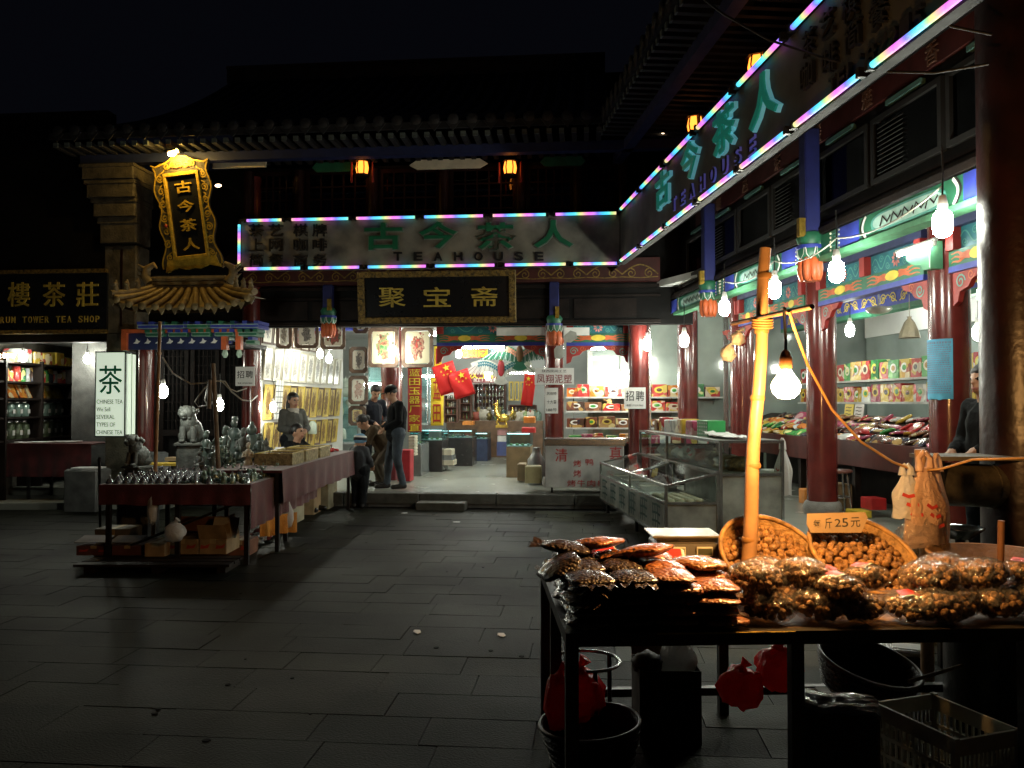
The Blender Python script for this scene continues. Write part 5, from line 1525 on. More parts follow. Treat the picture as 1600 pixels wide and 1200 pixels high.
kinds = [('silver_bell', k_bell, silver, 'small silver bell shaped trinket in the glittering rows at the front left of the stall', 'bell'),
	('jade_figurine', k_fig, jade, 'tiny green jade figurine in the crowd on the front stall table', 'figurine'),
	('bead_bracelet', k_ring, jaded, 'dark bead bracelet lying among trinkets on the front stall table', 'bracelet'),
	('brass_teapot', k_pot, brassm, 'miniature brass teapot among trinkets on the front stall table', 'teapot'),
	('jade_beast', k_beast, jaded, 'tiny dark jade beast among trinkets on the front stall table', 'figurine')]
TM = {}
for nm, fn, mt, lab, cat in kinds:
	m = MB(); fn(m, mt); TM[nm] = (m.mesh(nm), lab, cat)
rt = random.Random(21)
def trinket(nm, x, y, z, s, rz):
	me, lab, cat = TM[nm]
	o = bpy.data.objects.new(nm, me); COL.objects.link(o); o.matrix_basis = TR(x, y, z, rz=rz, s=s)
	tag(o, lab, cat, {'silver_bell': 'silver bells', 'jade_figurine': 'tiny jade figurines', 'bead_bracelet': 'bead bracelets', 'brass_teapot': 'miniature teapots', 'jade_beast': 'tiny jade beasts'}[nm] + ' on the trinket stall')
for j in range(8):
	for i in range(9):
		trinket('silver_bell', X0 + .06 + i * .082 + .025 * (j % 3), Y0 + .09 + j * .17, TZ + .001, rt.uniform(.75, .95), rt.uniform(0, 6))
n = 0; spots_ = []
while len(spots_) < 175 and n < 6000:
	n += 1
	x, y = rt.uniform(X0 + .80, X1 - .08), rt.uniform(Y0 + .07, Y0 + 1.55)
	if all((x - a) ** 2 + (y - b) ** 2 > .078 ** 2 for a, b in spots_): spots_.append((x, y))
for x, y in spots_: trinket(rt.choice(['jade_figurine', 'jade_figurine', 'bead_bracelet', 'brass_teapot', 'jade_beast', 'silver_bell']), x, y, TZ + .001, rt.uniform(.8, 1.1), rt.uniform(0, 6))
# trays, cards and boxes behind the trinkets
def gz(px, py, z=TZ): return G(px, py, z)
for px, py, w, d, h, mt, lab in ((262, 727, .62, .22, .03, pm('tray_yellow', (.62, .42, .05), .5), 'shallow yellow tray behind the silver bells'),
	(290, 720, .5, .2, .05, card, 'flat open cardboard tray behind the yellow tray'),
	(328, 724, .3, .16, .03, redp, 'red velvet tray left of the stall post'),
	(360, 726, .34, .16, .03, pm('velvet_red', (.4, .03, .03), .8), 'second red velvet tray right of the stall post'),
	(308, 716, .26, .14, .04, pm('velvet_red', (.4, .03, .03), .8), 'small red packet behind the trinkets'),
	(380, 731, .34, .12, .02, pm('tray_yellow', (.62, .42, .05), .5), 'narrow yellow tray beside the blue case'),
	(420, 741, .40, .28, .07, pm('case_blue', (.04, .07, .20), .5), 'flat dark blue open case at the table corner'),
	(392, 748, .16, .12, .05, whitep, 'white crumpled packet at the right front of the trinkets'),
	(362, 742, .14, .10, .05, whitep, 'small white packet among the trinkets')):
	q = gz(px, py); box_thing('stall_tray', ID, q.x, q.y, TZ + .001, w, d, h, mt, lab, 'tray', rz=rt.uniform(-.1, .1))
q = G(418, 724, TZ)
m = MB(Matrix.Translation((q.x, q.y, TZ))); m.mat(jaded); m.lathe([(.10, 0), (.2, .04), (.235, .09), (.21, .10), (.15, .06), (.02, .04)], 18); solo('jade_bowl', m, 'wide dark green jade bowl at the right corner of the front stall table', 'bowl')
for k, (px, py, z, w, d, h, rz_, lab) in enumerate(((443, 716, B2, .3, .22, .04, .4, 'open booklet with white pages on the rear stall table'), (456, 708, B2, .24, .3, .05, -.3, 'dark framed booklet on the rear stall table'), (440, 704, B2, .2, .2, .03, .2, 'small white price card propped among booklets'))):
	q = G(px, py, z); box_thing('booklet', M2 @ Matrix.Identity(4) if False else ID, q.x, q.y, z + .001, w, d, h, (paper, pm('book_dark', (.08, .08, .07), .5), paper)[k], lab, 'booklet', rz=rz_, rx=R(12))
wick = pm('wicker', (.42, .34, .17), .7, var=.4, scale=30, bump=.6, bscale=60)
for k, (x, w, lab) in enumerate(((.95, .5, 'flat straw box with raised rim at the middle of the rear stall table'), (1.6, .6, 'bigger straw box beside it on the rear stall table'), (2.3, .55, 'straw box nearest the red beads on the rear stall table'))):
	t = thing('straw_box', lab, 'box', M2 @ TR(x, .3, B2 + .001), 'straw boxes on the rear stall table')
	W_ = wm(t)
	m = MB(W_); m.mat(wick); m.box(-w / 2, w / 2, -.22, .22, 0, .02)
	part(t, 'bottom', m)
	for a, b, c, d in ((-w / 2, w / 2, -.22, -.2), (-w / 2, w / 2, .2, .22), (-w / 2, -w / 2 + .02, -.2, .2), (w / 2 - .02, w / 2, -.2, .2)):
		m = MB(W_); m.mat(wick); m.box(a, b, c, d, .0201, .13 + .0 * k); m.mat(goldp); m.box(a - .002, b + .002, c - .002, d + .002, .1301, .14); part(t, 'side', m)
m = MB(M2 @ TR(L2 - .35, .3, B2 + .001)); m.mat(pm('red_beads', (.6, .02, .02), .25, coat=.5))
for k in range(70):
	a = rt.uniform(0, 6.28); r = .24 * math.sqrt(rt.random()); m.ball((math.cos(a) * r, math.sin(a) * r * .6, .02 + .05 * (1 - r / .24) * rt.random()), .02, 6, 4)
o = solo('bead_pile', m, 'heap of bright red beads at the far end of the red cloth table', 'beads');
# stall posts, wires
bp0, bp1 = G(239, 852, 0.0), P(250, 503, 8.15)
m = MB(); m.mat(bamboo); m.tube([Vector(bp0).lerp(bp1, i / 8) for i in range(9)], .018, 8, rad=[.022 - .0007 * i for i in range(9)])
for i in range(1, 8): p = Vector(bp0).lerp(bp1, i / 8); m.lathe([(.023, -.012), (.0255, 0), (.023, .012)], 8, T=Matrix.Translation(p))
solo('bamboo_pole', m, 'tall thin bamboo pole standing at the front of the trinket stall', 'pole')
bp0, bp1 = P(342, 735, 9.2), P(333, 568, 9.2)
bp0.z = TZ
m = MB(); m.mat(pm('old_timber', (.22, .15, .09), .7, var=.4)); m.tube([bp0, bp1], .026, 8); m.tube([bp1 + Vector((-.02, -.03, -.18)), bp1 + Vector((-.03, -.03, -.50))], .024, 6)
solo('wooden_post', m, 'short weathered post carrying the looped wires above the jade carvings', 'post')
bp0, bp1 = G(157, 850, 0), P(155, 716, 8.1)
m = MB(); m.mat(iron); m.tube([bp0, bp1], .014, 6); solo('iron_rod', m, 'thin dark rod at the left front corner of the trinket stall', 'rod')
A = P(253, 555, 9.6)
m = MB(); m.mat(cordm)
pt = lambda x, y, Y=9.3: P(x, y, Y)
m.tube([pt(254, 558), pt(270, 583), pt(298, 600), pt(322, 598), pt(332, 594)], .009, 5)
solo('lamp_wire', m, 'pale slack wire from the left stall bulb to the weathered post', 'wire')
m = MB(); m.mat(cordm); m.tube([pt(332, 594), pt(318, 608), pt(304, 628), pt(310, 636), pt(330, 632), pt(337, 620)], .009, 5); m.tube([pt(326, 600), pt(320, 625), pt(324, 632)], .008, 5); solo('lamp_wire', m, 'pale coil of wire looped left of the weathered post', 'wire')
m = MB(); m.mat(cordm); m.tube([pt(332, 595), pt(352, 596), pt(362, 612), pt(378, 625), pt(392, 627, 11), pt(402, 618, 12)], .009, 5); m.tube([pt(345, 594), pt(358, 607), pt(370, 612), pt(385, 607, 10.5)], .007, 5); solo('lamp_wire', m, 'pale wires drooping from the weathered post to the shop pillar', 'wire')
# ------------------------------------------------------------ stone and jade carvings on the table behind
stw = pm('carved_stone', (.12, .13, .12), .55, var=.35, scale=12, bump=.4, bscale=40)
stg = pm('carved_jade', (.09, .125, .11), .4, var=.4, scale=10, bump=.4, bscale=30, coat=.3)
def lion(M, label, s, mt):
	t = thing('stone_lion', label, 'statue', M)
	m = MB(); m.mat(mt); m.box(-.2 * s, .2 * s, -.2 * s, .2 * s, 0, .36 * s, bev=.02); m.box(-.23 * s, .23 * s, -.23 * s, .23 * s, .3601 * s, .40 * s, bev=.01); part(t, 'plinth', m, local=True)
	m = MB(TR(0, 0, .40 * s, s=s)); m.mat(mt)
	rr0 = lambda v: 1 + .08 * nz(v.x * 5 + 3, v.y * 5, v.z * 5)
	m.ball((.03, .02, .17), (.16, .17, .20), 14, 9, fn=rr0); m.ball((-.03, -.05, .33), (.13, .13, .20), 12, 8, fn=rr0); m.ball((-.06, -.09, .47), (.125, .125, .12), 14, 9, fn=rr0)
	m.ball((-.10, -.19, .445), (.06, .06, .05), 8, 6); m.ball((-.09, -.17, .40), (.05, .06, .03), 8, 5)
	for k in range(9):
		a = k * .7; m.ball((-.04 + math.cos(a) * .12, -.04 + math.sin(a) * .11, .50 - .035 * (k % 4)), .045, 7, 5)
	for sg in (-1, 1):
		m.cone((sg * .085 - .03, -.16, 0), (sg * .075 - .03, -.12, .25), .045, .055, 8); m.ball((sg * .085 - .03, -.18, .025), (.05, .07, .03), 8, 5)
		m.ball((sg * .14, .06, .09), (.06, .12, .09), 9, 6); m.ball((sg * .09 - .05, -.1, .55), .028, 6, 4); m.ball((sg * .05 - .09, -.20, .49), .016, 6, 4)
	part(t, 'lion', m, local=True); return t
q = G(298, 722, TZ + .02); q = P(298, 722, 10.4)
lion(Matrix.Translation((q.x, 10.4, TZ + .001)) @ Matrix.Rotation(R(15), 4, 'Z'), 'tall pale carved stone lion on a plinth at the back of the trinket stall', .78, stw)
q = P(217, 735, 9.8)
lion(Matrix.Translation((q.x, 9.8, TZ * .0 + .62)) @ Matrix.Rotation(R(-20), 4, 'Z'), 'smaller stone lion on a stand below the lit tea sign', .62, stw)
m = MB(); m.mat(stone_dk); m.box(q.x - .18, q.x + .18, 9.62, 9.98, 0, .619, bev=.02); solo('stone_stand', m, 'dark square stone stand carrying the smaller lion', 'stand')
def buddha(M, label, s, mt):
	t = thing('jade_statue', label, 'statue', M, 'carved figures at the back of the trinket stall')
	m = MB(TR(s=s)); m.mat(mt); m.lathe([(.20, 0), (.24, .03), (.20, .07), (.24, .10)], 14, sy=.8); part(t, 'lotus_base', m, local=True)
	m = MB(TR(s=s)); m.mat(mt)
	f = lambda v: 1 + .07 * nz(v.x * 4 + s * 9, v.y * 4, v.z * 4)
	m.ball((0, 0, .17), (.22, .17, .09), 14, 8, fn=f); m.ball((0, .02, .33), (.14, .11, .19), 12, 8, fn=f); m.ball((0, 0, .56), (.075, .08, .10), 10, 8); m.ball((0, .02, .66), (.035, .035, .045), 8, 5)
	for sg in (-1, 1):
		m.tube([(sg * .13, .02, .44), (sg * .19, -.02, .30), (sg * .08, -.13, .24)], .045, 7, rad=[.055, .045, .03]); m.ball((sg * .075, 0, .55), (.015, .02, .05), 6, 4)
	part(t, 'figure', m, local=True); return t
def guanyin(M, label, s, mt):
	t = thing('jade_statue', label, 'statue', M, 'carved figures at the back of the trinket stall')
	m = MB(TR(s=s)); m.mat(mt); m.lathe([(.12, 0), (.14, .03), (.10, .06)], 12); part(t, 'base', m, local=True)
	m = MB(TR(s=s)); m.mat(mt); f = lambda v: 1 + .08 * nz(v.x * 5 + s * 7, v.y * 5, v.z * 5)
	m.lathe([(.10, .06), (.115, .14), (.09, .30), (.085, .42), (.11, .50), (.05, .57)], 12, sy=.8); m.ball((0, -.01, .64), (.05, .055, .07), 9, 7); m.ball((0, .015, .70), (.055, .06, .05), 8, 5)
	for sg in (-1, 1): m.tube([(sg * .10, 0, .50), (sg * .13, -.04, .38), (sg * .03, -.10, .40)], .03, 6, rad=[.04, .035, .02])
	part(t, 'figure', m, local=True); return t
rs2 = random.Random(9)
st = [(393, 722, 10.9, 'b', .80, stg, 'large grey jade seated figure by the shop pillar'), (388, 723, 9.7, 'g', .46, pm('ivory', (.60, .52, .38), .5), 'small ivory coloured standing figure in front of the grey seated one'),
	(322, 722, 10.3, 'g', .62, stg, 'standing jade figure just right of the pale lion'), (338, 722, 10.7, 'b', .55, stg, 'seated jade figure behind the weathered post'),
	(352, 720, 10.2, 'g', .70, stg, 'standing jade figure right of the weathered post'), (366, 719, 10.8, 'g', .84, stg, 'tallest standing jade figure in the back row'),
	(372, 724, 10.0, 'b', .44, stg, 'small seated jade figure in the front row'), (312, 726, 9.9, 'b', .36, stw, 'small pale seated figure at the foot of the lion'),
	(333, 727, 9.7, 'g', .40, stg, 'little standing jade figure near the red trays'), (358, 727, 9.7, 'b', .36, jade, 'little green seated figure near the red trays'),
	(405, 722, 10.3, 'g', .58, stg, 'standing jade figure at the right end of the carvings'), (415, 720, 10.8, 'b', .50, stw, 'pale seated figure at the right end of the carvings'),
	(345, 724, 10.0, 'g', .52, jade, 'slender green jade figure between the seated ones'), (380, 722, 10.4, 'g', .66, stw, 'pale standing figure left of the large seated one')]
for px, py, Y, kd, s, mt, lab in st:
	q = P(px, py, Y); (buddha if kd == 'b' else guanyin)(Matrix.Translation((q.x, Y, TZ + .001)) @ Matrix.Rotation(rs2.uniform(-.5, .5), 4, 'Z'), lab, s, mt)
# ------------------------------------------------------------ boxes on the ground in front
pk = G(112, 897, 0); pk1 = G(352, 900, 0)
m = MB(); m.mat(darkwood)
for k in range(3): m.box(pk.x, pk1.x, pk.y + .02 + k * .16, pk.y + .15 + k * .16, .06, .085)
for x in (pk.x + .1, (pk.x + pk1.x) / 2, pk1.x - .12): m.box(x, x + .08, pk.y + .03, pk.y + .46, 0, .0599)
solo('wooden_pallet', m, 'low dark wooden pallet on the paving in front of the trinket stall', 'pallet')
redprint = pm('print_red', (.45, .05, .03), .7)
def carton(px0, px1, py_b, z, h, d, label, mt=card, prints=True, flap=False):
	a = G(px0, py_b, 0); b = G(px1, py_b, 0); y = a.y
	k = (y) / y
	a = P(px0, 600, y); b = P(px1, 600, y)
	t = thing('carton', label, 'box', Matrix.Translation(((a.x + b.x) / 2, y + d / 2, z)), 'cartons in front of the trinket stall')
	W_ = wm(t); w = (b.x - a.x)
	m = MB(W_); m.mat(mt); m.box(-w / 2, w / 2, -d / 2, d / 2, 0, h, bev=.006); part(t, 'body', m)
	m = MB(W_); m.mat(pm('tape', (.45, .36, .2), .3)); m.box(-.03, .03, -d / 2 - .001, d / 2 + .001, h * .7, h + .001); part(t, 'tape', m)
	if prints:
		m = MB(W_); m.mat(redprint)
		for c in (-w * .28, w * .28): m.prism([(c - .05, h * .35), (c + .03, h * .4), (c + .05, h * .7), (c + .0, h * .55), (c - .04, h * .62)], -d / 2 - .0015, -d / 2)
		part(t, 'red_mark', m)
	if flap:
		m = MB(W_); m.mat(mt)
		m.box(-w / 2, w / 2, -.005, 0, 0, .16, T=TR(0, -d / 2 + .01, h + .001, rx=R(24))); m.box(-.005, 0, -d / 2, d / 2, 0, .14, T=TR(w / 2, 0, h + .001, ry=R(-20))); part(t, 'flap', m)
	return t
carton(228, 260, 884, .09, .13, .36, 'narrow brown carton between the grey lidded boxes and the printed cartons', card, prints=False)
carton(150, 205, 872, .0, .30, .30, 'dull grey carton behind the grey lidded boxes under the table', pm('grey_board', (.16, .16, .15), .6), prints=False)
carton(360, 392, 868, .0, .16, .3, 'small reddish carton beside the pallet corner', pm('red_brown_box', (.22, .09, .05), .7))
greylid = pm('grey_lid', (.18, .16, .16), .7)
carton(122, 176, 882, .09, .095, .5, 'left low carton with grey lid on the pallet', pm('dull_red_box', (.14, .05, .04), .7, var=.3))
carton(177, 226, 882, .09, .095, .5, 'second low carton with grey lid on the pallet', pm('dull_red_box', (.14, .05, .04), .7, var=.3), prints=False)
carton(262, 312, 880, .09, .15, .4, 'brown carton with red print right of the bamboo pole', card)
carton(313, 356, 880, .09, .15, .4, 'brown carton with red print at the right end of the pallet', card, flap=True)
carton(277, 360, 868, .0, .27, .30, 'wide open carton standing behind the two printed cartons', pm('red_brown_box', (.22, .09, .05), .7, var=.3), prints=False, flap=True)
for px, py, w, lab in ((148, 848, .31, 'grey board lid propped on the left carton'), (200, 850, .29, 'grey board lid propped on the second carton'), (352, 824, .26, 'white board lid standing on the open carton')):
	ym, ang = (8.42, R(-80)) if px < 300 else (8.55, R(-30)); q = P(px, py, ym)
	if px < 300: q.z = .235
	m = MB(TR(q.x, ym, q.z, rx=ang)); m.mat(greylid if px < 300 else pm('pale_board', (.45, .43, .40), .7)); m.box(-w / 2, w / 2, 0, .008, -.11, .11); solo('cardboard_sheet', m, lab, 'cardboard', M=TR(q.x, ym, q.z, rx=ang))
def crumple(mb, c, r, amp=.25, fr=3.0, seed=0, nu=18, nv=12):
	mb.ball(c, r, nu, nv, fn=lambda v: 1 + amp * nz(v.x * fr + seed, v.y * fr, v.z * fr) + amp * .6 * abs(nz(v.x * fr * 2.3 + seed, v.y * fr * 2.3 + 4, v.z * fr * 2.3)))
whbag = bagm('bag_white', (.72, .72, .70), .86)
def plastic_bag(name, c, r, label, mt, group=None, tie=True, seed=1):
	t = thing(name, label, 'plastic bag', Matrix.Translation(c), group)
	m = MB(Matrix.Translation(c)); m.mat(mt); crumple(m, (0, 0, 0), r, .28, 2.6, seed); part(t, 'body', m)
	if tie:
		m = MB(Matrix.Translation(c)); m.mat(mt); z = r[2] * .9
		m.tube([(0, 0, z), (.01, 0, z + r[2] * .25), (.03, 0, z + r[2] * .5)], r[0] * .2, 7, rad=[r[0] * .4, r[0] * .14, r[0] * .3]); part(t, 'tied_neck', m)
	return t
q = P(273, 832, 8.0); plastic_bag('plastic_bag', Vector((q.x, 8.0, q.z)), (.10, .08, .09), 'small white crumpled bag among the cartons under the stall', whbag, seed=4)
q = P(238, 795, 8.25); plastic_bag('plastic_bag', Vector((q.x, 8.25, q.z)), (.045, .05, .16), 'thin white bag hanging beside the bamboo pole under the table', whbag, seed=6)
q = P(440, 790, 9.6);
t = thing('plastic_bag', 'long clear white plastic bag hanging from the stall table edge', 'plastic bag', Matrix.Translation(q))
m = MB(Matrix.Translation(q)); m.mat(whbag)
m.lathe([(.03, .30), (.05, .22), (.08, .08), (.13, -.06), (.16, -.16), (.13, -.24), (.02, -.26)], 16, sy=.5); m.v = [v + Vector((0.03 * nz(v.x * 9, v.z * 9), .02 * nz(v.z * 12, v.x * 7), 0.02 * nz(v.x * 8, 3))) for v in m.v]; part(t, 'body', m)
q0, q1 = P(406, 818, 9.2), P(456, 812, 9.6)
m = MB(); m.mat(pm('orange_cloth', (.60, .22, .02), .8, var=.3, bump=.4)); MO = frame((q0.x, q0.y, 0), (q1.x - q0.x, q1.y - q0.y)); m.T = MO; drape(m, 0, .55, 0, .12, .34, .03, 4, 20); solo('orange_cloth', m, 'bright orange cloth showing below the white hanging bag', 'cloth')
for px0, px1, pyb, h, lab, mt in ((457, 489, 822, .40, 'pale wooden box under the rear stall table', pm('pale_crate', (.40, .36, .24), .7, var=.3)), (490, 512, 806, .40, 'brown carton under the red cloth', card), (513, 541, 797, .46, 'light carton under the red cloth by the child', pm('pale_crate', (.40, .36, .24), .7, var=.3))):
	a = G(px0, pyb, 0); b = P(px1, 600, a.y); w = b.x - a.x
	MM = frame((a.x, a.y + .1, 0), (c1.x - c0.x, c1.y - c0.y))
	m = MB(MM); m.mat(mt); m.box(0, w * 2.2, .02, .45, 0, h, bev=.01); m.mat(tape_ := pm('tape', (.45, .36, .2), .3)); m.box(-.002, w * 2.2 + .002, .2, .26, h * .6, h + .002); solo('carton', m, lab, 'box')
rj = random.Random(5)
for k in range(14):
	px = 376 + k * 4.5; py = 862 - k * 2.6 + rj.uniform(-4, 4)
	q = G(px, py, 0); mt = rj.choice([whbag, pm('rag_red', (.25, .03, .03), .8), pm('rag_grey', (.2, .2, .18), .8)])
	m = MB(Matrix.Translation((q.x, q.y, .05))); m.mat(mt); crumple(m, (0, 0, 0), (.09, .09, .055), .4, 3, k); solo('rubbish_scrap', m, 'crumpled scrap on the paving beside the cartons', 'scrap', 'crumpled scraps beside the cartons')
# litter on the paving
for px, py, lab in ((632, 802, 'white paper scrap near the stone step'), (713, 816, 'white leaf of litter on the paving beyond mid court'), (652, 988, 'white scrap of litter left of the nut stall'), (784, 993, 'white scrap of litter nearest the nut stall legs')):
	q = G(px, py, 0); m = MB(TR(q.x, q.y, .002, rz=px)); m.mat(paper); m.prism([(-.05, -.02), (.0, -.03), (.05, .0), (.02, .025), (-.04, .02)], 0, .004, axis='z'); solo('litter', m, lab, 'litter')
# ================================================================== rear shop: pictures
framew = pm('picture_frame', (.16, .10, .07), .4, var=.3, scale=12)
framel = pm('picture_frame_light', (.50, .46, .36), .4, var=.2)
framey = pm('scroll_mount', (.62, .46, .10), .6, var=.2)
prints = [printm('print_ink', (.66, .62, .52), [(.05, .05, .05), (.25, .22, .2), (.12, .11, .1)], .55, .85),
	printm('print_yellow', (.58, .44, .14), [(.10, .05, .02), (.28, .16, .05), (.05, .04, .03)], .75, .95),
	printm('print_pale', (.72, .70, .62), [(.30, .26, .22), (.12, .12, .1), (.45, .38, .3)], .7, .9, 9)]
grn = printm('print_green_figure', (.68, .62, .44), [(.03, .13, .04), (.20, .30, .14), (.35, .10, .07), (.05, .05, .03)], .62, .90, 6)
redf = printm('print_red_figure', (.68, .62, .44), [(.45, .06, .05), (.12, .06, .05), (.5, .3, .2), (.3, .05, .06)], .62, .85, 6)
budf = printm('print_pink_figure', (.62, .58, .48), [(.35, .18, .14), (.5, .36, .28), (.15, .1, .08)], .70, .85, 6)
def picture(M, w, h, label, pr, fr=None, group='framed pictures in the rear shop', cut=0.0, fw=None):
	t = thing('framed_picture', label, 'picture', M, group)
	fw = fw or min(w, h) * .09
	c = cut or 0.0005
	o = [(-w / 2 + c, -h / 2), (w / 2 - c, -h / 2), (w / 2, -h / 2 + c), (w / 2, h / 2 - c), (w / 2 - c, h / 2), (-w / 2 + c, h / 2), (-w / 2, h / 2 - c), (-w / 2, -h / 2 + c)]
	k = max(0.0005, c * .75)
	W_, H_ = w - 2 * fw, h - 2 * fw
	i = [(-W_ / 2 + k, -H_ / 2), (W_ / 2 - k, -H_ / 2), (W_ / 2, -H_ / 2 + k), (W_ / 2, H_ / 2 - k), (W_ / 2 - k, H_ / 2), (-W_ / 2 + k, H_ / 2), (-W_ / 2, H_ / 2 - k), (-W_ / 2, -H_ / 2 + k)]
	m = MB(M); m.mat(fr or framew)
	vs = [(p[0], -.03, p[1]) for p in o] + [(p[0], -.018, p[1]) for p in i] + [(p[0], .0, p[1]) for p in o] + [(p[0], .0, p[1]) for p in i]
	fs = []
	for a in range(8):
		b = (a + 1) % 8
		fs += [(a, b, b + 8, a + 8), (a + 16, a, a + 8 + 0, a + 16)[:0] or (a, a + 16, b + 16, b), (a + 8, b + 8, b + 24, a + 24), (a + 16, a + 24, b + 24, b + 16)]
	m.add(vs, fs, False); part(t, 'frame', m)
	m = MB(); m.mat(pr); m.box(-W_ / 2 + k * .3, W_ / 2 - k * .3, -.012, -.004, -H_ / 2 + k * .3, H_ / 2 - k * .3)
	me = m.mesh('print'); o_ = bpy.data.objects.new('print', me); COL.objects.link(o_); o_.parent = t; WM[o_.name] = M.copy()
	return t
# picture wall (faces right); frame whose x axis runs into the shop
pw0 = WB @ Vector((SIDE_U, .9, 0))
WP = frame((pw0.x, pw0.y, 0), ((WB.to_3x3() @ Vector((0, 1, 0))).x, (WB.to_3x3() @ Vector((0, 1, 0))).y))
rows = [(2.92, .62, .44, 0, 7, 'top row'), (2.28, .58, .40, 2, 10, 'second row'), (1.62, .60, .36, 1, 11, 'third row, yellow'), (1.02, .50, .34, 1, 11, 'low yellow row'), (.56, .34, .30, 0, 11, 'lowest row')]
ords = ['first', 'second', 'third', 'fourth', 'fifth', 'sixth', 'seventh', 'eighth', 'ninth', 'tenth', 'eleventh']
for z, h, w, pk_, n, nm in rows:
	for i in range(n):
		x = .22 + i * (w + .035)
		if x > 4.4: break
		M = WP @ TR(x, -.025, z + .01 * nz(i, z * 7), rx=R(5))
		fr_m = framew if pk_ == 0 else (framel if pk_ == 2 else (framew if i % 2 else framey))
		picture(M, w, h, '%s picture from the front, %s of the picture wall' % (ords[i], nm), prints[pk_], fr_m, fw=.035)
# small calligraphy grid hanging among the scrolls
MC = WP @ TR(.62, -.07, 1.66, rx=R(4))
t = thing('calligraphy_sheet', 'white calligraphy sheet ruled in squares hanging among yellow scroll pictures', 'sheet', MC)
m = MB(MC); m.mat(paper); m.box(-.17, .17, -.006, 0, -.34, .34); part(t, 'sheet', m)
m = MB(MC); m.mat(black)
for i in range(1, 7): m.box(-.17, .17, -.0075, -.0061, -.34 + .68 * i / 7 - .006, -.34 + .68 * i / 7 + .006)
for i in (1, 2): m.box(-.17 + .34 * i / 3 - .005, -.17 + .34 * i / 3 + .005, -.0078, -.0062, -.34, .34)
part(t, 'ruled_grid', m)
# hanging frames across the opening (face the court)
def hung(px0, py0, px1, py1, v, label, pr, cut=.05, rz=0.0):
	a, b = on(WB, px0, py0, v), on(WB, px1, py1, v)
	M = WB @ TR((a.x + b.x) / 2, v, (a.z + b.z) / 2, rz=rz)
	t = picture(M, b.x - a.x, a.z - b.z, label, pr, framew, cut=cut, fw=.055)
	m = MB(M); m.mat(paper)
	w, h = b.x - a.x, a.z - b.z
	for sx in (-1, 1):
		for sz in (-1, 1):
			m.prism([(sx * w / 2, sz * h / 2), (sx * (w / 2 - .09), sz * h / 2), (sx * w / 2, sz * (h / 2 - .09))][::sx * sz], -.004, -.001)
	part(t, 'corner_guard', m); return t
hung(576, 512, 623, 574, 1.0, 'large framed picture of a green robed figure with a tall halberd', grn)
hung(628, 512, 677, 574, 1.0, 'large framed picture of a red dancing figure beside the green robed one', redf)
hung(546, 542, 575, 583, 1.1, 'small framed picture of a seated lady in ink left of the green figure', prints[0])
hung(545, 587, 575, 632, 1.12, 'framed picture of a round pink bearded figure below the seated lady', budf)
hung(552, 496, 576, 521, 1.15, 'small framed picture cut off under the header left of the green figure', prints[0])
hung(461, 496, 498, 544, 1.2, 'large framed ink picture of a standing warrior at the left, top row', prints[0])
hung(502, 496, 540, 546, 1.6, 'framed picture with dark green and red panels beside the ink warrior', printm('print_mixed', (.6, .56, .45), [(.02, .08, .04), (.3, .03, .03), (.05, .1, .06)], .9, .9, 4))
hung(432, 498, 455, 545, 1.1, 'narrow framed picture hung at an angle by the left pillar', prints[2], rz=R(25))
hung(545, 634, 572, 665, 1.14, 'framed picture low beside the standing man', prints[1])
# ================================================================== cabinets at the far left of the shop
glow_glass = glassm('cabinet_glass', (.80, .95, .95), .10)
def cabinet(x0, x1, y0, y1, z0, z1, label, nsh=3, items=None, seed=0, W=WB, face=-1):
	t = thing('glass_cabinet', label, 'cabinet', W @ Matrix.Translation(((x0 + x1) / 2, (y0 + y1) / 2, z0)))
	m = MB(W); m.mat(steel)
	for x in (x0, x1):
		for y in (y0, y1): m.box(x - .012, x + .012, y - .012, y + .012, z0, z1)
	m.box(x0, x1, y0, y1, z1 + .0003, z1 + .03); part(t, 'frame', m)
	m = MB(W); m.mat(pm('cabinet_back', (.55, .62, .62), .4)); m.box(x0 + .013, x1 - .013, y1 - .006, y1 - .001, z0, z1); m.box(x0, x1, y0, y1, z0 - .05, z0 - .0003); part(t, 'back', m)
	for k in range(1, nsh + 1):
		m = MB(W); m.mat(glassc); z = z0 + (z1 - z0) * k / (nsh + 1); m.box(x0 + .013, x1 - .013, y0 + .02, y1 - .01, z, z + .008); part(t, 'glass_shelf', m)
	m = MB(W); m.mat(glow_glass); m.box(x0 + .013, x1 - .013, y0 - .003, y0 + .003, z0, z1); part(t, 'glass_front', m)
	return t
def ornament(M, kind, s, mt, label, group):
	m = MB(M @ TR(s=s)); m.mat(mt)
	if kind == 'vase': m.lathe([(.05, 0), (.06, .01), (.11, .10), (.12, .17), (.07, .26), (.05, .29), (.075, .33)], 14)
	elif kind == 'rock': crumple(m, (0, 0, .15), (.18, .10, .16), .35, 2.5, s * 30); m.box(-.12, .12, -.07, .07, 0, .02)
	elif kind == 'dome': m.lathe([(.10, 0), (.10, .16), (.09, .22), (.05, .27), (.01, .285)], 14)
	elif kind == 'boat': m.ball((0, 0, .09), (.28, .07, .08), 14, 7, fn=lambda v: 1 + .3 * abs(v.x) ** 3 * (1 if v.z > 0 else .2)); m.cone((-.05, 0, .1), (-.05, 0, .34), .008, .006, 5); m.box(-.15, .04, -.004, .004, .16, .30)
	elif kind == 'plate': m.lathe([(.02, 0), (.15, .015), (.155, .025), (.02, .012)], 16, T=TR(0, 0, .155, rx=R(78)))
	elif kind == 'bust': m.lathe([(.07, 0), (.08, .03), (.05, .06), (.09, .12), (.10, .17), (.04, .21)], 12, sy=.7); m.ball((0, 0, .27), (.055, .06, .07), 10, 7)
	return solo('ornament', m, label, 'ornament', group, M=M)
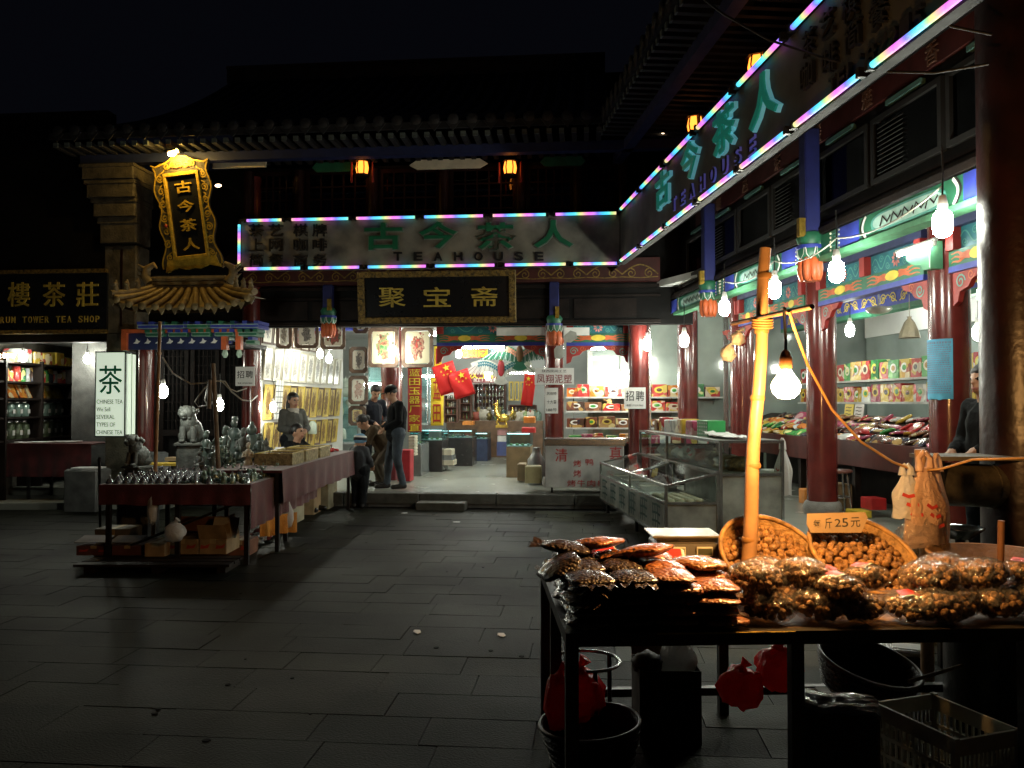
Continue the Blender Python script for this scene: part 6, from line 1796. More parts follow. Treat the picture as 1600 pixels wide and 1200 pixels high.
jw = pm('pale_jade', (.50, .60, .52), .25, var=.25, coat=.4)
jg = pm('apple_jade', (.30, .42, .18), .3, var=.3, coat=.4)
x0, x1 = on(WB, 526, 600, 6.4).x, on(WB, 561, 600, 6.4).x
cabinet(x0, x1, 6.3, 6.7, on(WB, 540, 690, 6.4).z, on(WB, 540, 606, 6.4).z, 'brightly lit glass cabinet of jade beyond the picture wall', 3)
cz = lambda py, v: on(WB, 540, py, v).z
for px, py, k, s, mt, lab in ((535, 686, 'dome', .9, jw, 'pale domed jade stone standing below the vase'), (527, 656, 'vase', 1.3, jg, 'yellow green jade vase in the lit cabinet beyond the pictures'), (545, 622, 'boat', 1.5, jw, 'pale jade boat on the upper shelf of the lit cabinet'), (552, 638, 'rock', .9, jw, 'small pale jade rock beside the boat'), (488, 678, 'dome', .9, jw, 'pale blue domed stone behind the standing woman')):
	q = on(WB, px, py, 6.0 if px > 500 else 3.2); ornament(WB @ Matrix.Translation(q), k, s, mt, lab, 'jade ornaments in the rear shop')
x0, x1 = on(WB, 640, 600, 7.5).x, on(WB, 668, 600, 7.5).x
cabinet(x0, x1, 7.5, 7.9, PZ + .9, 2.6, 'glass cabinet behind the red and yellow vertical banner', 4)
x0, x1 = on(WB, 568, 600, 6.4).x, on(WB, 604, 600, 6.4).x
cabinet(x0, x1, 6.5, 6.9, PZ + .9, 2.5, 'glass cabinet between the two standing men', 3)
# ================================================================== display counters
cglow = em('case_lamp', (.80, 1.0, 1.0), 3.0)
def counter(px0, px1, pyt, pym, v0, depth, label, base, W=WB):
	a, b = on(W, px0, pyt, v0), on(W, px1, pym, v0)
	t = thing('glass_counter', label, 'counter', W @ Matrix.Translation(((a.x + b.x) / 2, v0 + depth / 2, PZ)), 'glass topped display counters in the rear shop')
	zt, zm = a.z, b.z
	m = MB(W); m.mat(base); m.box(a.x, b.x, v0, v0 + depth, PZ, zm - .001, bev=.01); part(t, 'base', m)
	m = MB(W); m.mat(glow_glass)
	m.box(a.x + .01, b.x - .01, v0 + .002, v0 + .008, zm, zt - .012); m.box(a.x, b.x, v0, v0 + depth, zt - .01, zt); m.box(a.x + .002, a.x + .008, v0 + .01, v0 + depth - .01, zm, zt - .012); m.box(b.x - .008, b.x - .002, v0 + .01, v0 + depth - .01, zm, zt - .012)
	part(t, 'glass_box', m)
	m = MB(W); m.mat(cglow); m.box(a.x + .02, b.x - .02, v0 + .012, v0 + .032, zt - .03, zt - .0115); part(t, 'case_lamp', m)
	m = MB(W); m.mat(paper); m.box(a.x + .012, b.x - .012, v0 + .015, v0 + depth - .02, zm + .0, zm + .012)
	rc = random.Random(int(px0));
	part(t, 'tray', m)
	for k in range(int((b.x - a.x) / .11)):
		m = MB(W); m.mat(rc.choice([jw, jg, silver, jade])); m.ball((a.x + .08 + k * .11, v0 + .1 + rc.uniform(0, .1), zm + .035), (.035, .03, .024), 8, 5); part(t, 'trinket', m)
	return t
blk = pm('counter_black', (.03, .03, .032), .25, var=.2, coat=.4); gry = pm('counter_grey', (.20, .22, .22), .2, var=.2, coat=.3); brn = pm('counter_brown', (.24, .17, .09), .5, var=.25)
counter(640, 658, 672, 694, 3.0, .8, 'first counter beside the men with grey polished base', gry)
counter(659, 691, 671, 688, 4.0, .7, 'second counter with black base left of the aisle', blk)
counter(700, 738, 672, 684, 5.6, .8, 'third counter left of the aisle with dark base', blk)
counter(742, 762, 676, 686, 7.2, .7, 'far counter at the end of the aisle', pm('counter_blue', (.05, .07, .14), .4))
counter(791, 829, 676, 698, 2.9, .75, 'counter with brown wooden base right of the aisle', brn)
def rear_box(px0, px1, py0, py1, v, d, mt, label, name='box', cat='box', group=None):
	a, b = on(WB, px0, py1, v), on(WB, px1, py0, v)
	m = MB(WB); m.mat(mt); m.box(a.x, b.x, v, v + d, a.z, b.z, bev=.012)
	return solo(name, m, label, cat, group)
rear_box(621, 641, 703, 752, 1.7, .3, pm('red_fabric', (.42, .02, .03), .7, var=.2), 'upright bright red box on the shop floor behind the man in jeans', 'stand', 'stand')
rear_box(600, 618, 705, 750, 2.0, .3, pm('maroon_fabric', (.16, .02, .03), .8), 'dark maroon draped stand between the two men', 'stand', 'stand')
for k in range(7): rear_box(638, 648, 712 - 4.5 * k - 4, 712 - 4.5 * k, 2.6, .3, pm('pale_box', (.55, .52, .40), .6), 'pale flat box in the slim stack beside the red stand', group='slim stack of pale boxes beside the red stand')
for k, (px0, px1, py0, py1) in enumerate(((687, 709, 719, 727), (689, 708, 711, 719), (691, 706, 702, 711))): rear_box(px0, px1, py0, py1, 4.2, .4, (pm('pale_box', (.55, .52, .40), .6), gry, pm('pale_box', (.55, .52, .40), .6))[k], ['lowest', 'middle', 'top'][k] + ' box of the stack standing in the shop aisle', group='stack of boxes in the aisle')
rear_box(820, 845, 729, 755, .45, .34, pm('tan_box', (.46, .41, .22), .7, var=.15), 'pale tan carton on the shop floor beside the white cart')
rear_box(808, 821, 725, 751, 1.9, .4, brn, 'brown wooden stand under the right hand counter edge', 'stand', 'stand')
rear_box(725, 737, 691, 712, 6.4, .4, card, 'brown carton standing at the far left of the aisle')
rear_box(744, 758, 690, 706, 7.9, .4, pm('blue_box', (.06, .08, .22), .6), 'blue box at the far end of the aisle')
rear_box(722, 739, 658, 664, 6.0, .3, pm('orange_box', (.7, .25, .04), .5), 'small orange box on the far left counter')
rear_box(818, 836, 651, 661, 3.0, .2, pm('orange_box', (.7, .25, .04), .5), 'orange box on the right counter in front of the racks')
rear_box(815, 836, 668, 676, 2.95, .3, pm('red_box', (.6, .03, .03), .5), 'red flat box on the right hand glass counter')
rear_box(777, 791, 672, 680, 6.5, .3, pm('pink_box', (.5, .25, .25), .5), 'pinkish box below the golden figure')
rear_box(777, 791, 681, 690, 6.5, .35, pm('white_box', (.6, .6, .58), .5), 'white box below the golden figure')
rear_box(776, 792, 690, 712, 6.5, .5, pm('blue_box', (.06, .08, .22), .6), 'blue stand carrying the golden figure boxes', 'stand', 'stand')
# golden figure
q = on(WB, 784, 668, 6.4); MF = WB @ Matrix.Translation(q)
t = thing('golden_figure', 'gleaming golden horse-like figure above the aisle counter', 'statue', MF)
m = MB(MF); m.mat(gold); m.box(-.14, .14, -.08, .08, 0, .06, bev=.01); part(t, 'base', m)
m = MB(MF); m.mat(pm('bright_gold', (.8, .55, .12), .22, .9, var=.2))
m.ball((.03, 0, .22), (.16, .08, .10), 10, 7); m.tube([(-.08, 0, .26), (-.13, 0, .42), (-.12, 0, .55), (-.20, 0, .52)], .05, 8, rad=[.08, .06, .05, .03]); m.cone((-.10, 0, .56), (-.09, 0, .64), .02, .004, 5)
for x_ in (-.08, .12):
	for y_ in (-.04, .04): m.tube([(x_, y_, .2), (x_ - .03, y_, .12), (x_, y_, .06)], .025, 6)
m.tube([(.18, 0, .26), (.26, 0, .34), (.24, 0, .46)], .03, 6, rad=[.03, .04, .01]); part(t, 'figure', m)
# ================================================================== far racks with trinkets
rackw = pm('rack_wood', (.14, .06, .04), .5, var=.3)
def rack(px0, px1, py0, py1, v, nr, nc, label, item, mts, seed=0):
	a, b = on(WB, px0, py1, v), on(WB, px1, py0, v)
	t = thing('display_rack', label, 'rack', WB @ Matrix.Translation(((a.x + b.x) / 2, v, a.z)))
	m = MB(WB); m.mat(rackw)
	m.box(a.x, a.x + .03, v, v + .3, a.z, b.z); m.box(b.x - .03, b.x, v, v + .3, a.z, b.z); m.box(a.x + .03, b.x - .03, v + .28, v + .3, a.z, b.z); part(t, 'frame', m)
	rc = random.Random(seed)
	for k in range(nr + 1):
		z = a.z + (b.z - a.z) * k / nr
		m = MB(WB); m.mat(rackw); m.box(a.x + .031, b.x - .031, v + .01, v + .279, z - .012, z + .012); part(t, 'shelf', m)
		if k == nr: break
		dz = (b.z - a.z) / nr
		for j in range(nc):
			x = a.x + .06 + (b.x - a.x - .12) * (j + .5) / nc; w = (b.x - a.x - .12) / nc * .38; h = dz * rc.uniform(.45, .75)
			m = MB(WB @ Matrix.Translation((x, v + .12, z + .0125))); ci = rc.randrange(6); m.mat(mts[ci])
			if item == 'fig': m.lathe([(w * .8, 0), (w, h * .2), (w * .6, h * .6)], 8); m.ball((0, 0, h * .78), (w * .55, w * .55, h * .22), 8, 5)
			else: m.lathe([(w * .6, 0), (w, h * .3), (w, h * .6), (w * .3, h)], 8)
			solo('trinket', m, ('brass', 'dark jade', 'red clay', 'white clay', 'silver', 'apple green')[ci] + ' trinket standing on the ' + label.split(' of ')[0], 'trinket', 'trinkets on the far racks')
	return t
tm = [brassm, jade, pm('clay_red', (.35, .08, .05), .5), pm('clay_white', (.6, .55, .45), .5), silver, jg]
rack(693, 715, 600, 660, 7.2, 5, 5, 'dark wooden rack of small bottles left of the kites', 'bot', tm, 1)
rack(718, 736, 606, 655, 8.0, 4, 4, 'narrow wooden rack of red clay figures beyond the flags', 'fig', tm, 2)
rack(740, 790, 600, 640, 10.2, 4, 9, 'wide far rack of hanging masks and figures under the pale kite', 'fig', tm, 3)
rack(794, 838, 633, 644, 9.0, 1, 7, 'low rack of painted clay animals right of the golden figure', 'fig', tm, 4)
for k in range(8):
	q = on(WB, 748 + k * 5.5, 625 + 4 * (k % 3), 9.8); m = MB(WB @ Matrix.Translation(q)); m.mat(steel); m.tube([(0, 0, .5), (0, 0, -.2)], .008, 5); m.mat(tm[k % 6]); m.ball((0, 0, -.3), (.07, .04, .12), 8, 6)
	solo('hanging_trinket', m, 'small trinket hanging on a string in front of the far rack', 'trinket', 'hanging trinkets before the far rack')
# four narrow dark hanging scrolls at the back right
for k in range(3):
	q0, q1 = on(WB, 795 + 9 * k, 626, 9.4), on(WB, 802.5 + 9 * k, 596, 9.4)
	picture(WB @ TR((q0.x + q1.x) / 2, 9.4, (q0.z + q1.z) / 2), q1.x - q0.x, q1.z - q0.z, ['left', 'middle', 'right'][k] + ' narrow gilt framed dark panel at the back beside the single flag', printm('print_dark', (.10, .11, .10), [(.3, .3, .25), (.2, .25, .2)], .6, .9), framey, fw=.04)
# low back counters under the racks
m = MB(WB); m.mat(pm('counter_wood', (.20, .11, .06), .4, var=.3)); a = on(WB, 690, 668, 7.9); b = on(WB, 846, 668, 7.9); m.box(a.x, b.x, 8.6, 9.0, PZ, 1.15, bev=.01); solo('counter', m, 'long low wooden counter below the far racks', 'counter')
rfig = random.Random(8)
for k in range(16):
	px = 796 + 3.0 * k; q = on(WB, px, 662, 8.7); q.z = 1.151
	ornament(WB @ Matrix.Translation((q.x, 8.75, 1.151)), rfig.choice(['bust', 'vase', 'rock', 'dome']), rfig.uniform(.6, 1.0), rfig.choice(tm), 'dusky ornament in the row on the long far counter', 'ornaments on the long far counter')
for k in range(12):
	px = 692 + 6.5 * k; q = on(WB, px, 662, 8.7)
	ornament(WB @ Matrix.Translation((q.x, 8.72, 1.151)), rfig.choice(['bust', 'vase', 'rock', 'plate']), rfig.uniform(.6, 1.0), rfig.choice(tm), 'dusky ornament in the row on the long far counter', 'ornaments on the long far counter')
# ================================================================== banners, flags, kites, signs
fabr = pm('banner_red', (.42, .03, .02), .65, var=.15, scale=3, bump=.15, bscale=20)
faby = pm('banner_yellow', (.80, .62, .03), .6, var=.12, scale=3)
yl = pm('letter_yellow', (.85, .68, .05), .5)
def banner(px0, py0, px1, py1, v, chars, label, mt, lm, cw=.8, fold=.0, W=WB):
	a, b = on(W, px0, py1, v), on(W, px1, py0, v)
	w, h = b.x - a.x, b.z - a.z
	t = thing('hanging_banner', label, 'banner', W @ Matrix.Translation(((a.x + b.x) / 2, v, b.z)))
	m = MB(W); m.mat(mt)
	fz = lambda i, j: (a.x + w * i, v + fold * math.sin(j * 14) + .01 * nz(i * 3, j * 8), a.z + h * j)
	m.sheet(fz, 4, 24, .004); part(t, 'cloth', m)
	n = len(chars)
	for k, c in enumerate(chars):
		m = MB(W); m.mat(lm); ch = h / n; m.text(c, a.x + w / 2, b.z - ch * (k + .5), w * cw, ch * .78, v - fold - .011, .003, .008); part(t, 'character', m)
	m = MB(W); m.mat(darkwood); m.cone((a.x - .02, v, b.z + .01), (b.x + .02, v, b.z + .01), .012, .012, 6); part(t, 'rod', m)
	return t
banner(637, 575, 659, 675, 1.9, '蓝田玉器厂家直', 'narrow red banner with big yellow characters hanging right of the men', fabr, yl)
banner(673, 590, 693, 665, 3.4, '蓝田', 'bright yellow banner with red characters behind the flags', faby, fabr, .6, .012)
banner(678, 541, 690, 572, 2.4, '一', 'short yellow banner strip left of the bulb above the flags', faby, fabr, .5)
q0, q1 = on(WB, 722, 558, 3.0), on(WB, 762, 546, 3.0)
t = thing('yellow_banner', 'yellow banner with orange lettering under the fluorescent tube', 'banner', WB @ Matrix.Translation(((q0.x + q1.x) / 2, 3.0, q0.z)))
m = MB(WB); m.mat(faby); m.box(q0.x, q1.x, 3.0, 3.006, q0.z, q1.z); part(t, 'cloth', m)
for k, c in enumerate('玉器工艺'):
	m = MB(WB); m.mat(orange); m.text(c, q0.x + (q1.x - q0.x) * (.2 + .2 * k), (q0.z + q1.z) / 2, .16, .18, 2.999, .003, .02); part(t, 'character', m)
# maroon curved sign  玉轩
q0, q1 = on(WB, 732, 598, 5.0), on(WB, 783, 576, 5.0)
t = thing('shop_sign', 'maroon hanging sign with yellow characters behind the pale kite', 'sign', WB @ Matrix.Translation(((q0.x + q1.x) / 2, 5.0, q0.z)))
m = MB(WB); m.mat(pm('sign_maroon', (.16, .012, .02), .4)); m.box(q0.x, q1.x, 5.0, 5.04, q0.z, q1.z, bev=.01); part(t, 'board', m)
for k, c in enumerate('汉玉轩'):
	m = MB(WB); m.mat(yl); m.text(c, q0.x + (q1.x - q0.x) * (.15 + .32 * k), q0.z + (q1.z - q0.z) * .62, .2, .2, 5.0, .004, .02); part(t, 'character', m)
m = MB(WB); m.mat(whitep); m.text('加工 厂家直销', (q0.x + q1.x) / 2, q0.z + (q1.z - q0.z) * .2, (q1.x - q0.x) * .7, .08, 5.0, .004, .01); part(t, 'printed_line', m, kind='stuff')
q = on(WB, 701, 608, 3.0); card_sign('paper_notice', WB, q.x, 3.0, q.z, .22, .24, 'white card with a dark blue character below the flags', [('纸', 0, 0, .17, .16, pm('ink_navy', (.03, .04, .2), .5), 0)])
flagr = pm('flag_red', (.72, .018, .015), .6, var=.08, scale=3)
flagy = pm('flag_star', (.9, .72, .05), .5)
def star(m, cx, cz, r, y, rot=PI / 2):
	m.prism([(cx + math.cos(rot + PI * k / 5) * r * (1 if k % 2 == 0 else .4), cz + math.sin(rot + PI * k / 5) * r * (1 if k % 2 == 0 else .4)) for k in range(10)], y - .003, y)
def flag(px, py, v, w, h, roll, label, yaw=0.0):
	q = on(WB, px, py, v); M = WB @ TR(q.x, v, q.z, rz=yaw) @ Matrix.Rotation(roll, 4, 'Y')
	t = thing('flag', label, 'flag', M, 'small red flags with yellow stars')
	m = MB(M); m.mat(flagr); m.sheet(lambda i, j: (w * (i - .5), .012 * math.sin(i * 9 + j * 5), h * (j - .5)), 12, 8, .003); part(t, 'cloth', m)
	def st(cx, cz, r, rot):
		m = MB(M); m.mat(flagy); star(m, cx, cz, r, -.016, rot); part(t, 'star', m)
	return t, st
# flags hang sideways: hoist at the top
t, st_ = flag(698, 591, 2.2, .40, .55, R(-18), 'left of two small red flags hanging below the bulb')
st_(.05, .18, .07, PI / 2); [st_(x_, z_, .024, .5) for x_, z_ in ((-.06, .14), (-.03, .07), (.04, .06), (.11, .09))]
t, st_ = flag(721, 600, 2.15, .38, .48, R(-18), 'right of two small red flags hanging below the bulb')
st_(.05, .15, .065, PI / 2); [st_(x_, z_, .022, .5) for x_, z_ in ((-.06, .11), (-.03, .05), (.04, .04), (.11, .07))]
t, st_ = flag(826, 609, 2.6, .22, .58, R(8), 'single small red flag hanging left of the red pillar with the maroon lettered sign')
st_(-.03, .20, .05, PI / 2); [st_(x_, z_, .018, .5) for x_, z_ in ((-.07, .14), (-.05, .09), (0, .09), (.04, .14))]
# eagle kites
def kite(px, py, v, span, body_h, label, c_edge, c_in, c_body, roll=0.0):
	q = on(WB, px, py, v); M = WB @ Matrix.Translation((q.x, v, q.z)) @ Matrix.Rotation(roll, 4, 'Y')
	t = thing('eagle_kite', label, 'kite', M, 'painted eagle kites')
	hs = span / 2
	for sg in (-1, 1):
		n = 14
		top = lambda u: .10 * math.sin(u * PI * .9) + .02
		m = MB(M); m.mat(c_in)
		up = [(sg * hs * (.08 + .92 * k / n), top(k / n)) for k in range(n + 1)]
		lo = [(sg * hs * (.08 + .80 * k / n), top(k / n) - .09 - .05 * (1 - k / n)) for k in range(n + 1)]
		m.prism((up + lo[::-1])[::-sg], -.004, .004); part(t, 'wing', m)
		for k in range(n):   # primary feathers, each its own vane
			u = (k + .3) / n; x_ = sg * hs * (.10 + .82 * u); z_ = top(u) - .10
			a = R(-90 + 62 * u ** 1.6) if sg > 0 else R(-90 - 62 * u ** 1.6)
			L = .15 + .10 * u; d = Vector((math.cos(a), math.sin(a))); p = Vector((-d.y, d.x)) * .022
			b = Vector((x_, z_ + .03)); e = b + d * L
			m = MB(M); m.mat(c_edge)
			pl = [b + p, b - p, e - p * .8, e + d * .02, e + p * .8]
			m.prism([(q_.x, q_.y) for q_ in pl], -.008, -.0045); m.mat(whitep if k % 2 else black); m.ribbon([(b.x, b.y), (e.x, e.y)], .006, -.008, .002); part(t, 'feather', m)
		m = MB(M); m.mat(pm('kite_salmon', (.75, .32, .18), .6) if c_edge is green else teal)
		for r_ in range(2):
			for k in range(9):
				u = (k + .5) / 11; m.prism([(sg * hs * (.1 + .8 * u) + e * .03, top(u) - .03 - .05 * r_ + f_) for e, f_ in ((-1, 0), (0, -.05), (1, 0))][::sg], -.011, -.0085)
		part(t, 'covert_feathers', m)
	m = MB(M); m.mat(c_body); m.ball((0, -.01, -.04), (.065, .025, .15), 10, 8); m.ball((0, -.015, .13), (.045, .03, .055), 8, 6); m.mat(goldp); m.cone((0, -.03, .12), (0, -.07, .09), .018, .003, 6); part(t, 'body', m)
	m = MB(M); m.mat(c_edge)
	for k in range(5):
		a = R(-90 + (k - 2) * 16); d = Vector((math.cos(a), math.sin(a))); b = Vector((0, -.14)); e = b + d * .20; p = Vector((-d.y, d.x)) * .03
		m.prism([(q_.x, q_.y) for q_ in (b + p * .5, b - p * .5, e - p, e + p)], -.006 - .001 * k, -.002 - .001 * k)
	part(t, 'tail', m)
	m = MB(M); m.mat(cordm); m.tube([(0, 0, .17), (0, 0, .5)], .003, 4); part(t, 'string', m)
	return t
kite(812, 549, 1.9, 1.05, .3, 'green and salmon eagle kite hanging under the painted beam', green, pm('kite_green', (.05, .30, .14), .6), pm('kite_brown', (.22, .10, .03), .6))
kite(783, 572, 2.3, 1.12, .3, 'pale white winged eagle kite with red breast hanging lower', pm('kite_white', (.72, .70, .62), .6), pm('kite_cream', (.74, .70, .60), .6), pm('kite_red', (.55, .05, .06), .6))
# big floor/wall fan hanging by the pillar
q = on(WB, 876, 534, .9); MFan = WB @ Matrix.Translation((q.x, .8, q.z))
t = thing('hanging_fan', 'pale three bladed fan hanging in front of the red pillar', 'fan', MFan)
fanm = pm('fan_plastic', (.42, .44, .40), .4, var=.2)
for k in range(3):
	a = R(25 + 120 * k); m = MB(MFan @ Matrix.Rotation(-a, 4, 'Y')); m.mat(fanm)
	m.prism([(.04, -.03), (.14, -.09), (.27, -.07), (.29, .02), (.22, .09), (.08, .05)], -.014, -.006); part(t, 'blade', m)
m = MB(MFan); m.mat(pm('fan_hub', (.7, .15, .06), .5)); m.cone((0, -.05, 0), (0, .02, 0), .06, .06, 14); part(t, 'hub', m)
m = MB(MFan); m.mat(fanm); m.tube([(0, .06, 0), (0, .10, .2), (0, .1, .6)], .02, 6); m.cone((0, .021, 0), (0, .12, 0), .055, .05, 12); part(t, 'motor_mount', m)
# white plaque with text behind the fan: "shop sign" edges
m = MB(WB); m.mat(whitep); a = on(WB, 776, 512, 1.42); b = on(WB, 852, 524, 1.42); m.box(a.x, b.x, 1.40, 1.415, b.z, a.z); solo('white_board', m, 'plain white panel set in the painted beam behind the kites', 'panel')
m = MB(WB); m.mat(whitep); a = on(WB, 882, 512, 1.1); b = on(WB, 921, 524, 1.1); m.box(a.x, b.x, 1.08, 1.1, b.z, a.z); solo('white_board', m, 'plain white panel right of the hanging fan', 'panel')
# ================================================================== snack shelves right of the pillar
def shelf_board(px0, px1, py, v, d, label):
	a, b = on(WB, px0, py, v), on(WB, px1, py, v)
	t = thing('wall_shelf', label, 'shelf', WB @ Matrix.Translation(((a.x + b.x) / 2, v, a.z)), 'shelves of boxed snacks')
	m = MB(WB); m.mat(pm('shelf_white', (.55, .56, .54), .4)); m.box(a.x, b.x, v, v + d, a.z - .03, a.z); part(t, 'board', m)
	for x in (a.x + .15, b.x - .15):
		m = MB(WB); m.mat(steel); m.prism([(v + .02, a.z - .0301), (v + d, a.z - .0301), (v + d, a.z - .15)], x - .01, x + .01, axis='x'); part(t, 'bracket', m)
	return a, b
rq = random.Random(31)
def snack(W, x, y, z, w, h, d, k, label, group, blob=True):
	M = W @ TR(x, y, z)
	t = thing('snack_box', label, 'box', M, group)
	m = MB(); m.mat(packs[k]); m.box(-w / 2, w / 2, 0, d, 0, h, bev=.006, T=TR(rz=rq.uniform(-.12, .12))); part(t, 'carton', m, local=True)
	if blob:
		m = MB(); m.mat((cream, yellowp, whitep, goldp)[rq.randrange(4)]); m.prism([(math.cos(a) * w * .3, h * .55 + math.sin(a) * h * .26) for a in [2 * PI * i / 14 for i in range(14)]], -.003, -.0005)
		m.mat(packs[5] if rq.random() < .6 else packs[2]); m.prism([(math.cos(a) * w * .18, h * .55 + math.sin(a) * h * .15) for a in [2 * PI * i / 10 for i in range(10)]], -.005, -.0031); part(t, 'label_print', m, local=True)
	return t
def fill(a, b, v, hmax, pal, where, d=.22, wmin=.2, wmax=.34):
	x = a.x + .02
	while x < b.x - .2:
		w = rq.uniform(wmin, wmax); h = rq.uniform(.6, 1.0) * hmax; k = rq.choice(pal)
		snack(WB, x + w / 2, v + .02, a.z + .001, w, h, d, k, cn[k] + ' snack carton on ' + where, 'snack cartons on ' + where); x += w + rq.uniform(.005, .03)
a, b = shelf_board(884, 1062, 620, 3.75, .42, 'upper white shelf of snack boxes right of the maroon lettered sign'); fill(a, b, 3.75, .27, [6, 0, 0, 3, 1], 'the upper snack shelf')
a, b = shelf_board(884, 1062, 642, 3.75, .42, 'lower white shelf of snack boxes right of the maroon lettered sign'); fill(a, b, 3.75, .2, [7, 1, 5, 0], 'the lower snack shelf')
a, b = shelf_board(884, 1100, 668, 3.6, .55, 'lowest snack shelf behind the white cart'); fill(a, b, 3.6, .24, [5, 5, 0, 7], 'the lowest snack shelf')
a, b = shelf_board(1005, 1130, 620, 3.9, .3, 'short glass shelf between the two dark red pillars'); fill(a, b, 3.9, .25, [0, 0, 2, 4], 'the short shelf between the pillars')
# goods piled on a table behind the cart
q0, q1 = on(WB, 880, 688, 1.9), on(WB, 1120, 688, 1.9)
m = MB(WB); m.mat(darkwood); m.box(q0.x, q1.x, 1.7, 2.5, PZ, q0.z - .04, bev=.01); solo('goods_table', m, 'dark table of sweets behind the white cart', 'table')
x = q0.x + .1; k = 0
while x < q1.x - .2:
	for y, dz in ((1.85, 0), (2.15, .0)):
		kk = rq.choice([1, 0, 2, 3, 4, 6]); w = rq.uniform(.14, .26); h = rq.uniform(.07, .16)
		box_thing('sweet_box', WB, x + w / 2, y, q0.z - .039, w, .2, h, packs[kk], cn[kk] + ' sweet box in the ' + ('front' if y < 2 else 'back') + ' row on the dark table behind the white cart', group='sweet boxes behind the white cart', rz=rq.uniform(-.2, .2))
	x += .22
# ================================================================== right hand snack shop
def rbox(name, s, d, z, w, dp, h, mt, label, cat='box', group=None, rz=0.0): return box_thing(name, WR, s, d, z, w, dp, h, mt, label, cat, group, rz)
t = thing('snack_counter', 'long dark wooden counter heaped with packets inside the snack shop', 'counter', WR @ Matrix.Translation((3, 2.4, PZ)))
m = MB(WR); m.mat(darkwood); m.prism([(2.0, 1.06), (2.0, 1.10), (3.0, 1.42), (3.0, 1.38)], -3, 9.5, axis='x'); part(t, 'sloping_top', m)
m = MB(WR); m.mat(pm('counter_red_wood', (.09, .02, .015), .4, var=.3)); m.box(-3, 9.5, 1.99, 2.02, .80, 1.12, bev=.006); part(t, 'front_board', m)
for k in range(8):
	m = MB(WR); m.mat(darkwood); m.box(-2.9 + 1.6 * k, -2.82 + 1.6 * k, 2.05, 2.13, PZ, 1.06); part(t, 'leg', m)
m = MB(WR); m.mat(darkwood); m.box(-3, 9.5, 2.9, 2.94, PZ, 1.36); part(t, 'back_board', m)
rk = random.Random(77)
PK = []
for k in range(8):
	for v_ in range(2):
		m = MB(); m.mat(packs[k]); m.ball((0, 0, .02), (.115, .085, .024), 16, 8, fn=lambda v: (abs(v.x) ** 5 + abs(v.y) ** 5 + abs(v.z) ** 3) ** -.2 * (1 + .10 * nz(v.x * 3 + k, v.y * 3 + v_, v.z * 2)))
		PK.append((k, m.mesh('snack_packet')))
film0 = filmm('packet_film', bscale=20, cloud=.05)
for i in range(52):
	for j in range(4):
		s = -2.0 + i * .215 + rk.uniform(-.02, .02); d = 2.10 + j * .23
		grp_k = int((s + 2) / .9 + j * 1.7) % 8
		k, me = PK[(grp_k * 2 + rk.randrange(2)) % 16] if rk.random() < .75 else PK[rk.randrange(16)]
		o = bpy.data.objects.new('snack_packet', me); COL.objects.link(o)
		o.matrix_basis = WR @ TR(s, d, 1.10 + (d - 2.0) * .32 + .012 * (j % 2), rz=rk.uniform(-.7, .7), rx=R(18) + rk.uniform(-.25, .35), ry=rk.uniform(-.25, .25), s=rk.uniform(.8, 1.2))
		tag(o, cn[k] + ' packet of sweets in %s row on the sloping snack counter' % ('the front', 'the second', 'the third', 'the back')[j], 'packet', 'packets on the sloping snack counter')
def rshelf(s0, s1, z, d, label):
	m = MB(WR); m.mat(pm('shelf_white', (.55, .56, .54), .4)); m.box(s0, s1, d, d + .4, z - .03, z); return solo('wall_shelf', m, label, 'shelf')
for z, lab, pal, nm in ((1.62, 'lower shelf of gift boxes on the snack shop side', [1, 0, 1, 4, 6], 'lower'), (1.96, 'upper shelf of gift boxes on the snack shop side', [0, 2, 1, 0, 2], 'upper')):
	for s0, s1, wh in ((3.9, 7.4, 'near the blue notice'), (-2.5, 3.0, 'beyond the warm bulb')):
		rshelf(s0, s1, z, 3.3, lab + ' ' + wh)
		s = s0 + .05; k2 = 0
		while s < s1 - .2:
			w = rk.uniform(.22, .30); h = rk.uniform(.24, .30) * (1 if z > 1.8 else .9); k = pal[k2 % 5]; k2 += 1
			snack(WR, s + w / 2, 3.33, z + .001, w, h, .2, k, cn[k] + ' gift box on the ' + nm + ' shelf ' + wh, 'gift boxes on the ' + nm + ' shelf ' + wh); s += w + .01
q = on(WR, 1336, 645, 2.9)
for e, (dx, mt, lab) in enumerate(((-.12, yellowp, 'yellow price placard standing among the snack packets'), (.18, paper, 'white price placard beside the yellow one'))):
	m = MB(WR @ TR(q.x + dx, 2.86, q.z, rx=R(-8))); m.mat(mt); m.box(-.13, .13, 0, .008, -.13, .13); m.mat(black)
	for r_ in range(4): m.ribbon([(-.09, .08 - .05 * r_), (-.03, .085 - .05 * r_), (.0, .075 - .05 * r_), (.08, .08 - .05 * r_)], .012, -.0005, .002)
	solo('placard', m, lab, 'placard')
# things on the floor under the counter
for k, (px, py, w, h, mt, lab) in enumerate(((1247, 762, .24, .36, paper, 'stack of two white boxes under the counter left of the stone based pillar'), (1352, 765, .3, .34, card, 'brown carton under the snack counter'), (1395, 772, .26, .14, pm('red_box', (.6, .03, .03), .5), 'red box on the floor under the snack counter'), (1396, 779, .26, .08, yellowp, 'yellow box below the red one under the counter'),
	(1350, 776, .2, .10, pm('pink_box2', (.6, .06, .25), .5), 'pink box on the floor under the counter'), (1330, 776, .18, .1, packs[2], 'green box on the floor under the counter'), (1312, 770, .2, .2, pm('orange_box', (.7, .25, .04), .5), 'orange box behind the chrome stool'))):
	q = on(WR, px, py, 2.3); rbox('floor_box', q.x, 1.85 + .1 * (k % 3), PZ + (.09 if 'red box on' in lab else 0), w, .2, h, mt, lab)
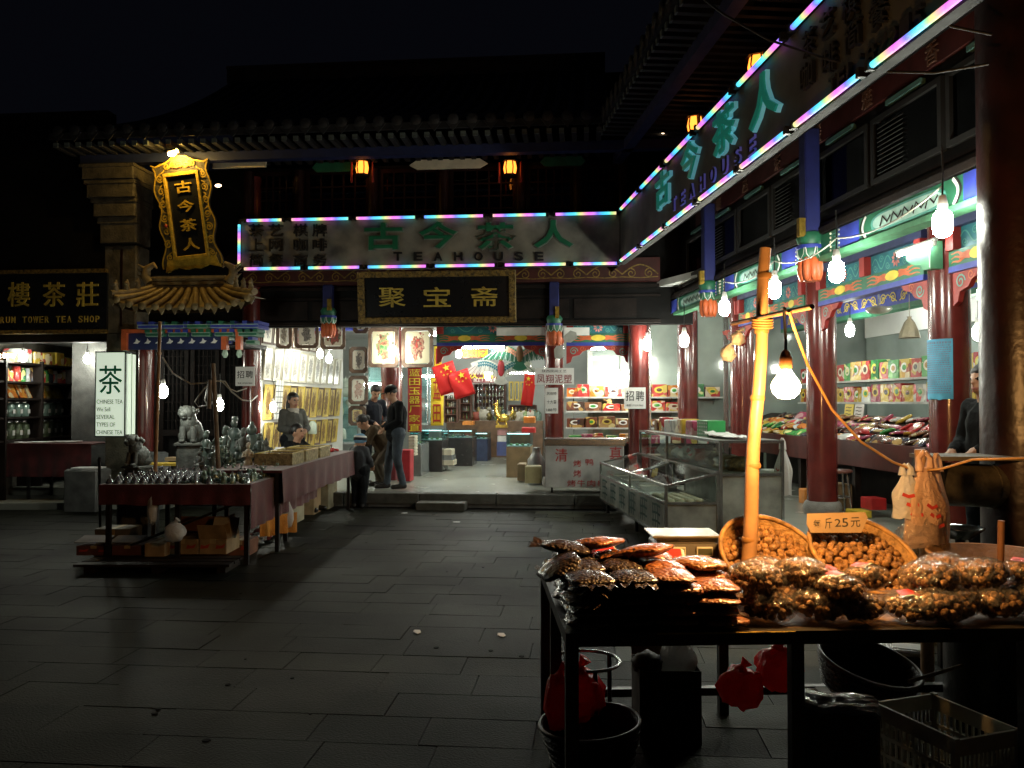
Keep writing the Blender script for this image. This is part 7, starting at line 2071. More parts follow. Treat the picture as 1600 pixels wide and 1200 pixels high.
# chrome stool
g = G(1312, 801, PZ); MS = Matrix.Translation(g)
t = thing('stool', 'round topped stool with chrome legs beside the stone based pillar', 'stool', MS)
m = MB(); m.mat(pm('stool_seat', (.25, .10, .08), .3, coat=.4)); m.lathe([(.10, .50), (.155, .51), (.16, .53), (.15, .545), (.02, .55)], 18); part(t, 'seat', m, local=True)
for k in range(4):
	a = PI / 4 + k * PI / 2; m = MB(); m.mat(steel); m.tube([(math.cos(a) * .10, math.sin(a) * .10, .50), (math.cos(a) * .16, math.sin(a) * .16, 0)], .014, 7); part(t, 'leg', m, local=True)
m = MB(); m.mat(steel); m.tube([(math.cos(a) * .135, math.sin(a) * .135, .2) for a in [2 * PI * i / 16 for i in range(17)]], .008, 5); part(t, 'ring', m, local=True)
# round ceiling lamp and hanging bell
q = on(WR, 1373, 484, 2.6); m = MB(WR @ Matrix.Translation(q)); m.mat(pm('lamp_shell', (.5, .5, .45), .3, .3)); m.lathe([(.02, -.06), (.12, -.04), (.17, 0), (.16, .03), (.05, .05)], 18); m.tube([(0, 0, .05), (0, 0, CEIL - q.z)], .012, 5); solo('ceiling_fixture', m, 'round pale ceiling fixture hanging inside the snack shop', 'ceiling lamp')
q = on(WR, 1421, 512, 2.2); m = MB(WR @ Matrix.Translation(q)); m.mat(pm('bag_tan', (.30, .26, .18), .5, var=.3, bump=.4)); m.lathe([(.12, -.12), (.105, -.05), (.06, .06), (.02, .11), (.03, .13)], 10, smooth=False); m.tube([(0, 0, .12), (0, 0, .4)], .005, 4); solo('hanging_bag', m, 'dull tan bell shaped bag hung inside the snack shop near the blue notice', 'hanging bag')
# beam end blocks at the blue notice pillar
for px, w_ in ((1444, 'left'), ):
	q = on(WR, px, 402, 1.34); m = MB(WR); m.mat(ltgreen); m.prism([(q.x - .2, q.z + .12), (q.x + .2, q.z + .12), (q.x + .2, q.z - .14), (q.x + .08, q.z - .14), (q.x + .04, q.z - .08), (q.x - .10, q.z - .06), (q.x - .2, q.z)][::-1], 1.28, 1.40); m.mat(whitep); m.ribbon([(q.x - .19, q.z + .11), (q.x + .19, q.z + .11), (q.x + .19, q.z - .13)], .012, 1.279); solo('beam_end', m, 'green painted beam end block on the blue notice pillar', 'beam')
# ================================================================== glass cases in front of the right wing
SA, SB = .12, 3.62
D0, D1, D2 = -.90, -.31, .40
case = thing('glass_food_case', 'low stainless food case with sloping glass top and buns on a tray', 'display case', WR @ Matrix.Translation(((SA + SB) / 2, (D0 + D1) / 2, .18)))
cmid = (SA + SB) / 2 + .1
zl, zh, zt_, zb2 = .72, .86, .54, .17
for s in (SA, cmid, SB):
	m = MB(WR); m.mat(steel); m.box(s - .015, s + .015, D0, D0 + .03, zb2, zl); m.box(s - .015, s + .015, D1 - .03, D1, zb2, zh); m.prism([(D0, zl - .015), (D0, zl + .012), (D1, zh + .012), (D1, zh - .015)], s - .016, s + .016, axis='x'); part(case, 'post', m)
for z, d in ((zl, D0), (zt_, D0), (zb2 + .02, D0), (zh, D1 - .03)):
	m = MB(WR); m.mat(steel); m.box(SA, SB, d - .003, d + .028, z - .012, z + .018); part(case, 'rail', m)
m = MB(WR); m.mat(steel); m.box(SB - .013, SB + .017, D0, D1, zt_ - .012, zt_ + .018); part(case, 'rail', m)
m = MB(WR); m.mat(glassc); m.add([(SA, D0 + .02, zl + .014), (SB, D0 + .02, zl + .014), (SB, D1 - .02, zh + .014), (SA, D1 - .02, zh + .014)], [(0, 1, 2, 3)], False); part(case, 'glass_top', m)
m = MB(WR); m.mat(glassc); m.box(SA + .02, SB - .02, D0 + .010, D0 + .014, zt_ + .02, zl - .014); part(case, 'glass_front', m)
m = MB(WR); m.mat(glassc); m.prism([(D0 + .03, zt_ + .02), (D1 - .03, zt_ + .02), (D1 - .03, zh - .03), (D0 + .03, zl - .015)], SB, SB + .004, axis='x'); part(case, 'glass_end', m)
m = MB(WR); m.mat(pm('tray_steel', (.70, .70, .66), .4, .1, var=.2)); m.box(SA + .02, SB - .02, D0 + .03, D1 - .03, zt_ - .03, zt_ - .01); part(case, 'tray', m)
panel = pm('case_panel', (.42, .45, .41), .3, .35, var=.35, scale=4)
m = MB(WR); m.mat(panel); m.box(SA, SB, D0 + .006, D0 + .02, zb2 + .04, zt_ - .014); m.box(SB - .014, SB, D0 + .03, D1, zb2, zt_ - .014); part(case, 'side_panel', m)
m = MB(WR); m.mat(pm('case_letter', (.02, .09, .08), .5, var=.3))
rm = random.Random(4)
for c in range(6):
	cx = SA + .35 + c * .56
	for e in range(6):
		if e % 2: m.ribbon([(cx - .17, .26 + .045 * e), (cx + .02, .27 + .045 * e), (cx + .17, .258 + .045 * e)], .026, D0 + .004, .003)
		else: m.ribbon([(cx - .13 + .05 * e, .24), (cx - .12 + .05 * e, .36), (cx - .15 + .05 * e, .49)], .03, D0 + .0035, .003)
part(case, 'painted_lettering', m, kind='stuff')
for s in (SA + .1, cmid, SB - .1):
	m = MB(WR); m.mat(iron); m.cone((s, D0 + .1, .0), (s, D0 + .1, zb2), .025, .025, 8); m.cone((s, D1 - .1, .0), (s, D1 - .1, zb2), .025, .025, 8); part(case, 'foot', m)
m = MB(WR); m.mat(panel); m.box(SA + .02, SB - .02, D1 - .02, D1 - .005, .03, zt_); part(case, 'back_panel', m)
# trays of buns
bun = pm('bun_dough', (.66, .60, .44), .6, var=.2, scale=14)
bm = MB(); bm.mat(bun); bm.lathe([(.03, 0), (.048, .012), (.045, .04), (.02, .05)], 10)
bme = bm.mesh('steamed_bun')
for i in range(7):
	for j in range(4):
		o = bpy.data.objects.new('steamed_bun', bme); COL.objects.link(o); o.matrix_basis = WR @ TR(SB - .12 - i * .10, D0 + .10 + j * .105, zt_ - .009)
		tag(o, 'pale round bun on the tray at the near end of the food case', 'bun', 'buns in the glass food case')
for k, (s, w, lab) in enumerate(((.7, .5, 'shallow steel food tray at the far end of the case'), (1.35, .5, 'steel food tray with yellow card in the case'), (2.1, .5, 'steel food tray in the middle of the case'))):
	m = MB(WR @ TR(s, (D0 + D1) / 2, zt_ - .009)); m.mat(steel); m.box(-.22, .22, -.22, .22, 0, .01); [m.box(a, b, c, d, .0101, .06) for a, b, c, d in ((-.22, .22, -.22, -.21), (-.22, .22, .21, .22), (-.22, -.21, -.21, .21), (.21, .22, -.21, .21))]; m.mat(pm('food_mix', (.25, .18, .08), .5, var=.6, scale=30, bump=1.0)); m.box(-.205, .205, -.205, .205, .0102, .045, bev=.02)
	solo('food_tray', m, lab, 'tray')
for k, s in enumerate((1.5, 1.62)):
	m = MB(WR @ TR(s, D1 - .15, .68 + .03 * k, rx=R(-12))); m.mat(yellowp); m.box(-.07, .07, 0, .004, -.05, .05); solo('price_card', m, ('left', 'right')[k] + ' yellow price card propped inside the food case', 'price card')
rear_case = thing('tall_glass_case', 'taller stainless glass case behind the low food case', 'display case', WR @ Matrix.Translation(((SA + SB) / 2, (D1 + D2) / 2, .22)))
za, zbm, zc_ = .24, .84, 1.19
for s in (SA, 1.55, SB):
	for d in (D1 + .005, D2 - .03):
		m = MB(WR); m.mat(steel); m.box(s - .016, s + .016, d, d + .03, za, zc_); part(rear_case, 'post', m)
for z in (za, zbm, zc_):
	m = MB(WR); m.mat(steel); m.box(SA, SB, D1 + .003, D1 + .036, z - .015, z + .015); m.box(SB - .017, SB + .018, D1 + .037, D2, z - .0149, z + .0149); part(rear_case, 'rail', m)
m = MB(WR); m.mat(glassc); m.box(SA + .02, SB - .02, D1 + .015, D1 + .019, zbm + .016, zc_ - .016); m.box(SB, SB + .004, D1 + .04, D2 - .03, zbm + .016, zc_ - .016); part(rear_case, 'glass', m)
m = MB(WR); m.mat(panel); m.box(SA, SB, D1 + .037, D2, zc_ - .012, zc_ + .012); m.box(SA, SB, D1 + .037, D2 - .03, zbm - .012, zbm + .012); part(rear_case, 'shelf', m)
m = MB(WR); m.mat(panel); m.box(SB - .012, SB + .002, D1 + .04, D2 - .03, za + .016, zbm - .016); part(rear_case, 'end_panel', m)
m = MB(WR); m.mat(panel); m.box(SA, SB, D1 + .01, D1 + .02, zh + .0, zbm + .0); m.box(SA, SB, D2 - .02, D2 - .005, za, zbm); part(rear_case, 'back_panel', m)
rm = random.Random(14)
for k in range(9):
	s = .4 + k * .36; m = MB(WR @ TR(s, .05, zbm + .013)); m.mat(rm.choice([whbag, packs[7], packs[4], pm('food_mix', (.25, .18, .08), .5, var=.6, scale=30, bump=1.0)])); crumple(m, (0, 0, .07), (.16, .15, .085), .3, 3, k); solo('food_bag', m, 'bag of food inside the tall glass case', 'bag', 'bags of food in the tall glass case')
# goods on top
gtop = [(.35, .16, .16, 7, 'brown packet at the far end of the case top'), (.62, .18, .20, 0, 'red and white packet on top of the tall case'), (1.05, .44, .17, 4, 'row of white wrapped rolls on top of the tall case'), (1.55, .26, .19, 1, 'yellow tin box on top of the tall case'), (1.95, .34, .18, 6, 'pinkish packets on top of the tall case')]
for s, w, h, k, lab in gtop: rbox('packet', s, .0, zc_ + .013, w, .24, h, packs[k], lab, 'packet', rz=rm.uniform(-.1, .1))
t = thing('dotted_box', 'bright green box with white dots on top of the tall case', 'box', WR @ TR(2.45, .0, zc_ + .013))
W_ = wm(t); m = MB(W_); m.mat(pm('box_green', (.03, .30, .08), .4)); m.box(-.2, .2, -.11, .11, 0, .19, bev=.006); part(t, 'carton', m)
m = MB(W_); m.mat(whitep)
for i in range(6):
	for j in range(4): m.prism([(-.165 + i * .066 + math.cos(a) * .009, .03 + j * .042 + math.sin(a) * .009) for a in (0, 1.05, 2.1, 3.14, 4.19, 5.24)], -.112, -.1105)
part(t, 'dots', m, kind='stuff')
for k, (s, lab) in enumerate(((2.85, 'crumpled newspaper at the near end of the case top'), (3.2, 'flat sheaf of white plastic bags on the near corner of the case top'))):
	m = MB(WR @ TR(s, .0, zc_ + .014, rz=.3 * k)); m.mat(paper)
	m.sheet(lambda i, j: (-.22 + .44 * i, -.002, 0) if False else (-.24 + .48 * i, -.16 + .32 * j + .0, .02 + .05 * abs(nz(i * 4 + k * 5, j * 4)) + (.12 * max(0, .3 - i) if k == 0 else 0)), 14, 8, .002); solo('newspaper', m, lab, 'newspaper')
# white plastic bags hung on the case end
q = on(WR, 1206, 735, .35)
def strap_bag(M, w, h, label, mt, seed, print_=True, group=None):
	t = thing('plastic_bag', label, 'plastic bag', M, group)
	m = MB(M); m.mat(mt)
	def f(i, j):
		a = 2 * PI * i; zz = h * (j - 1)
		r = w / 2 * (.25 + .75 * min(1, (1 - j) * 2.2)) * (1 + .22 * nz(math.cos(a) * 1.7 + seed, math.sin(a) * 1.7, j * 3) + .07 * math.sin(a * 7 + seed + j * 2))
		return (math.cos(a) * r, math.sin(a) * r * .45, zz + .05 * h * nz(math.cos(a) * 2, seed, 5) * (1 - j))
	m.grid(f, 30, 14); part(t, 'body', m)
	for sg in (-1, 1):
		m = MB(M); m.mat(mt); m.tube([(sg * w * .12, 0, -.04 * h), (sg * w * .14, 0, .12 * h), (sg * w * .02, 0, .2 * h)], .012, 6, rad=[.026, .014, .012]); part(t, 'handle', m)
	if print_:
		m = MB(M); m.mat(pm('print_red2', (.55, .05, .04), .5))
		for k in range(3): m.ribbon([(-.03 + .02 * k, -h * .45 - .05 * k), (.0 + .02 * k, -h * .5 - .05 * k), (.03 + .02 * k, -h * .47 - .05 * k)], .018, -w * .235, .002)
		part(t, 'red_print', m)
	return t
strap_bag(WR @ TR(3.5, .44, 1.12, rz=.2), .26, .50, 'bunch of white plastic bags with red print hung on the tall case end', whbag, 3)
# white cart with red lettering
a, b = on(WB, 852, 763, .22), on(WB, 975, 686, .22)
t = thing('white_cart', 'white wheeled stand with red barbecue lettering on the raised floor edge', 'cart', WB @ Matrix.Translation(((a.x + b.x) / 2, .5, PZ)))
z0, z1 = PZ + .09, b.z
m = MB(WB); m.mat(pm('cart_white', (.52, .52, .50), .5, var=.3, scale=3)); m.box(a.x, b.x, .22, .75, z0, z1 - .1, bev=.012); part(t, 'body', m)
m = MB(WB); m.mat(steel); m.box(a.x - .02, b.x + .02, .20, .77, z1 - .0999, z1, bev=.006); part(t, 'top', m)
for c, px, py, w_, h_ in (('清', 877, 711, .19, .20), ('真', 962, 708, .19, .20), ('烤', 902, 724, .12, .10), ('鸭', 921, 722, .12, .10), ('烤', 902, 740, .12, .11), ('烤', 893, 755, .13, .10), ('牛', 908, 755, .12, .10), ('肉', 924, 755, .12, .10), ('串', 940, 755, .12, .10)):
	q = on(WB, px, py, .22); m = MB(WB); m.mat(pm('ink_red', (.5, .03, .03), .5)); m.text(c, q.x, q.z, w_, h_, .2195, .003, .005); part(t, 'character', m)
for x in (a.x + .1, b.x - .1):
	m = MB(WB); m.mat(iron); m.cone((x - .015, .30, PZ + .04), (x + .015, .30, PZ + .04), .04, .04, 12); m.box(x - .01, x + .01, .27, .33, PZ + .06, z0); part(t, 'wheel', m)
q = on(WB, 838, 735, 1.6); m = MB(WB @ TR(q.x, 1.6, PZ)); m.mat(pm('can_grey', (.35, .36, .35), .35, .5)); m.lathe([(.14, 0), (.15, .02), (.15, .42), (.08, .52), (.06, .62), (.07, .63)], 16); solo('gas_bottle', m, 'grey metal bottle standing left of the white cart', 'bottle')
# ================================================================== nut stall in the foreground
NZ = .75
A_, B_ = G(884, 990, NZ), G(1598, 973, NZ)
WN = frame((A_.x, A_.y, 0), (B_.x - A_.x, (B_.y - A_.y) * .5))
LN, DN = 2.35, 1.22
nst = thing('nut_stall_table', 'black steel framed stall table in the foreground loaded with bagged nuts', 'table', WN)
m = MB(WN); m.mat(iron)
for q in ((0, LN, 0, .045), (0, LN, DN - .045, DN)): m.box(q[0], q[1], q[2], q[3], NZ - .05, NZ)
for q in ((0, .045, .046, DN - .046), (LN - .045, LN, .046, DN - .046), (LN / 2, LN / 2 + .045, .046, DN - .046)): m.box(q[0], q[1], q[2], q[3], NZ - .0499, NZ - .0002)
part(nst, 'top_frame', m)
planks = pm('plank', (.20, .12, .06), .6, var=.4, scale=5, bump=.2)
for k in range(8):
	m = MB(WN); m.mat(planks); y = .05 + k * (DN - .1) / 8; m.box(.05, LN - .05, y + .002, y + (DN - .1) / 8 - .002, NZ - .03, NZ - .008 - .002 * (k % 2)); part(nst, 'plank', m)
for x, y in ((0, 0), (0, .62), (0, DN - .05), (LN * .36, 0), (LN * .39, DN - .05), (LN * .72, DN - .05), (LN * .74, 0), (LN - .05, 0), (LN - .05, DN - .05)):
	m = MB(WN); m.mat(iron); m.box(x, x + .048, y, y + .048, 0, NZ - .0501); part(nst, 'leg', m)
m = MB(WN); m.mat(iron)
m.box(.05, LN - .05, DN - .045, DN - .005, .10, .14); part(nst, 'stretcher', m)
m = MB(WN); m.mat(goldp); m.box(.34, .86, -.006, -.0005, NZ - .006, NZ - .001); part(nst, 'bright_edge_strip', m)
# small bags of beans and dates: pillow shaped plastic bags
def pillow(mt, seed, w=.088, d=.108, h=.0245, lump=.16, fr=7.0):
	m = MB(); m.mat(mt)
	def fn(v):
		c = 1 + .22 * (abs(v.x) ** 3) * (abs(v.y) ** 3) * 8
		return c * (1 + lump * nz(v.x * fr + seed, v.y * fr, v.z * fr)) * (1 + .05 * nz(v.x * 2 + seed, v.y * 2))
	m.ball((0, 0, h), (w, d, h * 1.05), 26, 12, fn=fn)
	m.grid(lambda i, j: (-w * .8 + 1.6 * w * i, d * .97 + .05 * j, h + .012 * nz(i * 8, seed) * (1 + j * 2)), 10, 2)
	return m
def bean_mat(name, c1, c2, sc):
	if name in MATS: return MATS[name]
	mt, nt, b = _nt(name); N, L = nt.nodes, nt.links
	tc = N.new('ShaderNodeTexCoord'); v = N.new('ShaderNodeTexVoronoi'); v.inputs['Scale'].default_value = sc; L.new(tc.outputs['Object'], v.inputs['Vector'])
	cr = N.new('ShaderNodeMix'); cr.data_type = 'RGBA'; cr.inputs[6].default_value = (*c1, 1); cr.inputs[7].default_value = (*c2, 1)
	sp = N.new('ShaderNodeSeparateColor'); L.new(v.outputs['Color'], sp.inputs[0]); L.new(sp.outputs[0], cr.inputs[0]); L.new(cr.outputs[2], b.inputs['Base Color'])
	bp = N.new('ShaderNodeBump'); bp.inputs['Strength'].default_value = .8; bp.inputs['Distance'].default_value = .012; bp.invert = True; L.new(v.outputs['Distance'], bp.inputs['Height']); L.new(bp.outputs['Normal'], b.inputs['Normal'])
	n2 = N.new('ShaderNodeTexNoise'); n2.inputs['Scale'].default_value = 11; n2.inputs['Distortion'].default_value = 1.2; L.new(tc.outputs['Object'], n2.inputs['Vector'])
	b2 = N.new('ShaderNodeBump'); b2.inputs['Strength'].default_value = .45; b2.inputs['Distance'].default_value = .02; L.new(n2.outputs['Fac'], b2.inputs['Height']); L.new(b2.outputs['Normal'], b.inputs['Coat Normal'])
	b.inputs['Roughness'].default_value = .5; b.inputs['Coat Weight'].default_value = 1.0; b.inputs['Coat Roughness'].default_value = .2
	MATS[name] = mt; return mt
dk = bean_mat('bagged_black_dates', (.045, .022, .014), (.018, .011, .009), 70)
br = bean_mat('bagged_brown_dates', (.42, .15, .04), (.22, .065, .02), 60)
tn = bean_mat('bagged_peanuts', (.42, .20, .07), (.22, .10, .035), 55)
PB = {k: [pillow(mt, s * 3.1 + i) .mesh('nut_bag') for s in range(3)] for i, (k, mt) in enumerate((('dark', dk), ('brown', br), ('tan', tn)))}
rb = random.Random(41)
def nut_bag(kind, x, y, z, rz, label, group, rx=0.0, ry=0.0, s=1.0):
	o = bpy.data.objects.new('nut_bag', rb.choice(PB[kind])); COL.objects.link(o); o.matrix_basis = WN @ TR(x, y, z, rz=rz, rx=rx, ry=ry, s=s)
	return tag(o, label, 'bag', group)
lay = ['bottom', 'second', 'third', 'fourth', 'fifth', 'sixth', 'top']
dep = ['front', 'second', 'third', 'rear']
for c in range(2):
	for r_ in range(3):
		for k in range(5):
			nut_bag('dark', .10 + c * .165 + rb.uniform(-.015, .015), .13 + r_ * .215 + rb.uniform(-.022, .022), NZ + k * .0385, rb.uniform(-.18, .18) + (PI if rb.random() < .5 else 0),
					'%s dark bag of the %s stack in the %s column of black date bags' % (lay[k], dep[r_], ('left', 'right')[c]), 'bags of black dates on the nut stall')
nut_bag('dark', .06, .55, NZ + .20, 1.3, 'black date bag lying crosswise on top behind the left stacks', 'bags of black dates on the nut stall', rx=.1)
nut_bag('brown', .20, .60, NZ + .205, .7, 'shiny brown bag thrown on top of the dark stacks', 'bags of brown dates on the nut stall', rx=-.15, s=1.05)
nut_bag('dark', .02, .34, NZ + .16, .2, 'black date bag slipping off the left edge of the pile', 'bags of black dates on the nut stall', ry=-.5)
for c in range(2):
	for r_ in range(3):
		for k in range((5, 4)[c]):
			nut_bag('brown', .435 + c * .165 + rb.uniform(-.018, .018), .125 + r_ * .215 + rb.uniform(-.03, .022), NZ + k * .0385, rb.uniform(-.2, .2), '%s brown bag of the %s stack in the %s column of brown date bags' % (lay[k], dep[r_], ('left', 'right')[c]), 'bags of brown dates on the nut stall')
nut_bag('brown', .38, .42, NZ + .20, .9, 'long brown bag lying across the brown stacks in front of the red labels', 'bags of brown dates on the nut stall', rx=-.2, s=1.1)
nut_bag('tan', .60, .36, NZ + .16, .4, 'paler nut bag on top between dates and walnuts', 'bags of peanuts on the nut stall')
# clear bags of walnuts
waln = pm('walnut_shell', (.44, .23, .08), .55, var=.45, scale=60, bump=.8, bscale=90, objrand=.2)
def walnut_mesh(seed):
	m = MB(); m.mat(waln)
	m.ball((0, 0, 0), (.0165, .0155, .0175), 12, 8, fn=lambda v: 1 + .10 * nz(v.x * 3 + seed, v.y * 3, v.z * 3) + .05 * math.exp(-(v.y / .12) ** 2) + .04 * nz(v.x * 9, v.y * 9 + seed, v.z * 9))
	return m
WALN = [walnut_mesh(s * 5.3).mesh('walnut') for s in range(4)]
clear = filmm('clear_bag', bscale=13, bstr=1.0, refl=.04, cloud=.05)
wl = [walnut_mesh(s * 4.1) for s in range(3)]
def walnut_bag_proto(seed, M, label, group, red=False, rad=(.115, .10, .062)):
	t = thing('walnut_bag', label, 'bag', M, group)
	rr_ = random.Random(seed); m = MB(); m.mat(waln); k = 0; pts = []
	while k < 3000 and len(pts) < 95:
		k += 1
		v = Vector((rr_.uniform(-1, 1), rr_.uniform(-1, 1), rr_.uniform(-.85, .75)))
		if v.length > 1: continue
		if v.length < .45: continue
		p = Vector((v.x * (rad[0] - .016), v.y * (rad[1] - .016), v.z * (rad[2] - .014) + rad[2]))
		if all((p - q).length > .026 for q in pts): pts.append(p)
	for p in pts:
		w = rr_.choice(wl); Rm = Matrix.Rotation(rr_.uniform(0, 6), 4, 'X') @ Matrix.Rotation(rr_.uniform(0, 6), 4, 'Z'); m.add([v for v in w.v], w.f, True, T=Matrix.Translation(p) @ Rm)
	part(t, 'walnuts', m, local=True, kind='stuff')
	m = MB(); m.mat(clear)
	def fn(v): return 1.04 + .10 * nz(v.x * 2.2 + seed, v.y * 2.2, v.z * 2.2) + .10 * abs(nz(v.x * 4 + seed, v.y * 4, v.z * 4)) + (.25 * max(0, v.y - .6) if True else 0)
	m.ball((0, 0, rad[2]), (rad[0], rad[1], rad[2]), 26, 16, fn=fn)
	part(t, 'clear_film', m, local=True)
	if red:
		m = MB(); m.mat(pm('label_red', (.62, .04, .03), .4)); m.grid(lambda i, j: (-.05 + .1 * i, -.02 + .075 * j, rad[2] * 2.02 + .006 * math.sin(i * 3) - .02 * (abs(i - .5))), 6, 3); m.mat(pm('label_green', (.25, .42, .2), .4)); m.grid(lambda i, j: (-.05 + .1 * i, -.035 + .014 * j, rad[2] * 2.015 + .006 * math.sin(i * 3) - .02 * abs(i - .5)), 6, 1); part(t, 'red_label', m, local=True)
	return t
wg = 'clear bags of walnuts on the nut stall'
spec = [(.80, .16, 0, 0, 0), (.78, .20, .13, .4, 0), (.88, .40, .10, 1.0, 0), (.98, .24, .14, -.4, 0), (1.00, .16, 0, .2, 0), (1.18, .13, 0, .3, 1), (1.12, .34, .08, -.8, 1), (1.36, .13, .0, -.2, 1), (1.30, .34, .10, .5, 1), (1.55, .15, 0, .1, 0), (1.50, .22, .12, -.5, 0), (1.66, .40, .12, .9, 0), (1.74, .16, 0, .4, 0), (1.72, .24, .13, -.2, 0), (1.90, .18, .02, .2, 0), (1.92, .26, .14, .7, 1), (2.10, .17, 0, .1, 0), (2.12, .30, .11, -.4, 0), (1.08, .12, .11, .2, 1), (1.46, .10, .0, 1.2, 0), (2.24, .2, .05, .5, 0)]
where = ['walnut bag next to the brown dates, bottom layer', 'upper walnut bag leaning on the brown date bags', 'walnut bag in front of the left basket', 'big glistening walnut bag below the bamboo pole', 'walnut bag at the table edge under the glistening one', 'walnut bag with red label at the middle front edge', 'walnut bag with red label in the middle behind', 'red labelled walnut bag at the table edge right of the middle', 'red labelled walnut bag in front of the price card basket', 'walnut bag at the edge, first of the right heap', 'upper bag of the right heap nearest the middle', 'rear bag of the right heap by the price card basket', 'lower bag in the middle of the right heap', 'topmost glistening bag of the right heap', 'lower bag near the right end of the heap', 'bag with red paper on top near the right end of the heap', 'lower bag at the right edge of the photo', 'upper bag at the right edge of the photo', 'small red topped walnut bag standing on the middle row', 'bag slumped sideways at the front edge of the right heap', 'last walnut bag at the far right table end']
pro = []
for i, (x, y, z, rz_, rd) in enumerate(spec):
	M = WN @ TR(x, y, NZ + z * .72, rz=rz_, rx=.12 * math.sin(i * 2.1), ry=.12 * math.cos(i * 1.7), s=1.0 if not rd else .85)
	key = (i % 3, rd)
	f_ = [p for p in pro if p[0] == key]
	if f_: clone(f_[0][1], M, where[i])
	else: pro.append((key, walnut_bag_proto(i + 1, M, where[i], wg, bool(rd))))
# flat packets with red labels behind the dates
for k, (px, py, rz_, lab) in enumerate(((1020, 872, .1, 'flat packet with red and green label in front of the weighing scale'), (1040, 866, -.1, 'second red labelled packet under the scale edge'), (940, 862, .3, 'red label packet sticking up behind the dark bags'))):
	q = G(px, py, NZ + .175); M = Matrix.Translation(q) @ Matrix.Rotation(rz_, 4, 'Z') @ Matrix.Rotation(R(22), 4, 'X')
	t = thing('labelled_packet', lab, 'packet', M); m = MB(); m.mat(pm('label_cream', (.6, .6, .5), .4)); m.box(-.085, .085, -.06, .06, -.03, .0, bev=.008); part(t, 'packet', m, local=True)
	m = MB(); m.mat(pm('label_red', (.62, .04, .03), .4)); m.box(-.07, .07, -.035, .045, .0005, .002); m.mat(pm('label_green', (.25, .42, .2), .4)); m.box(-.08, .08, -.055, -.04, .0005, .0021); part(t, 'label', m, local=True)
# scale
q = G(1072, 892, NZ); MSc = WN.copy(); MSc.translation = Vector((q.x, q.y + .05, NZ)); MSc = MSc @ Matrix.Rotation(-.05, 4, 'Z')
t = thing('weighing_scale', 'electronic weighing scale with flat steel platter and two display windows on an orange box', 'scale', MSc)
m = MB(MSc); m.mat(pm('scale_body', (.07, .06, .045), .4, var=.2)); m.box(-.16, .16, -.10, .16, .07, .15, bev=.015); m.prism([(-.10, .072), (-.14, .085), (-.12, .148), (-.099, .148)], -.158, .158, axis='x'); part(t, 'body', m)
m = MB(MSc); m.mat(pm('scale_platter', (.40, .34, .24), .3, .6, var=.3)); m.box(-.175, .175, -.09, .19, .172, .182, bev=.004); m.box(-.15, .15, -.06, .16, .1501, .1719); part(t, 'platter', m)
for cx in (-.06, .075):
	m = MB(MSc); m.mat(cream); m.box(cx - .04, cx + .04, -.146, -.130, .092, .135); m.mat(pm('display', (.10, .11, .07), .2)); m.box(cx - .034, cx + .034, -.1475, -.1461, .098, .129); part(t, 'display', m)
box_thing('orange_box', MSc, .06, -.01, 0, .34, .2, .068, pm('orange_tray', (.65, .16, .03), .5), 'flat orange box under the weighing scale')
# woven baskets of walnuts
bask = pm('basket_weave', (.40, .23, .08), .6, var=.4, scale=40, bump=.6, bscale=70)
def basket(M, rx_, ry_, dep_, label, lname, seed, n=125):
	t = thing('wicker_basket', label, 'basket', M, 'wicker baskets of loose walnuts')
	prof = [(.50, 0), (.80, .05 * dep_ / .12), (.95, dep_ * .7), (1.0, dep_)]
	m = MB(); m.mat(bask)
	K = 44
	prof2 = [(r * (1), z) for r, z in prof] + [(.965, dep_), (.92, dep_ * .72), (.77, .075 * dep_ / .12), (.02, .02)]
	m.lathe(prof2, K, sx=rx_, sy=ry_, cap=False); m.v = [v for v in m.v]; part(t, 'wall', m, local=True)
	for k in range(7):   # woven courses
		z = dep_ * (.12 + .125 * k); r = .80 + .20 * (z / dep_) ** .6
		m = MB(); m.mat(bask); m.tube([(math.cos(a) * rx_ * (r + .006 * math.sin(a * 22 + k * PI)), math.sin(a) * ry_ * (r + .006 * math.sin(a * 22 + k * PI)), z) for a in [2 * PI * i / 88 for i in range(89)]], .005, 4, cap=False); part(t, 'woven_strand', m, local=True)
	m = MB(); m.mat(pm('basket_rim', (.46, .26, .09), .5, var=.4, scale=20, bump=.3)); m.tube([(math.cos(a) * rx_ * 1.0, math.sin(a) * ry_ * 1.0, dep_) for a in [2 * PI * i / 48 for i in range(49)]], .012, 7, cap=False); part(t, 'rim', m, local=True)
	m = MB(); m.mat(waln); m.ball((0, 0, dep_ * .35), (rx_ * .88, ry_ * .88, dep_ * .42), 20, 8); part(t, 'walnut_bed', m, local=True, kind='stuff')
	rw = random.Random(seed); pts = []; k = 0
	while len(pts) < n and k < 9000:
		k += 1; x, y = rw.uniform(-1, 1), rw.uniform(-1, 1); r = math.hypot(x, y)
		if r > .90: continue
		z = dep_ * (.35 + .42 * math.sqrt(max(0, 1 - (r / .97) ** 2))) + rw.uniform(.0, .012) + .010
		p = Vector((x * rx_ * .93, y * ry_ * .93, max(z, dep_ * .62)))
		if all((p - q).length > .030 for q in pts): pts.append(p)
	for p in pts:
		o = bpy.data.objects.new('walnut', rw.choice(WALN)); COL.objects.link(o)
		o.matrix_basis = M @ Matrix.Translation(p) @ Matrix.Rotation(rw.uniform(0, 6), 4, 'X') @ Matrix.Rotation(rw.uniform(0, 6), 4, 'Z') @ Matrix.Scale(rw.uniform(1.1, 1.35), 4)
		tag(o, 'loose walnut heaped in the ' + lname, 'walnut', 'loose walnuts in the ' + lname)
	return t
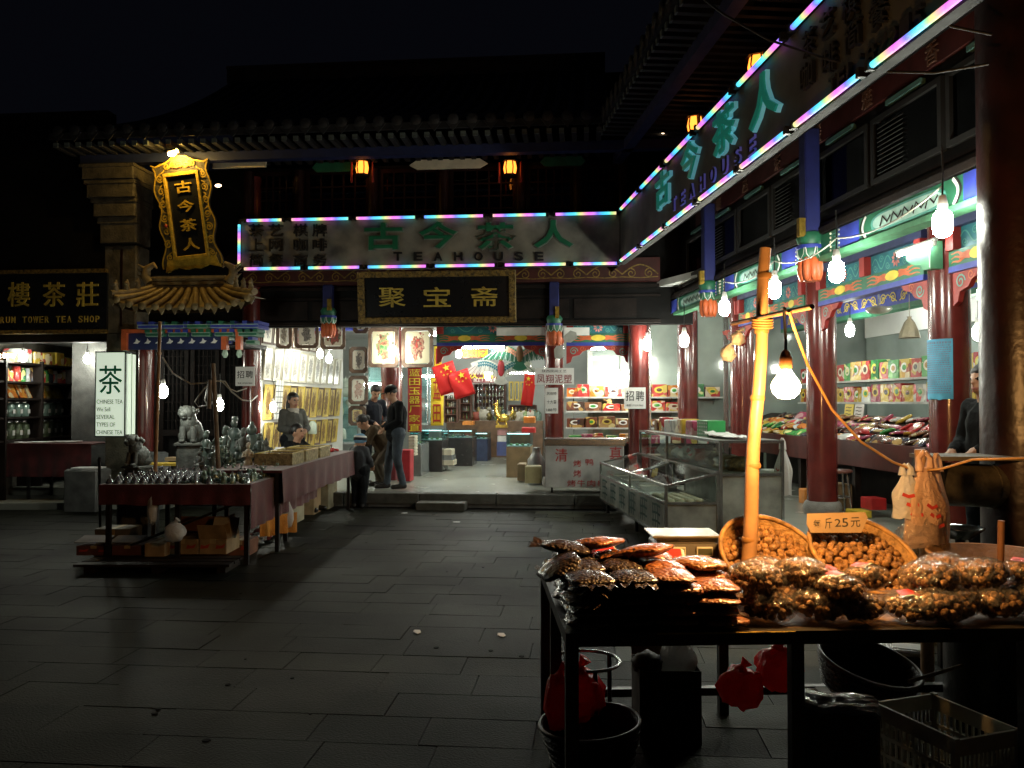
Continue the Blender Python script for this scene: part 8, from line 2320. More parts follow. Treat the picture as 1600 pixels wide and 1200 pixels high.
q = P(1200, 880, 4.02); basket(Matrix.Translation(q) @ Matrix.Rotation(R(14), 4, 'Y') @ Matrix.Rotation(R(44), 4, 'X') @ TR(0, 0, -.06), .255, .235, .115, 'left wicker basket of walnuts crossed by the bamboo pole', 'basket behind the bamboo pole', 3)
q = P(1342, 880, 4.02); M2b = Matrix.Translation(q) @ Matrix.Rotation(R(11), 4, 'Y') @ Matrix.Rotation(R(36), 4, 'X') @ TR(0, 0, -.06); basket(M2b, .262, .25, .125, 'right wicker basket of walnuts with a handwritten price card', 'basket with the price card', 5)
Mc = Matrix.Translation(P(1309, 817, 4.02)) @ Matrix.Rotation(.10, 4, 'Y') @ Matrix.Rotation(-R(8), 4, 'Y') @ Matrix.Rotation(R(-32), 4, 'X')
t = thing('price_card', 'torn cardboard price card lettered in black on the right walnut basket', 'price card', Mc)
m = MB(Mc); m.mat(pm('price_cardboard', (.30, .21, .12), .8, var=.2)); m.prism([(-.14, -.045), (.10, -.055), (.15, .02), (.145, .05), (-.135, .055), (-.15, .0)], 0, .005); part(t, 'card', m)
for c, x, w_, h_ in (('每', -.10, .035, .04), ('斤', -.045, .035, .055), ('2', .0, .03, .04), ('5', .035, .03, .045), ('元', .085, .045, .05)):
	m = MB(Mc); m.mat(black); m.text(c, x, .0, w_, h_, -.0004, .001, .004, sl=.2); part(t, 'character', m)
# bamboo pole, crossbar, warm bulb
p0, p1 = P(1166, 897, 3.90), P(1197, 388, 3.96); p0.z = NZ
t = thing('bamboo_pole', 'thick leaning bamboo pole rising from the nut stall', 'pole', Matrix.Translation(p0))
n = 12; m = MB(); m.mat(bamboo)
rads = [.035 - .0007 * i for i in range(n + 1)]
m.tube([p0.lerp(p1, i / n) + Vector((.006 * math.sin(i), 0, 0)) for i in range(n + 1)], .04, 14, rad=rads); part(t, 'culm', m)
for i in (1.6, 4.2, 6.6, 9.0, 11.0):
	p = p0.lerp(p1, i / n); m = MB(Matrix.Translation(p)); m.mat(pm('bamboo_node', (.34, .18, .06), .5)); m.lathe([(.033, -.012), (.0365, 0), (.033, .012)], 14); part(t, 'node', m)
c0_, c1_ = P(1141, 507, 4.32), P(1269, 479, 3.34)
m = MB(); m.mat(bamboo); m.tube([c0_ + Vector((0, -.045, 0)), c0_.lerp(c1_, .5) + Vector((0, -.045, 0)), c1_ + Vector((0, -.0, 0))], .011, 8); solo('crossbar', m, 'thin stick tied across the bamboo pole carrying the warm bulb', 'crossbar')
m = MB(); m.mat(cordo); pp_ = p0.lerp(p1, .775)
for k in range(4): m.tube([(pp_.x + math.cos(a) * .046, pp_.y + math.sin(a) * .046 - .01, pp_.z + .012 * k - .02 + .01 * math.sin(a)) for a in [2 * PI * i / 16 for i in range(17)]], .006, 5)
solo('lashing', m, 'twine lashing round the bamboo pole at the crossbar', 'twine')
bq = P(1228, 604, 3.50); MBu = Matrix.Translation(bq)
t = thing('warm_bulb', 'glaring warm tungsten bulb hanging from the crossbar over the nuts', 'light bulb', MBu)
m = MB(); m.mat(warmm); m.lathe([(.004, -.052), (.030, -.048), (.052, -.028), (.060, .0), (.053, .022), (.034, .048), (.021, .07)], 18, cap=False); part(t, 'glass_bulb', m, local=True)
m = MB(); m.mat(pm('socket_brown', (.12, .05, .02), .4)); m.lathe([(.021, .0705), (.026, .08), (.027, .12), (.018, .145), (.008, .155)], 14); part(t, 'socket', m, local=True)
m = MB(); m.mat(cordb); top = P(1225, 487, 3.50); m.tube([bq + Vector((0, 0, .15)), bq.lerp(top, .6) + Vector((.004, 0, 0)), top, top + Vector((.0, -.014, .01)), top + Vector((.0, .0, .016))], .0065, 6); part(t, 'cord', m)
m = MB(); m.mat(cordo); m.tube([P(1233, 486, 3.5), P(1240, 510, 3.6), P(1262, 570, 4.0), P(1300, 640, 4.15), P(1345, 690, 4.3), P(1395, 722, 4.4), P(1432, 736, 4.45), P(1470, 733, 4.4), P(1520, 718, 4.3), P(1600, 716, 4.2), P(1680, 716, 4.1)], .007, 6); solo('lamp_cable', m, 'tan cable running from the crossbar down to the machine at the right', 'cable')
# tied little white bags hanging at the crossbar and on a pillar
def tied_bag(c, r, label, seed):
	plastic_bag('tied_bag', c, r, label, whbag, 'small tied white bags', True, seed)
tied_bag(P(1153, 529, 4.2), (.036, .03, .034), 'upper small tied white bag hanging left of the bamboo pole', 2)
tied_bag(P(1138, 553, 4.25), (.038, .03, .040), 'lower small tied white bag hanging left of the bamboo pole', 8)
q = on(WB, 1008, 562, .55); tied_bag(q, (.10, .07, .075), 'small white bag tied to the pillar above the recruitment notice', 5)
# hanging carrier bags on a short bamboo stake
sp = P(1447, 835, 4.55); st_ = P(1437, 702, 4.55)
m = MB(); m.mat(bamboo); m.tube([Vector((sp.x, sp.y, NZ * .0)), Vector((sp.x, sp.y, .9)), st_], .034, 12, rad=[.034, .034, .028]); m.lathe([(.030, -.01), (.034, 0), (.030, .01)], 12, T=Matrix.Translation(st_.lerp(sp, .3))); solo('bamboo_stake', m, 'short bamboo stake standing behind the nut stall hung with carrier bags', 'stake')
peach = bagm('bag_peach', (.74, .50, .36), .9)
strap_bag(TR(st_.x - .03, 4.44, st_.z - .09, rz=.2), .24, .42, 'pinkish carrier bag with red print hanging on the bamboo stake', peach, 11)
strap_bag(TR(st_.x - .13, 4.43, st_.z - .12, rz=-.2), .15, .24, 'whiter printed carrier bag at the left of the bamboo stake', whbag, 15)
strap_bag(TR(st_.x + .05, 4.47, st_.z - .10, rz=.5), .16, .40, 'peach carrier bag at the right of the bamboo stake', peach, 19, False)
m = MB(TR(st_.x - .06, 4.42, st_.z - .46)); m.mat(clear); crumple(m, (0, 0, 0), (.12, .06, .11), .4, 3, 5); solo('clear_bag', m, 'clear crumpled plastic bag below the hanging carrier bags', 'plastic bag')
# roasting machine and tub at the right
q = P(1500, 755, 5.2)
t = thing('roasting_drum', 'dusty horizontal roasting drum on a dark stand behind the nut stall', 'machine', Matrix.Translation((q.x, q.y, 0)))
drm = pm('drum_metal', (.15, .13, .10), .5, .4, var=.5, scale=8, bump=.3)
m = MB(); m.mat(drm); m.cone((q.x - .24, q.y, q.z), (q.x + .20, q.y + .05, q.z - .02), .135, .135, 24); m.cone((q.x + .20, q.y + .05, q.z - .02), (q.x + .25, q.y + .055, q.z - .02), .145, .145, 24); part(t, 'drum', m)
m = MB(); m.mat(pm('dusty_board', (.22, .19, .15), .7, var=.4)); m.box(q.x - .22, q.x + .75, q.y - .16, q.y + .2, q.z + .15, q.z + .175); part(t, 'top_board', m)
for x, y in ((-.2, -.13), (.7, -.13), (-.2, .17), (.7, .17)):
	m = MB(); m.mat(iron); m.box(q.x + x, q.x + x + .04, q.y + y, q.y + y + .04, 0, q.z + .149); part(t, 'leg', m)
m = MB(); m.mat(iron); m.box(q.x + .28, q.x + .72, q.y - .1, q.y + .15, .3, q.z + .10, bev=.02); part(t, 'motor_box', m)
q = P(1552, 868, 4.15)
t = thing('wooden_tub', 'wide brown tub with a stirring stick at the right edge behind the walnut bags', 'tub', Matrix.Translation((q.x, q.y, q.z - .2)))
tubm = pm('tub_wood', (.20, .11, .05), .6, var=.4, scale=8, bump=.3)
m = MB(); m.mat(tubm); m.lathe([(.24, -.2), (.29, 0), (.30, .012), (.285, .012), (.23, -.15), (.01, -.155)], 32, T=Matrix.Translation(q), cap=False); part(t, 'wall', m)
m = MB(Matrix.Translation(q)); m.mat(bamboo); m.tube([(math.cos(a) * .297, math.sin(a) * .297, .006) for a in [2 * PI * i / 40 for i in range(41)]], .009, 6, cap=False); part(t, 'hoop', m)
m = MB(Matrix.Translation(q)); m.mat(pm('stick_wood', (.22, .10, .05), .6)); m.cone((.05, .03, -.14), (.055, .02, .17), .017, .017, 10); part(t, 'stick', m)
m = MB(Matrix.Translation((q.x, q.y + .02, 0))); m.mat(iron); m.lathe([(.22, 0), (.22, q.z - .21)], 16); part(t, 'stand', m)
q = P(1500, 826, 5.0); m = MB(Matrix.Translation(q)); m.mat(steel); m.lathe([(.06, -.06), (.13, 0), (.135, .012), (.12, .005), (.02, -.045)], 20, cap=False); m.mat(iron); m.cone((0, 0, -q.z + .0), (0, 0, -.05), .03, .03, 8); solo('steel_bowl', m, 'shiny steel bowl behind the tub at the right edge', 'bowl')
# ------------------------------------------------------------ things under the stall
redbag = bagm('bag_red', (.85, .03, .03), .95, .25)
def gbag(px, py, Y, r, label, mt, seed, grp=None, tie=True): q = P(px, py, Y); plastic_bag('plastic_bag', q, r, label, mt, grp, tie, seed)
gbag(905, 1085, 3.9, (.11, .10, .12), 'big red plastic bag under the left end of the nut stall', redbag, 3)
gbag(872, 1098, 3.6, (.06, .07, .12), 'dark red plastic bag hanging by the left table legs', redbag, 13)
gbag(1158, 1075, 3.9, (.10, .09, .09), 'lower red plastic bag under the middle of the stall', redbag, 21)
gbag(1216, 1045, 3.9, (.10, .09, .10), 'upper red plastic bag right of the middle stall leg', redbag, 31)
q = G(1040, 1146, 0); q.x = P(1040, 1100, 4.05).x
t = thing('carton', 'tall dark open carton holding a clear bag under the nut stall', 'box', Matrix.Translation((q.x, 4.05, 0)))
dcard = pm('dark_card', (.07, .055, .04), .8, var=.3)
W_ = wm(t); hb = P(1040, 1046, 3.95).z; w = .29
for a, b, c, d in ((-w / 2, w / 2, -.13, -.124), (-w / 2, w / 2, .124, .13), (-w / 2, -w / 2 + .006, -.124, .124), (w / 2 - .006, w / 2, -.124, .124)):
	m = MB(W_); m.mat(dcard); m.box(a, b, c, d, 0, hb); part(t, 'side', m)
m = MB(W_); m.mat(dcard); m.box(-w / 2 + .006, w / 2 - .006, -.124, .124, .002, .01); part(t, 'bottom', m)
m = MB(W_); m.mat(card); m.box(-w / 2, w / 2, -.004, 0, 0, .1, T=TR(0, .13, hb + .001, rx=R(-30))); part(t, 'flap', m)
gbag(1060, 1030, 4.05, (.085, .09, .095), 'cloudy clear bag bulging out of the tall dark carton', bagm('bag_cloudy', (.5, .48, .45), .7), 7, None, False)
q = P(1012, 1028, 4.0); m = MB(Matrix.Translation(q)); m.mat(pm('dark_stuff', (.05, .04, .03), .6)); crumple(m, (0, .02, -.03), (.07, .07, .05), .3, 3, 2); solo('dark_bundle', m, 'dark bundle inside the tall carton', 'bundle')
# folding stool ring
q = G(915, 1052, .30)
t = thing('ring_stool', 'round bare metal stool ring on thin legs under the left end of the stall', 'stool', Matrix.Translation((q.x, q.y, 0)))
W_ = wm(t)
m = MB(W_); m.mat(steel); m.tube([(math.cos(a) * .165, math.sin(a) * .165, .36) for a in [2 * PI * i / 32 for i in range(33)]], .008, 6); part(t, 'ring', m)
for k in range(3):
	a = .7 + k * 2.1; m = MB(W_); m.mat(iron); m.tube([(math.cos(a) * .165, math.sin(a) * .165, .36), (math.cos(a) * .17, math.sin(a) * .17, 0)], .012, 6); part(t, 'leg', m)
# dark round basket at bottom left, big basin, crate, foil box, tray
bl = pm('black_basket', (.045, .040, .034), .5, var=.4, scale=40, bump=.7, bscale=60)
def basin(M, r, h, label, seed):
	t = thing('round_basket', label, 'basket', M, 'dark round baskets under the nut stall')
	m = MB(); m.mat(bl); m.lathe([(r * .7, 0), (r * .9, h * .5), (r, h), (r * .96, h), (r * .86, h * .5), (r * .66, .02), (.01, .021)], 40, cap=False); part(t, 'wall', m, local=True)
	m = MB(); m.mat(pm('basket_edge', (.13, .12, .10), .4, var=.3)); m.tube([(math.cos(a) * r, math.sin(a) * r, h) for a in [2 * PI * i / 44 for i in range(45)]], .009, 6, cap=False); part(t, 'rim', m, local=True)
	for k in range(5):
		z = h * (.15 + .17 * k); rr2 = r * (.72 + .28 * (z / h) ** .8) + .004
		m = MB(); m.mat(bl); m.tube([(math.cos(a) * rr2, math.sin(a) * rr2, z) for a in [2 * PI * i / 40 for i in range(41)]], .007, 4, cap=False); part(t, 'woven_strand', m, local=True)
	return t
q = P(1345, 1050, 4.05); basin(Matrix.Translation((q.x, 4.05, .20)) @ Matrix.Rotation(R(10), 4, 'Y') @ Matrix.Rotation(R(12), 4, 'X'), .235, .17, 'wide dark round basket under the right part of the stall', 1)
m = MB(); m.mat(dcard); m.box(q.x - .17, q.x + .17, 3.90, 4.24, 0, .17, bev=.01); solo('carton', m, 'dark low carton carrying the wide round basket', 'box')
q = G(930, 1215, 0); basin(Matrix.Translation((q.x, q.y + .1, .0)) @ Matrix.Rotation(R(-4), 4, 'Y'), .22, .20, 'dark round basket at the bottom left under the stall corner', 2)
q = G(1235, 1180, 0);
t = thing('foil_lidded_box', 'dark box with a shiny crumpled plastic lid under the stall', 'box', Matrix.Translation((q.x, 3.3, 0)) @ Matrix.Rotation(-.35, 4, 'Z'))
W_ = wm(t); hb = P(1235, 1105, 3.25).z
m = MB(W_); m.mat(dcard); m.box(-.16, .16, -.11, .11, 0, hb, bev=.01); part(t, 'body', m)
m = MB(W_); m.mat(pm('shiny_wrap', (.32, .33, .32), .14, .35, var=.3, bump=.9, bscale=14)); m.grid(lambda i, j: (-.165 + .33 * i, -.115 + .23 * j, hb + .012 + .014 * nz(i * 4, j * 4) - .04 * (max(0, abs(i - .5) - .46) + max(0, abs(j - .5) - .46)) * 8), 16, 12); part(t, 'wrap', m)
q = G(1412, 1030, .05); m = MB(TR(q.x, q.y, .10, rz=-.4)); m.mat(pm('shiny_wrap', (.32, .33, .32), .14, .35, var=.3, bump=.9, bscale=14)); m.box(-.15, .15, -.11, .11, 0, .03, bev=.01); m.mat(paper); m.box(-.06, .10, -.07, .06, .0305, .034); m.mat(iron); m.box(-.13, .13, -.09, .09, -.10, -.0005, bev=.01); solo('foam_tray', m, 'shallow pale tray with a white sheet on the floor behind the round basket', 'tray')
t = thing('plastic_crate', 'white slatted plastic crate on the paving at the bottom right', 'crate', TR(1.80, 3.50, 0, rz=.34))
W_ = wm(t); crm = pm('crate_plastic', (.66, .64, .52), .5, var=.25); cw, cd, ch_ = .33, .44, .32
q = P(1355, 1075, 3.2);
for (ax, ay, bx, by) in ((-cw / 2, -cd / 2, cw / 2, -cd / 2), (cw / 2, -cd / 2, cw / 2, cd / 2), (cw / 2, cd / 2, -cw / 2, cd / 2), (-cw / 2, cd / 2, -cw / 2, -cd / 2)):
	a, b = Vector((ax, ay, 0)), Vector((bx, by, 0)); L = (b - a).length
	F_ = W_ @ Matrix.Translation(a) @ Matrix.Rotation(math.atan2(by - ay, bx - ax), 4, 'Z')
	for z0, z1 in ((0, .03), (.09, .105), (.165, .18), (.235, .30)):
		m = MB(F_); m.mat(crm); m.box(0.012, L - .012, 0, .012, z0, z1); part(t, 'rail', m)
	n = 13
	for k in range(n):
		x = .03 + (L - .06) * k / (n - 1); m = MB(F_); m.mat(crm); m.box(x - .005, x + .005, .002, .010, .0301, .2349); part(t, 'slat', m)
	m = MB(F_); m.mat(crm); m.box(-.012, .0119, -.0, .024, 0, .305); part(t, 'corner_post', m)
for k in range(6):
	m = MB(W_); m.mat(crm); y = -cd / 2 + .04 + k * .05; m.box(-cw / 2 + .012, cw / 2 - .012, y, y + .02, .005, .018); part(t, 'floor_slat', m)
m = MB(); m.mat(pm('stick_wood2', (.16, .11, .06), .6)); a = P(1420, 1065, 3.4); b = P(1503, 1040, 3.6); m.tube([a, b], .008, 6); solo('bamboo_stick', m, 'thin stick lying behind the plastic crate', 'stick')
# slack cables strung across the court and along the bulbs
for pts, lab in (([(1075, -20, 6.0), (1130, 22, 5.9), (1200, 62, 5.7), (1290, 92, 5.5), (1380, 112, 5.3), (1460, 114, 5.2), (1545, 100, 5.0)], 'long dark cable sagging across the right sign board'), ([(1355, -15, 5.2), (1420, 18, 5.2), (1490, 42, 5.1), (1550, 54, 5.0)], 'short dark cable at the top right crossing the sign board')):
	m = MB(); m.mat(cordb); m.tube([P(*q) for q in pts], .009, 5); solo('overhead_cable', m, lab, 'cable')
bl_ = [on(WR, px, py, .14) for px, py in ((1132, 440), (1210, 408), (1307, 372), (1473, 290))]
for a, b, lab in zip(bl_[:-1], bl_[1:], ('far', 'middle', 'near')):
	m = MB(); m.mat(cordm); m.tube(hang(WR @ a, WR @ b, .09, 10), .007, 5); solo('bulb_cable', m, 'pale slack cable linking the %s pair of porch bulbs' % lab, 'cable')
rbx = random.Random(12)
for k in range(14):
	q = G(rbx.uniform(120, 830), rbx.uniform(830, 1180), 0)
	m = MB(TR(q.x, q.y, .0015, rz=rbx.uniform(0, 6))); m.mat(rbx.choice([pm('gum_spot', (.004, .004, .004), .8, spec=.05)])); r = rbx.uniform(.008, .022)
	m.prism([(math.cos(a) * r * rbx.uniform(.7, 1.2), math.sin(a) * r * rbx.uniform(.7, 1.2)) for a in [2 * PI * i / 7 for i in range(7)]], 0, .003, axis='z'); solo('litter_speck', m, 'tiny trodden speck of litter on the open paving', 'litter', 'trodden specks on the paving')
# ================================================================== people
skin = pm('skin', (.44, .24, .15), .5, var=.1, scale=9); hairm = pm('hair_black', (.012, .010, .010), .45)
eyem = pm('eye_dark', (.02, .015, .012), .2); lipm = pm('lip', (.34, .12, .10), .45)
def lerp(a, b, t): return Vector(a).lerp(Vector(b), t)
def person(M, label, J, cloth, hair=None, s=1.0, extras=None):
	"""J: joints (metres, figure facing -y, feet on z=0). One remeshed body; hair and hats are children."""
	t = thing('person', label, 'person', M)
	caps = []   # (a, b, ra, rb, material)
	top, leg, shoe = cloth['top'], cloth['leg'], cloth.get('shoe', iron)
	V = {k: Vector(v) for k, v in J.items()}
	hd, nk, ch, pl = V['head'], V['neck'], V['chest'], V['pelvis']
	caps += [(pl, ch, .150, .165, top), (ch, lerp(ch, nk, .6), .150, .085, top), (lerp(ch, nk, .5), hd, .058, .055, skin)]
	sh = {}
	for sd in 'lr':
		s_, e_, h_ = V['sh' + sd], V['el' + sd], V['ha' + sd]; sh[sd] = s_
		caps += [(lerp(ch, nk, .35), s_, .095, .072, top), (s_, e_, .069, .055, top), (e_, lerp(e_, h_, .86), .062, .050, top), (lerp(e_, h_, .86), h_, .034, .036, skin)]
		d = (h_ - e_).normalized(); side = d.cross(Vector((0, 0, 1)));  side = side.normalized() if side.length > .1 else Vector((1, 0, 0)); up = side.cross(d)
		for k in range(4):
			b0_ = h_ + side * (.024 * (k - 1.5)) * .8 + d * .02; b1_ = b0_ + d * (.050, .058, .055, .042)[k] - up * .012; b2_ = b1_ + d * .02 - up * .026
			caps += [(b0_, b1_, .0115, .0105, skin), (b1_, b2_, .0105, .0095, skin)]
		b0_ = h_ + side * .03 - d * .01; caps += [(b0_, b0_ + side * .024 + d * .03 - up * .01, .0125, .0105, skin)]
		hp, kn, an = V['hp' + sd], V['kn' + sd], V['an' + sd]
		caps += [(pl, hp, .135, .125, leg), (hp, kn, .110, .075, leg), (kn, an, .072, .056, leg)]
		ft = V.get('ft' + sd, an + Vector((0, -.17, -.05))); caps += [(an + Vector((0, .02, -.035)), ft, .050, .038, shoe)]
	caps += [(ch, pl + Vector((0, -.02, -.06)), .155, .16, top)]
	fdir = (Vector(J.get('look', (0, -1, 0)))).normalized(); rt = fdir.cross(Vector((0, 0, 1))).normalized(); upv = rt.cross(fdir)
	hc = hd + upv * .07
	ell = [(hc + upv * .02, .078, .095, .105, skin), (hc + fdir * .035 - upv * .045, .056, .060, .060, skin), (hc + fdir * .098 - upv * .012, .014, .020, .020, skin), (hc + fdir * .086 + upv * .012, .012, .02, .030, skin), (hc + fdir * .083 - upv * .058, .026, .014, .010, lipm)]
	for sg in (-1, 1): ell += [(hc + rt * .079 * sg - upv * .005, .012, .022, .032, skin), (hc + rt * .032 * sg + fdir * .083 + upv * .018, .013, .010, .009, eyem)]
	m = MB(); m.mat(skin)
	for a, b, ra, rb, mt in caps:
		m.cone(a, b, ra, rb, 10); m.ball(a, ra, 10, 6); m.ball(b, rb, 10, 6)
	Rm = Matrix((rt, fdir, upv)).transposed().to_4x4()
	for c, x, y, z, mt in ell: m.ball((0, 0, 0), (x, y, z), 12, 8, T=Matrix.Translation(c) @ Rm)
	me = m.mesh('tmp'); o = bpy.data.objects.new('tmp', me)
	md = o.modifiers.new('r', 'REMESH'); md.mode = 'VOXEL'; md.voxel_size = .0105
	sm = o.modifiers.new('s', 'SMOOTH'); sm.factor = .5; sm.iterations = 3
	bm_ = evaluated(o)
	bpy.data.objects.remove(o); bpy.data.meshes.remove(me)
	bm_.name = 'body'
	mats = []
	for c in caps + ell:
		if c[4] not in mats: mats.append(c[4])
	bm_.materials.clear()
	for q in mats: bm_.materials.append(q)
	idx = {q.name: i for i, q in enumerate(mats)}
	C2 = [(a, b - a, max(1e-9, (b - a).length_squared), ra, rb, idx[mt.name]) for a, b, ra, rb, mt in caps]
	E2 = [(c, Rm.to_3x3().inverted(), x, y, z, idx[mt.name]) for c, x, y, z, mt in ell]
	import numpy as np
	n_ = len(bm_.polygons); c = np.empty(n_ * 3); bm_.polygons.foreach_get('center', c); c = c.reshape(-1, 3)
	best = np.full(n_, 9.0); mi = np.zeros(n_, dtype=np.int32)
	for a, d, l2, ra, rb, k in C2:
		w = c - np.array(a); t_ = np.clip(w @ np.array(d) / l2, 0, 1); q = np.linalg.norm(w - t_[:, None] * np.array(d), axis=1) - (ra + (rb - ra) * t_)
		f = q < best; best[f] = q[f]; mi[f] = k
	for e, Ri, x, y, z, k in E2:
		l = (c - np.array(e)) @ np.array(Ri).T; q = (np.linalg.norm(l / np.array((x, y, z)), axis=1) - 1) * min(x, y, z) - (.006 if k != idx['skin'] else 0)
		f = q < best; best[f] = q[f]; mi[f] = k
	bm_.polygons.foreach_set('material_index', mi); bm_.polygons.foreach_set('use_smooth', [True] * len(mi))
	# folds of the clothes
	nv = len(bm_.vertices); co = np.empty(nv * 3); no = np.empty(nv * 3); bm_.vertices.foreach_get('co', co); bm_.vertices.foreach_get('normal', no); co = co.reshape(-1, 3); no = no.reshape(-1, 3)
	amp = np.array([.007 * nz(c[0] * 11, c[1] * 11, c[2] * 7) + .004 * nz(c[0] * 30, c[1] * 30, c[2] * 14) for c in co]) * (np.linalg.norm(co - np.array(hc), axis=1) > .17) * (co[:, 2] > .1)
	bm_.vertices.foreach_set('co', (co + no * amp[:, None]).ravel()); bm_.update()
	o = bpy.data.objects.new('body', bm_); COL.objects.link(o); o.parent = t
	def child(name, m_):
		me = m_.mesh(name); o = bpy.data.objects.new(name, me); COL.objects.link(o); o.parent = t
	T = Matrix.Translation(hc) @ Rm
	if hair:
		m = MB(T); m.mat(hairm)
		m.ball((0, -.012, .042), (.092, .104, .102), 18, 12, fn=lambda v: (1 + .04 * nz(v.x * 6, v.y * 6, v.z * 6)) * (1 if (v.y < .62 or v.z > .22) and v.z > -.55 else .80))
		if hair == 'long':
			for sg in (-1, 0, 1): m.ball((sg * .05, -.05 if sg else -.075, -.09), (.045, .045, .15), 12, 8)
		if hair == 'bun': m.ball((0, -.10, .03), (.05, .05, .05), 10, 7)
		child('hair', m)
	if extras:
		for nm, m_ in extras(T): child(nm, m_)
	return t
def pose(h=1.7, **kw):
	k = h / 1.7
	J = dict(head=(0, 0, 1.47), neck=(0, .01, 1.42), chest=(0, .02, 1.22), pelvis=(0, .02, .93), shl=(-.165, .02, 1.34), shr=(.165, .02, 1.34), ell=(-.25, .04, 1.08), elr=(.25, .04, 1.08), hal=(-.26, -.04, .84), har=(.26, -.04, .84),
	hpl=(-.09, .02, .88), hpr=(.09, .02, .88), knl=(-.11, 0, .49), knr=(.11, 0, .49), anl=(-.11, .03, .09), anr=(.11, .03, .09))
	J.update(kw)
	return {a: (tuple(c * k for c in v) if a != 'look' else v) for a, v in J.items()}
navyc = pm('coat_navy', (.013, .015, .024), .9, spec=.12, var=.3, scale=8, bump=.2, sheen=.2); blackc = pm('coat_black', (.008, .009, .010), .9, spec=.12, var=.3, scale=8, bump=.2)
jean = pm('jeans', (.055, .075, .10), .85, var=.35, scale=7, bump=.3, bscale=120); greyc = pm('coat_grey', (.085, .085, .075), .8, var=.3, scale=8, bump=.2); brownc = pm('coat_brown', (.075, .052, .03), .9, spec=.15, var=.3, scale=8, bump=.3)
darkt = pm('trousers_dark', (.014, .016, .019), .9, spec=.12, var=.3); bluehat = pm('hat_blue', (.16, .36, .55), .8);
def stand(px, py, rz, z=PZ): g = G(px, py, z); return Matrix.Translation(g) @ Matrix.Rotation(rz, 4, 'Z')
def cap_fn(T):
	m = MB(T); m.mat(blackc); m.ball((0, -.01, .055), (.098, .112, .085), 16, 10, fn=lambda v: 1 if v.z > -.25 else .9); m.prism([(math.cos(a) * .085, .07 + math.sin(a) * .10) for a in [PI * i / 10 for i in range(11)]], .035, .047, axis='z'); return [('cap', m)]
person(stand(618, 764, R(-70)), 'man in dark jacket, jeans and peaked cap standing in profile facing left', pose(1.72, head=(0, -.05, 1.46), look=(0, -1, -.35), ell=(-.23, .0, 1.08), elr=(.23, .0, 1.08), hal=(-.12, -.20, .95), har=(.12, -.20, .96), anl=(-.09, -.12, .09), knl=(-.1, -.08, .5), anr=(.09, .10, .09)), dict(top=blackc, leg=jean), 'short', extras=cap_fn)
person(stand(583, 756, R(35)), 'bareheaded man in navy coat looking down beside the man in the cap', pose(1.76, head=(.0, -.06, 1.46), look=(-.2, -1, -.65), hal=(-.08, -.24, 1.0), har=(.10, -.24, 1.0), ell=(-.24, -.02, 1.08), elr=(.24, -.02, 1.08)), dict(top=navyc, leg=darkt), 'short')
def hat_fn(T):
	m = MB(T); m.mat(bluehat); m.ball((0, -.01, .05), (.10, .112, .095), 16, 10, fn=lambda v: 1 if v.z > -.4 else .95)
	n = MB(T); n.mat(navyc); n.lathe([(.1005, .035), (.104, .045), (.102, .07), (.098, .08)], 18, sx=1.0, sy=1.12, T=Matrix.Translation((0, -.01, 0))); w = MB(T); w.mat(whitep); w.lathe([(.096, .0801), (.099, .088), (.09, .105)], 18, sy=1.12, T=Matrix.Translation((0, -.01, 0)))
	return [('knit_hat', m), ('hat_band', n), ('hat_stripe', w)]
person(stand(562, 792, R(155), 0), 'small child in dark clothes and blue striped knit hat seen from behind', pose(1.10, head=(0, -.01, 1.42), look=(.1, -1, -.1), ell=(-.25, -.02, 1.1), elr=(.25, -.02, 1.1), hal=(-.2, -.18, .98), har=(.2, -.18, .98)), dict(top=pm('coat_child', (.03, .035, .045), .7, var=.3), leg=darkt), None, extras=hat_fn)
person(stand(592, 760, R(-75)), 'person in brown coat bending down behind the child', pose(1.58, pelvis=(0, .16, .70), chest=(0, -.06, .93), neck=(0, -.20, 1.04), head=(0, -.24, 1.08), look=(0, -1, -.7), shl=(-.18, -.12, 1.02), shr=(.18, -.12, 1.02), ell=(-.24, -.22, .80), elr=(.24, -.22, .80), hal=(-.14, -.40, .72), har=(.14, -.40, .72), hpl=(-.09, .16, .66), hpr=(.09, .16, .66), knl=(-.1, -.10, .45), knr=(.1, -.02, .42), anl=(-.1, .04, .09), anr=(.1, .12, .09)), dict(top=brownc, leg=pm('trousers_tan', (.08, .06, .04), .9)), 'bun')
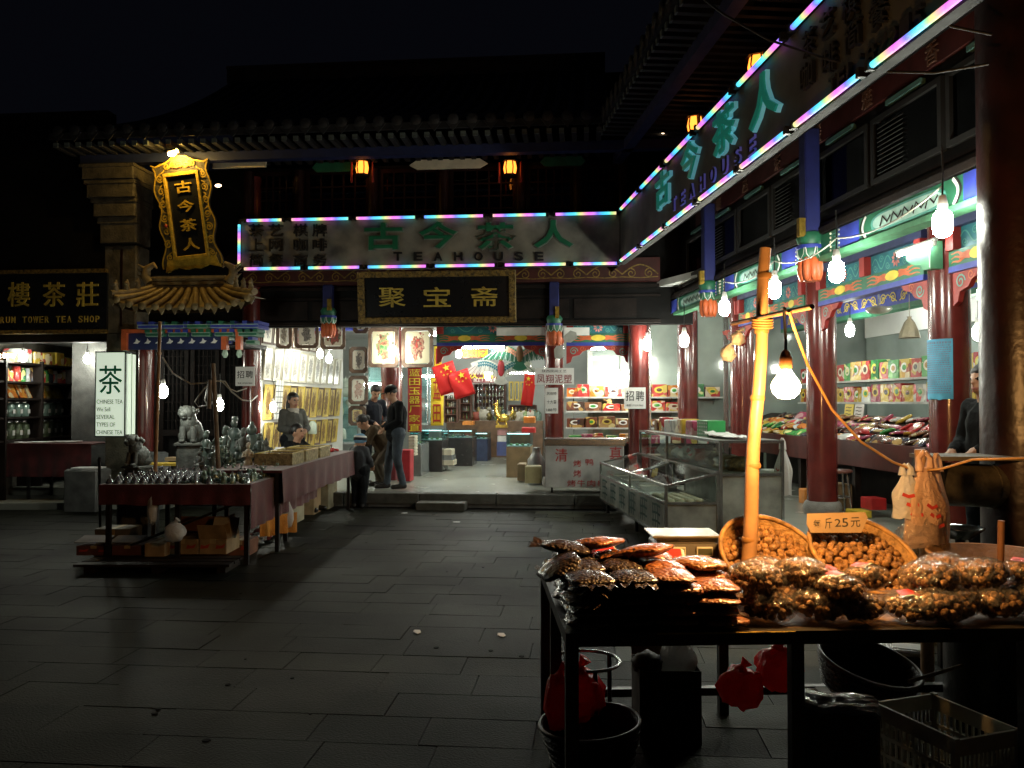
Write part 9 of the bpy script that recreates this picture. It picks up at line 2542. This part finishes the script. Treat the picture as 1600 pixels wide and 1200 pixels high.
g = P(458, 640, 13.1); person(Matrix.Translation((g.x, 13.1, PZ)) @ Matrix.Rotation(R(40), 4, 'Z'), 'smiling long haired woman in grey coat and pale scarf standing behind the stall', pose(1.56, look=(.15, -1, -.05), hal=(-.05, -.22, 1.02), har=(.10, -.24, 1.04), ell=(-.23, -.02, 1.08), elr=(.24, -.03, 1.08)), dict(top=greyc, leg=darkt), 'long',
	extras=lambda T: [('scarf', (lambda m: (m.mat(pm('scarf_pale', (.48, .45, .40), .9, bump=.5)), m.lathe([(.085, -.17), (.10, -.145), (.085, -.11)], 16, T=T), m.box(-.05, .03, .06, .10, -.36, -.15, T=T, bev=.01), m)[-1])(MB()))])
g = P(452, 690, 12.3); person(Matrix.Translation((g.x, 12.3, .02)) @ Matrix.Rotation(R(72), 4, 'Z'), 'seated stall seller in dark coat leaning right with outstretched arms', pose(1.68, pelvis=(0, .05, .55), chest=(0, -.08, .85), neck=(0, -.13, 1.04), head=(0, -.15, 1.09), look=(0, -1, .12), shl=(-.18, -.10, .98), shr=(.18, -.10, .98), ell=(-.24, -.32, .88), elr=(.22, -.32, .86), hal=(-.16, -.58, .88), har=(.14, -.60, .86), hpl=(-.1, .03, .52), hpr=(.1, .03, .52), knl=(-.12, -.38, .50), knr=(.12, -.38, .50), anl=(-.12, -.36, .09), anr=(.12, -.36, .09)), dict(top=blackc, leg=darkt), 'bun')
m = MB(); m.mat(darkwood); m.lathe([(.17, 0), (.15, .3), (.18, .42)], 14, T=Matrix.Translation((g.x - .06, 12.32, 0))); solo('stool', m, 'low dark stool under the seated stall seller', 'stool')
g = P(1536, 600, 6.55); person(Matrix.Translation((g.x + .02, 6.55, PZ)) @ Matrix.Rotation(R(-72), 4, 'Z'), 'seller in dark coat with checked sleeves standing between the blue notice and the near pillar', pose(1.72, look=(0, -1, .0), head=(0, -.03, 1.47), hal=(-.10, -.24, .98), har=(.12, -.26, 1.0), ell=(-.25, .02, 1.06), elr=(.25, .02, 1.06)), dict(top=blackc, leg=darkt), 'short',
	extras=lambda T: [])
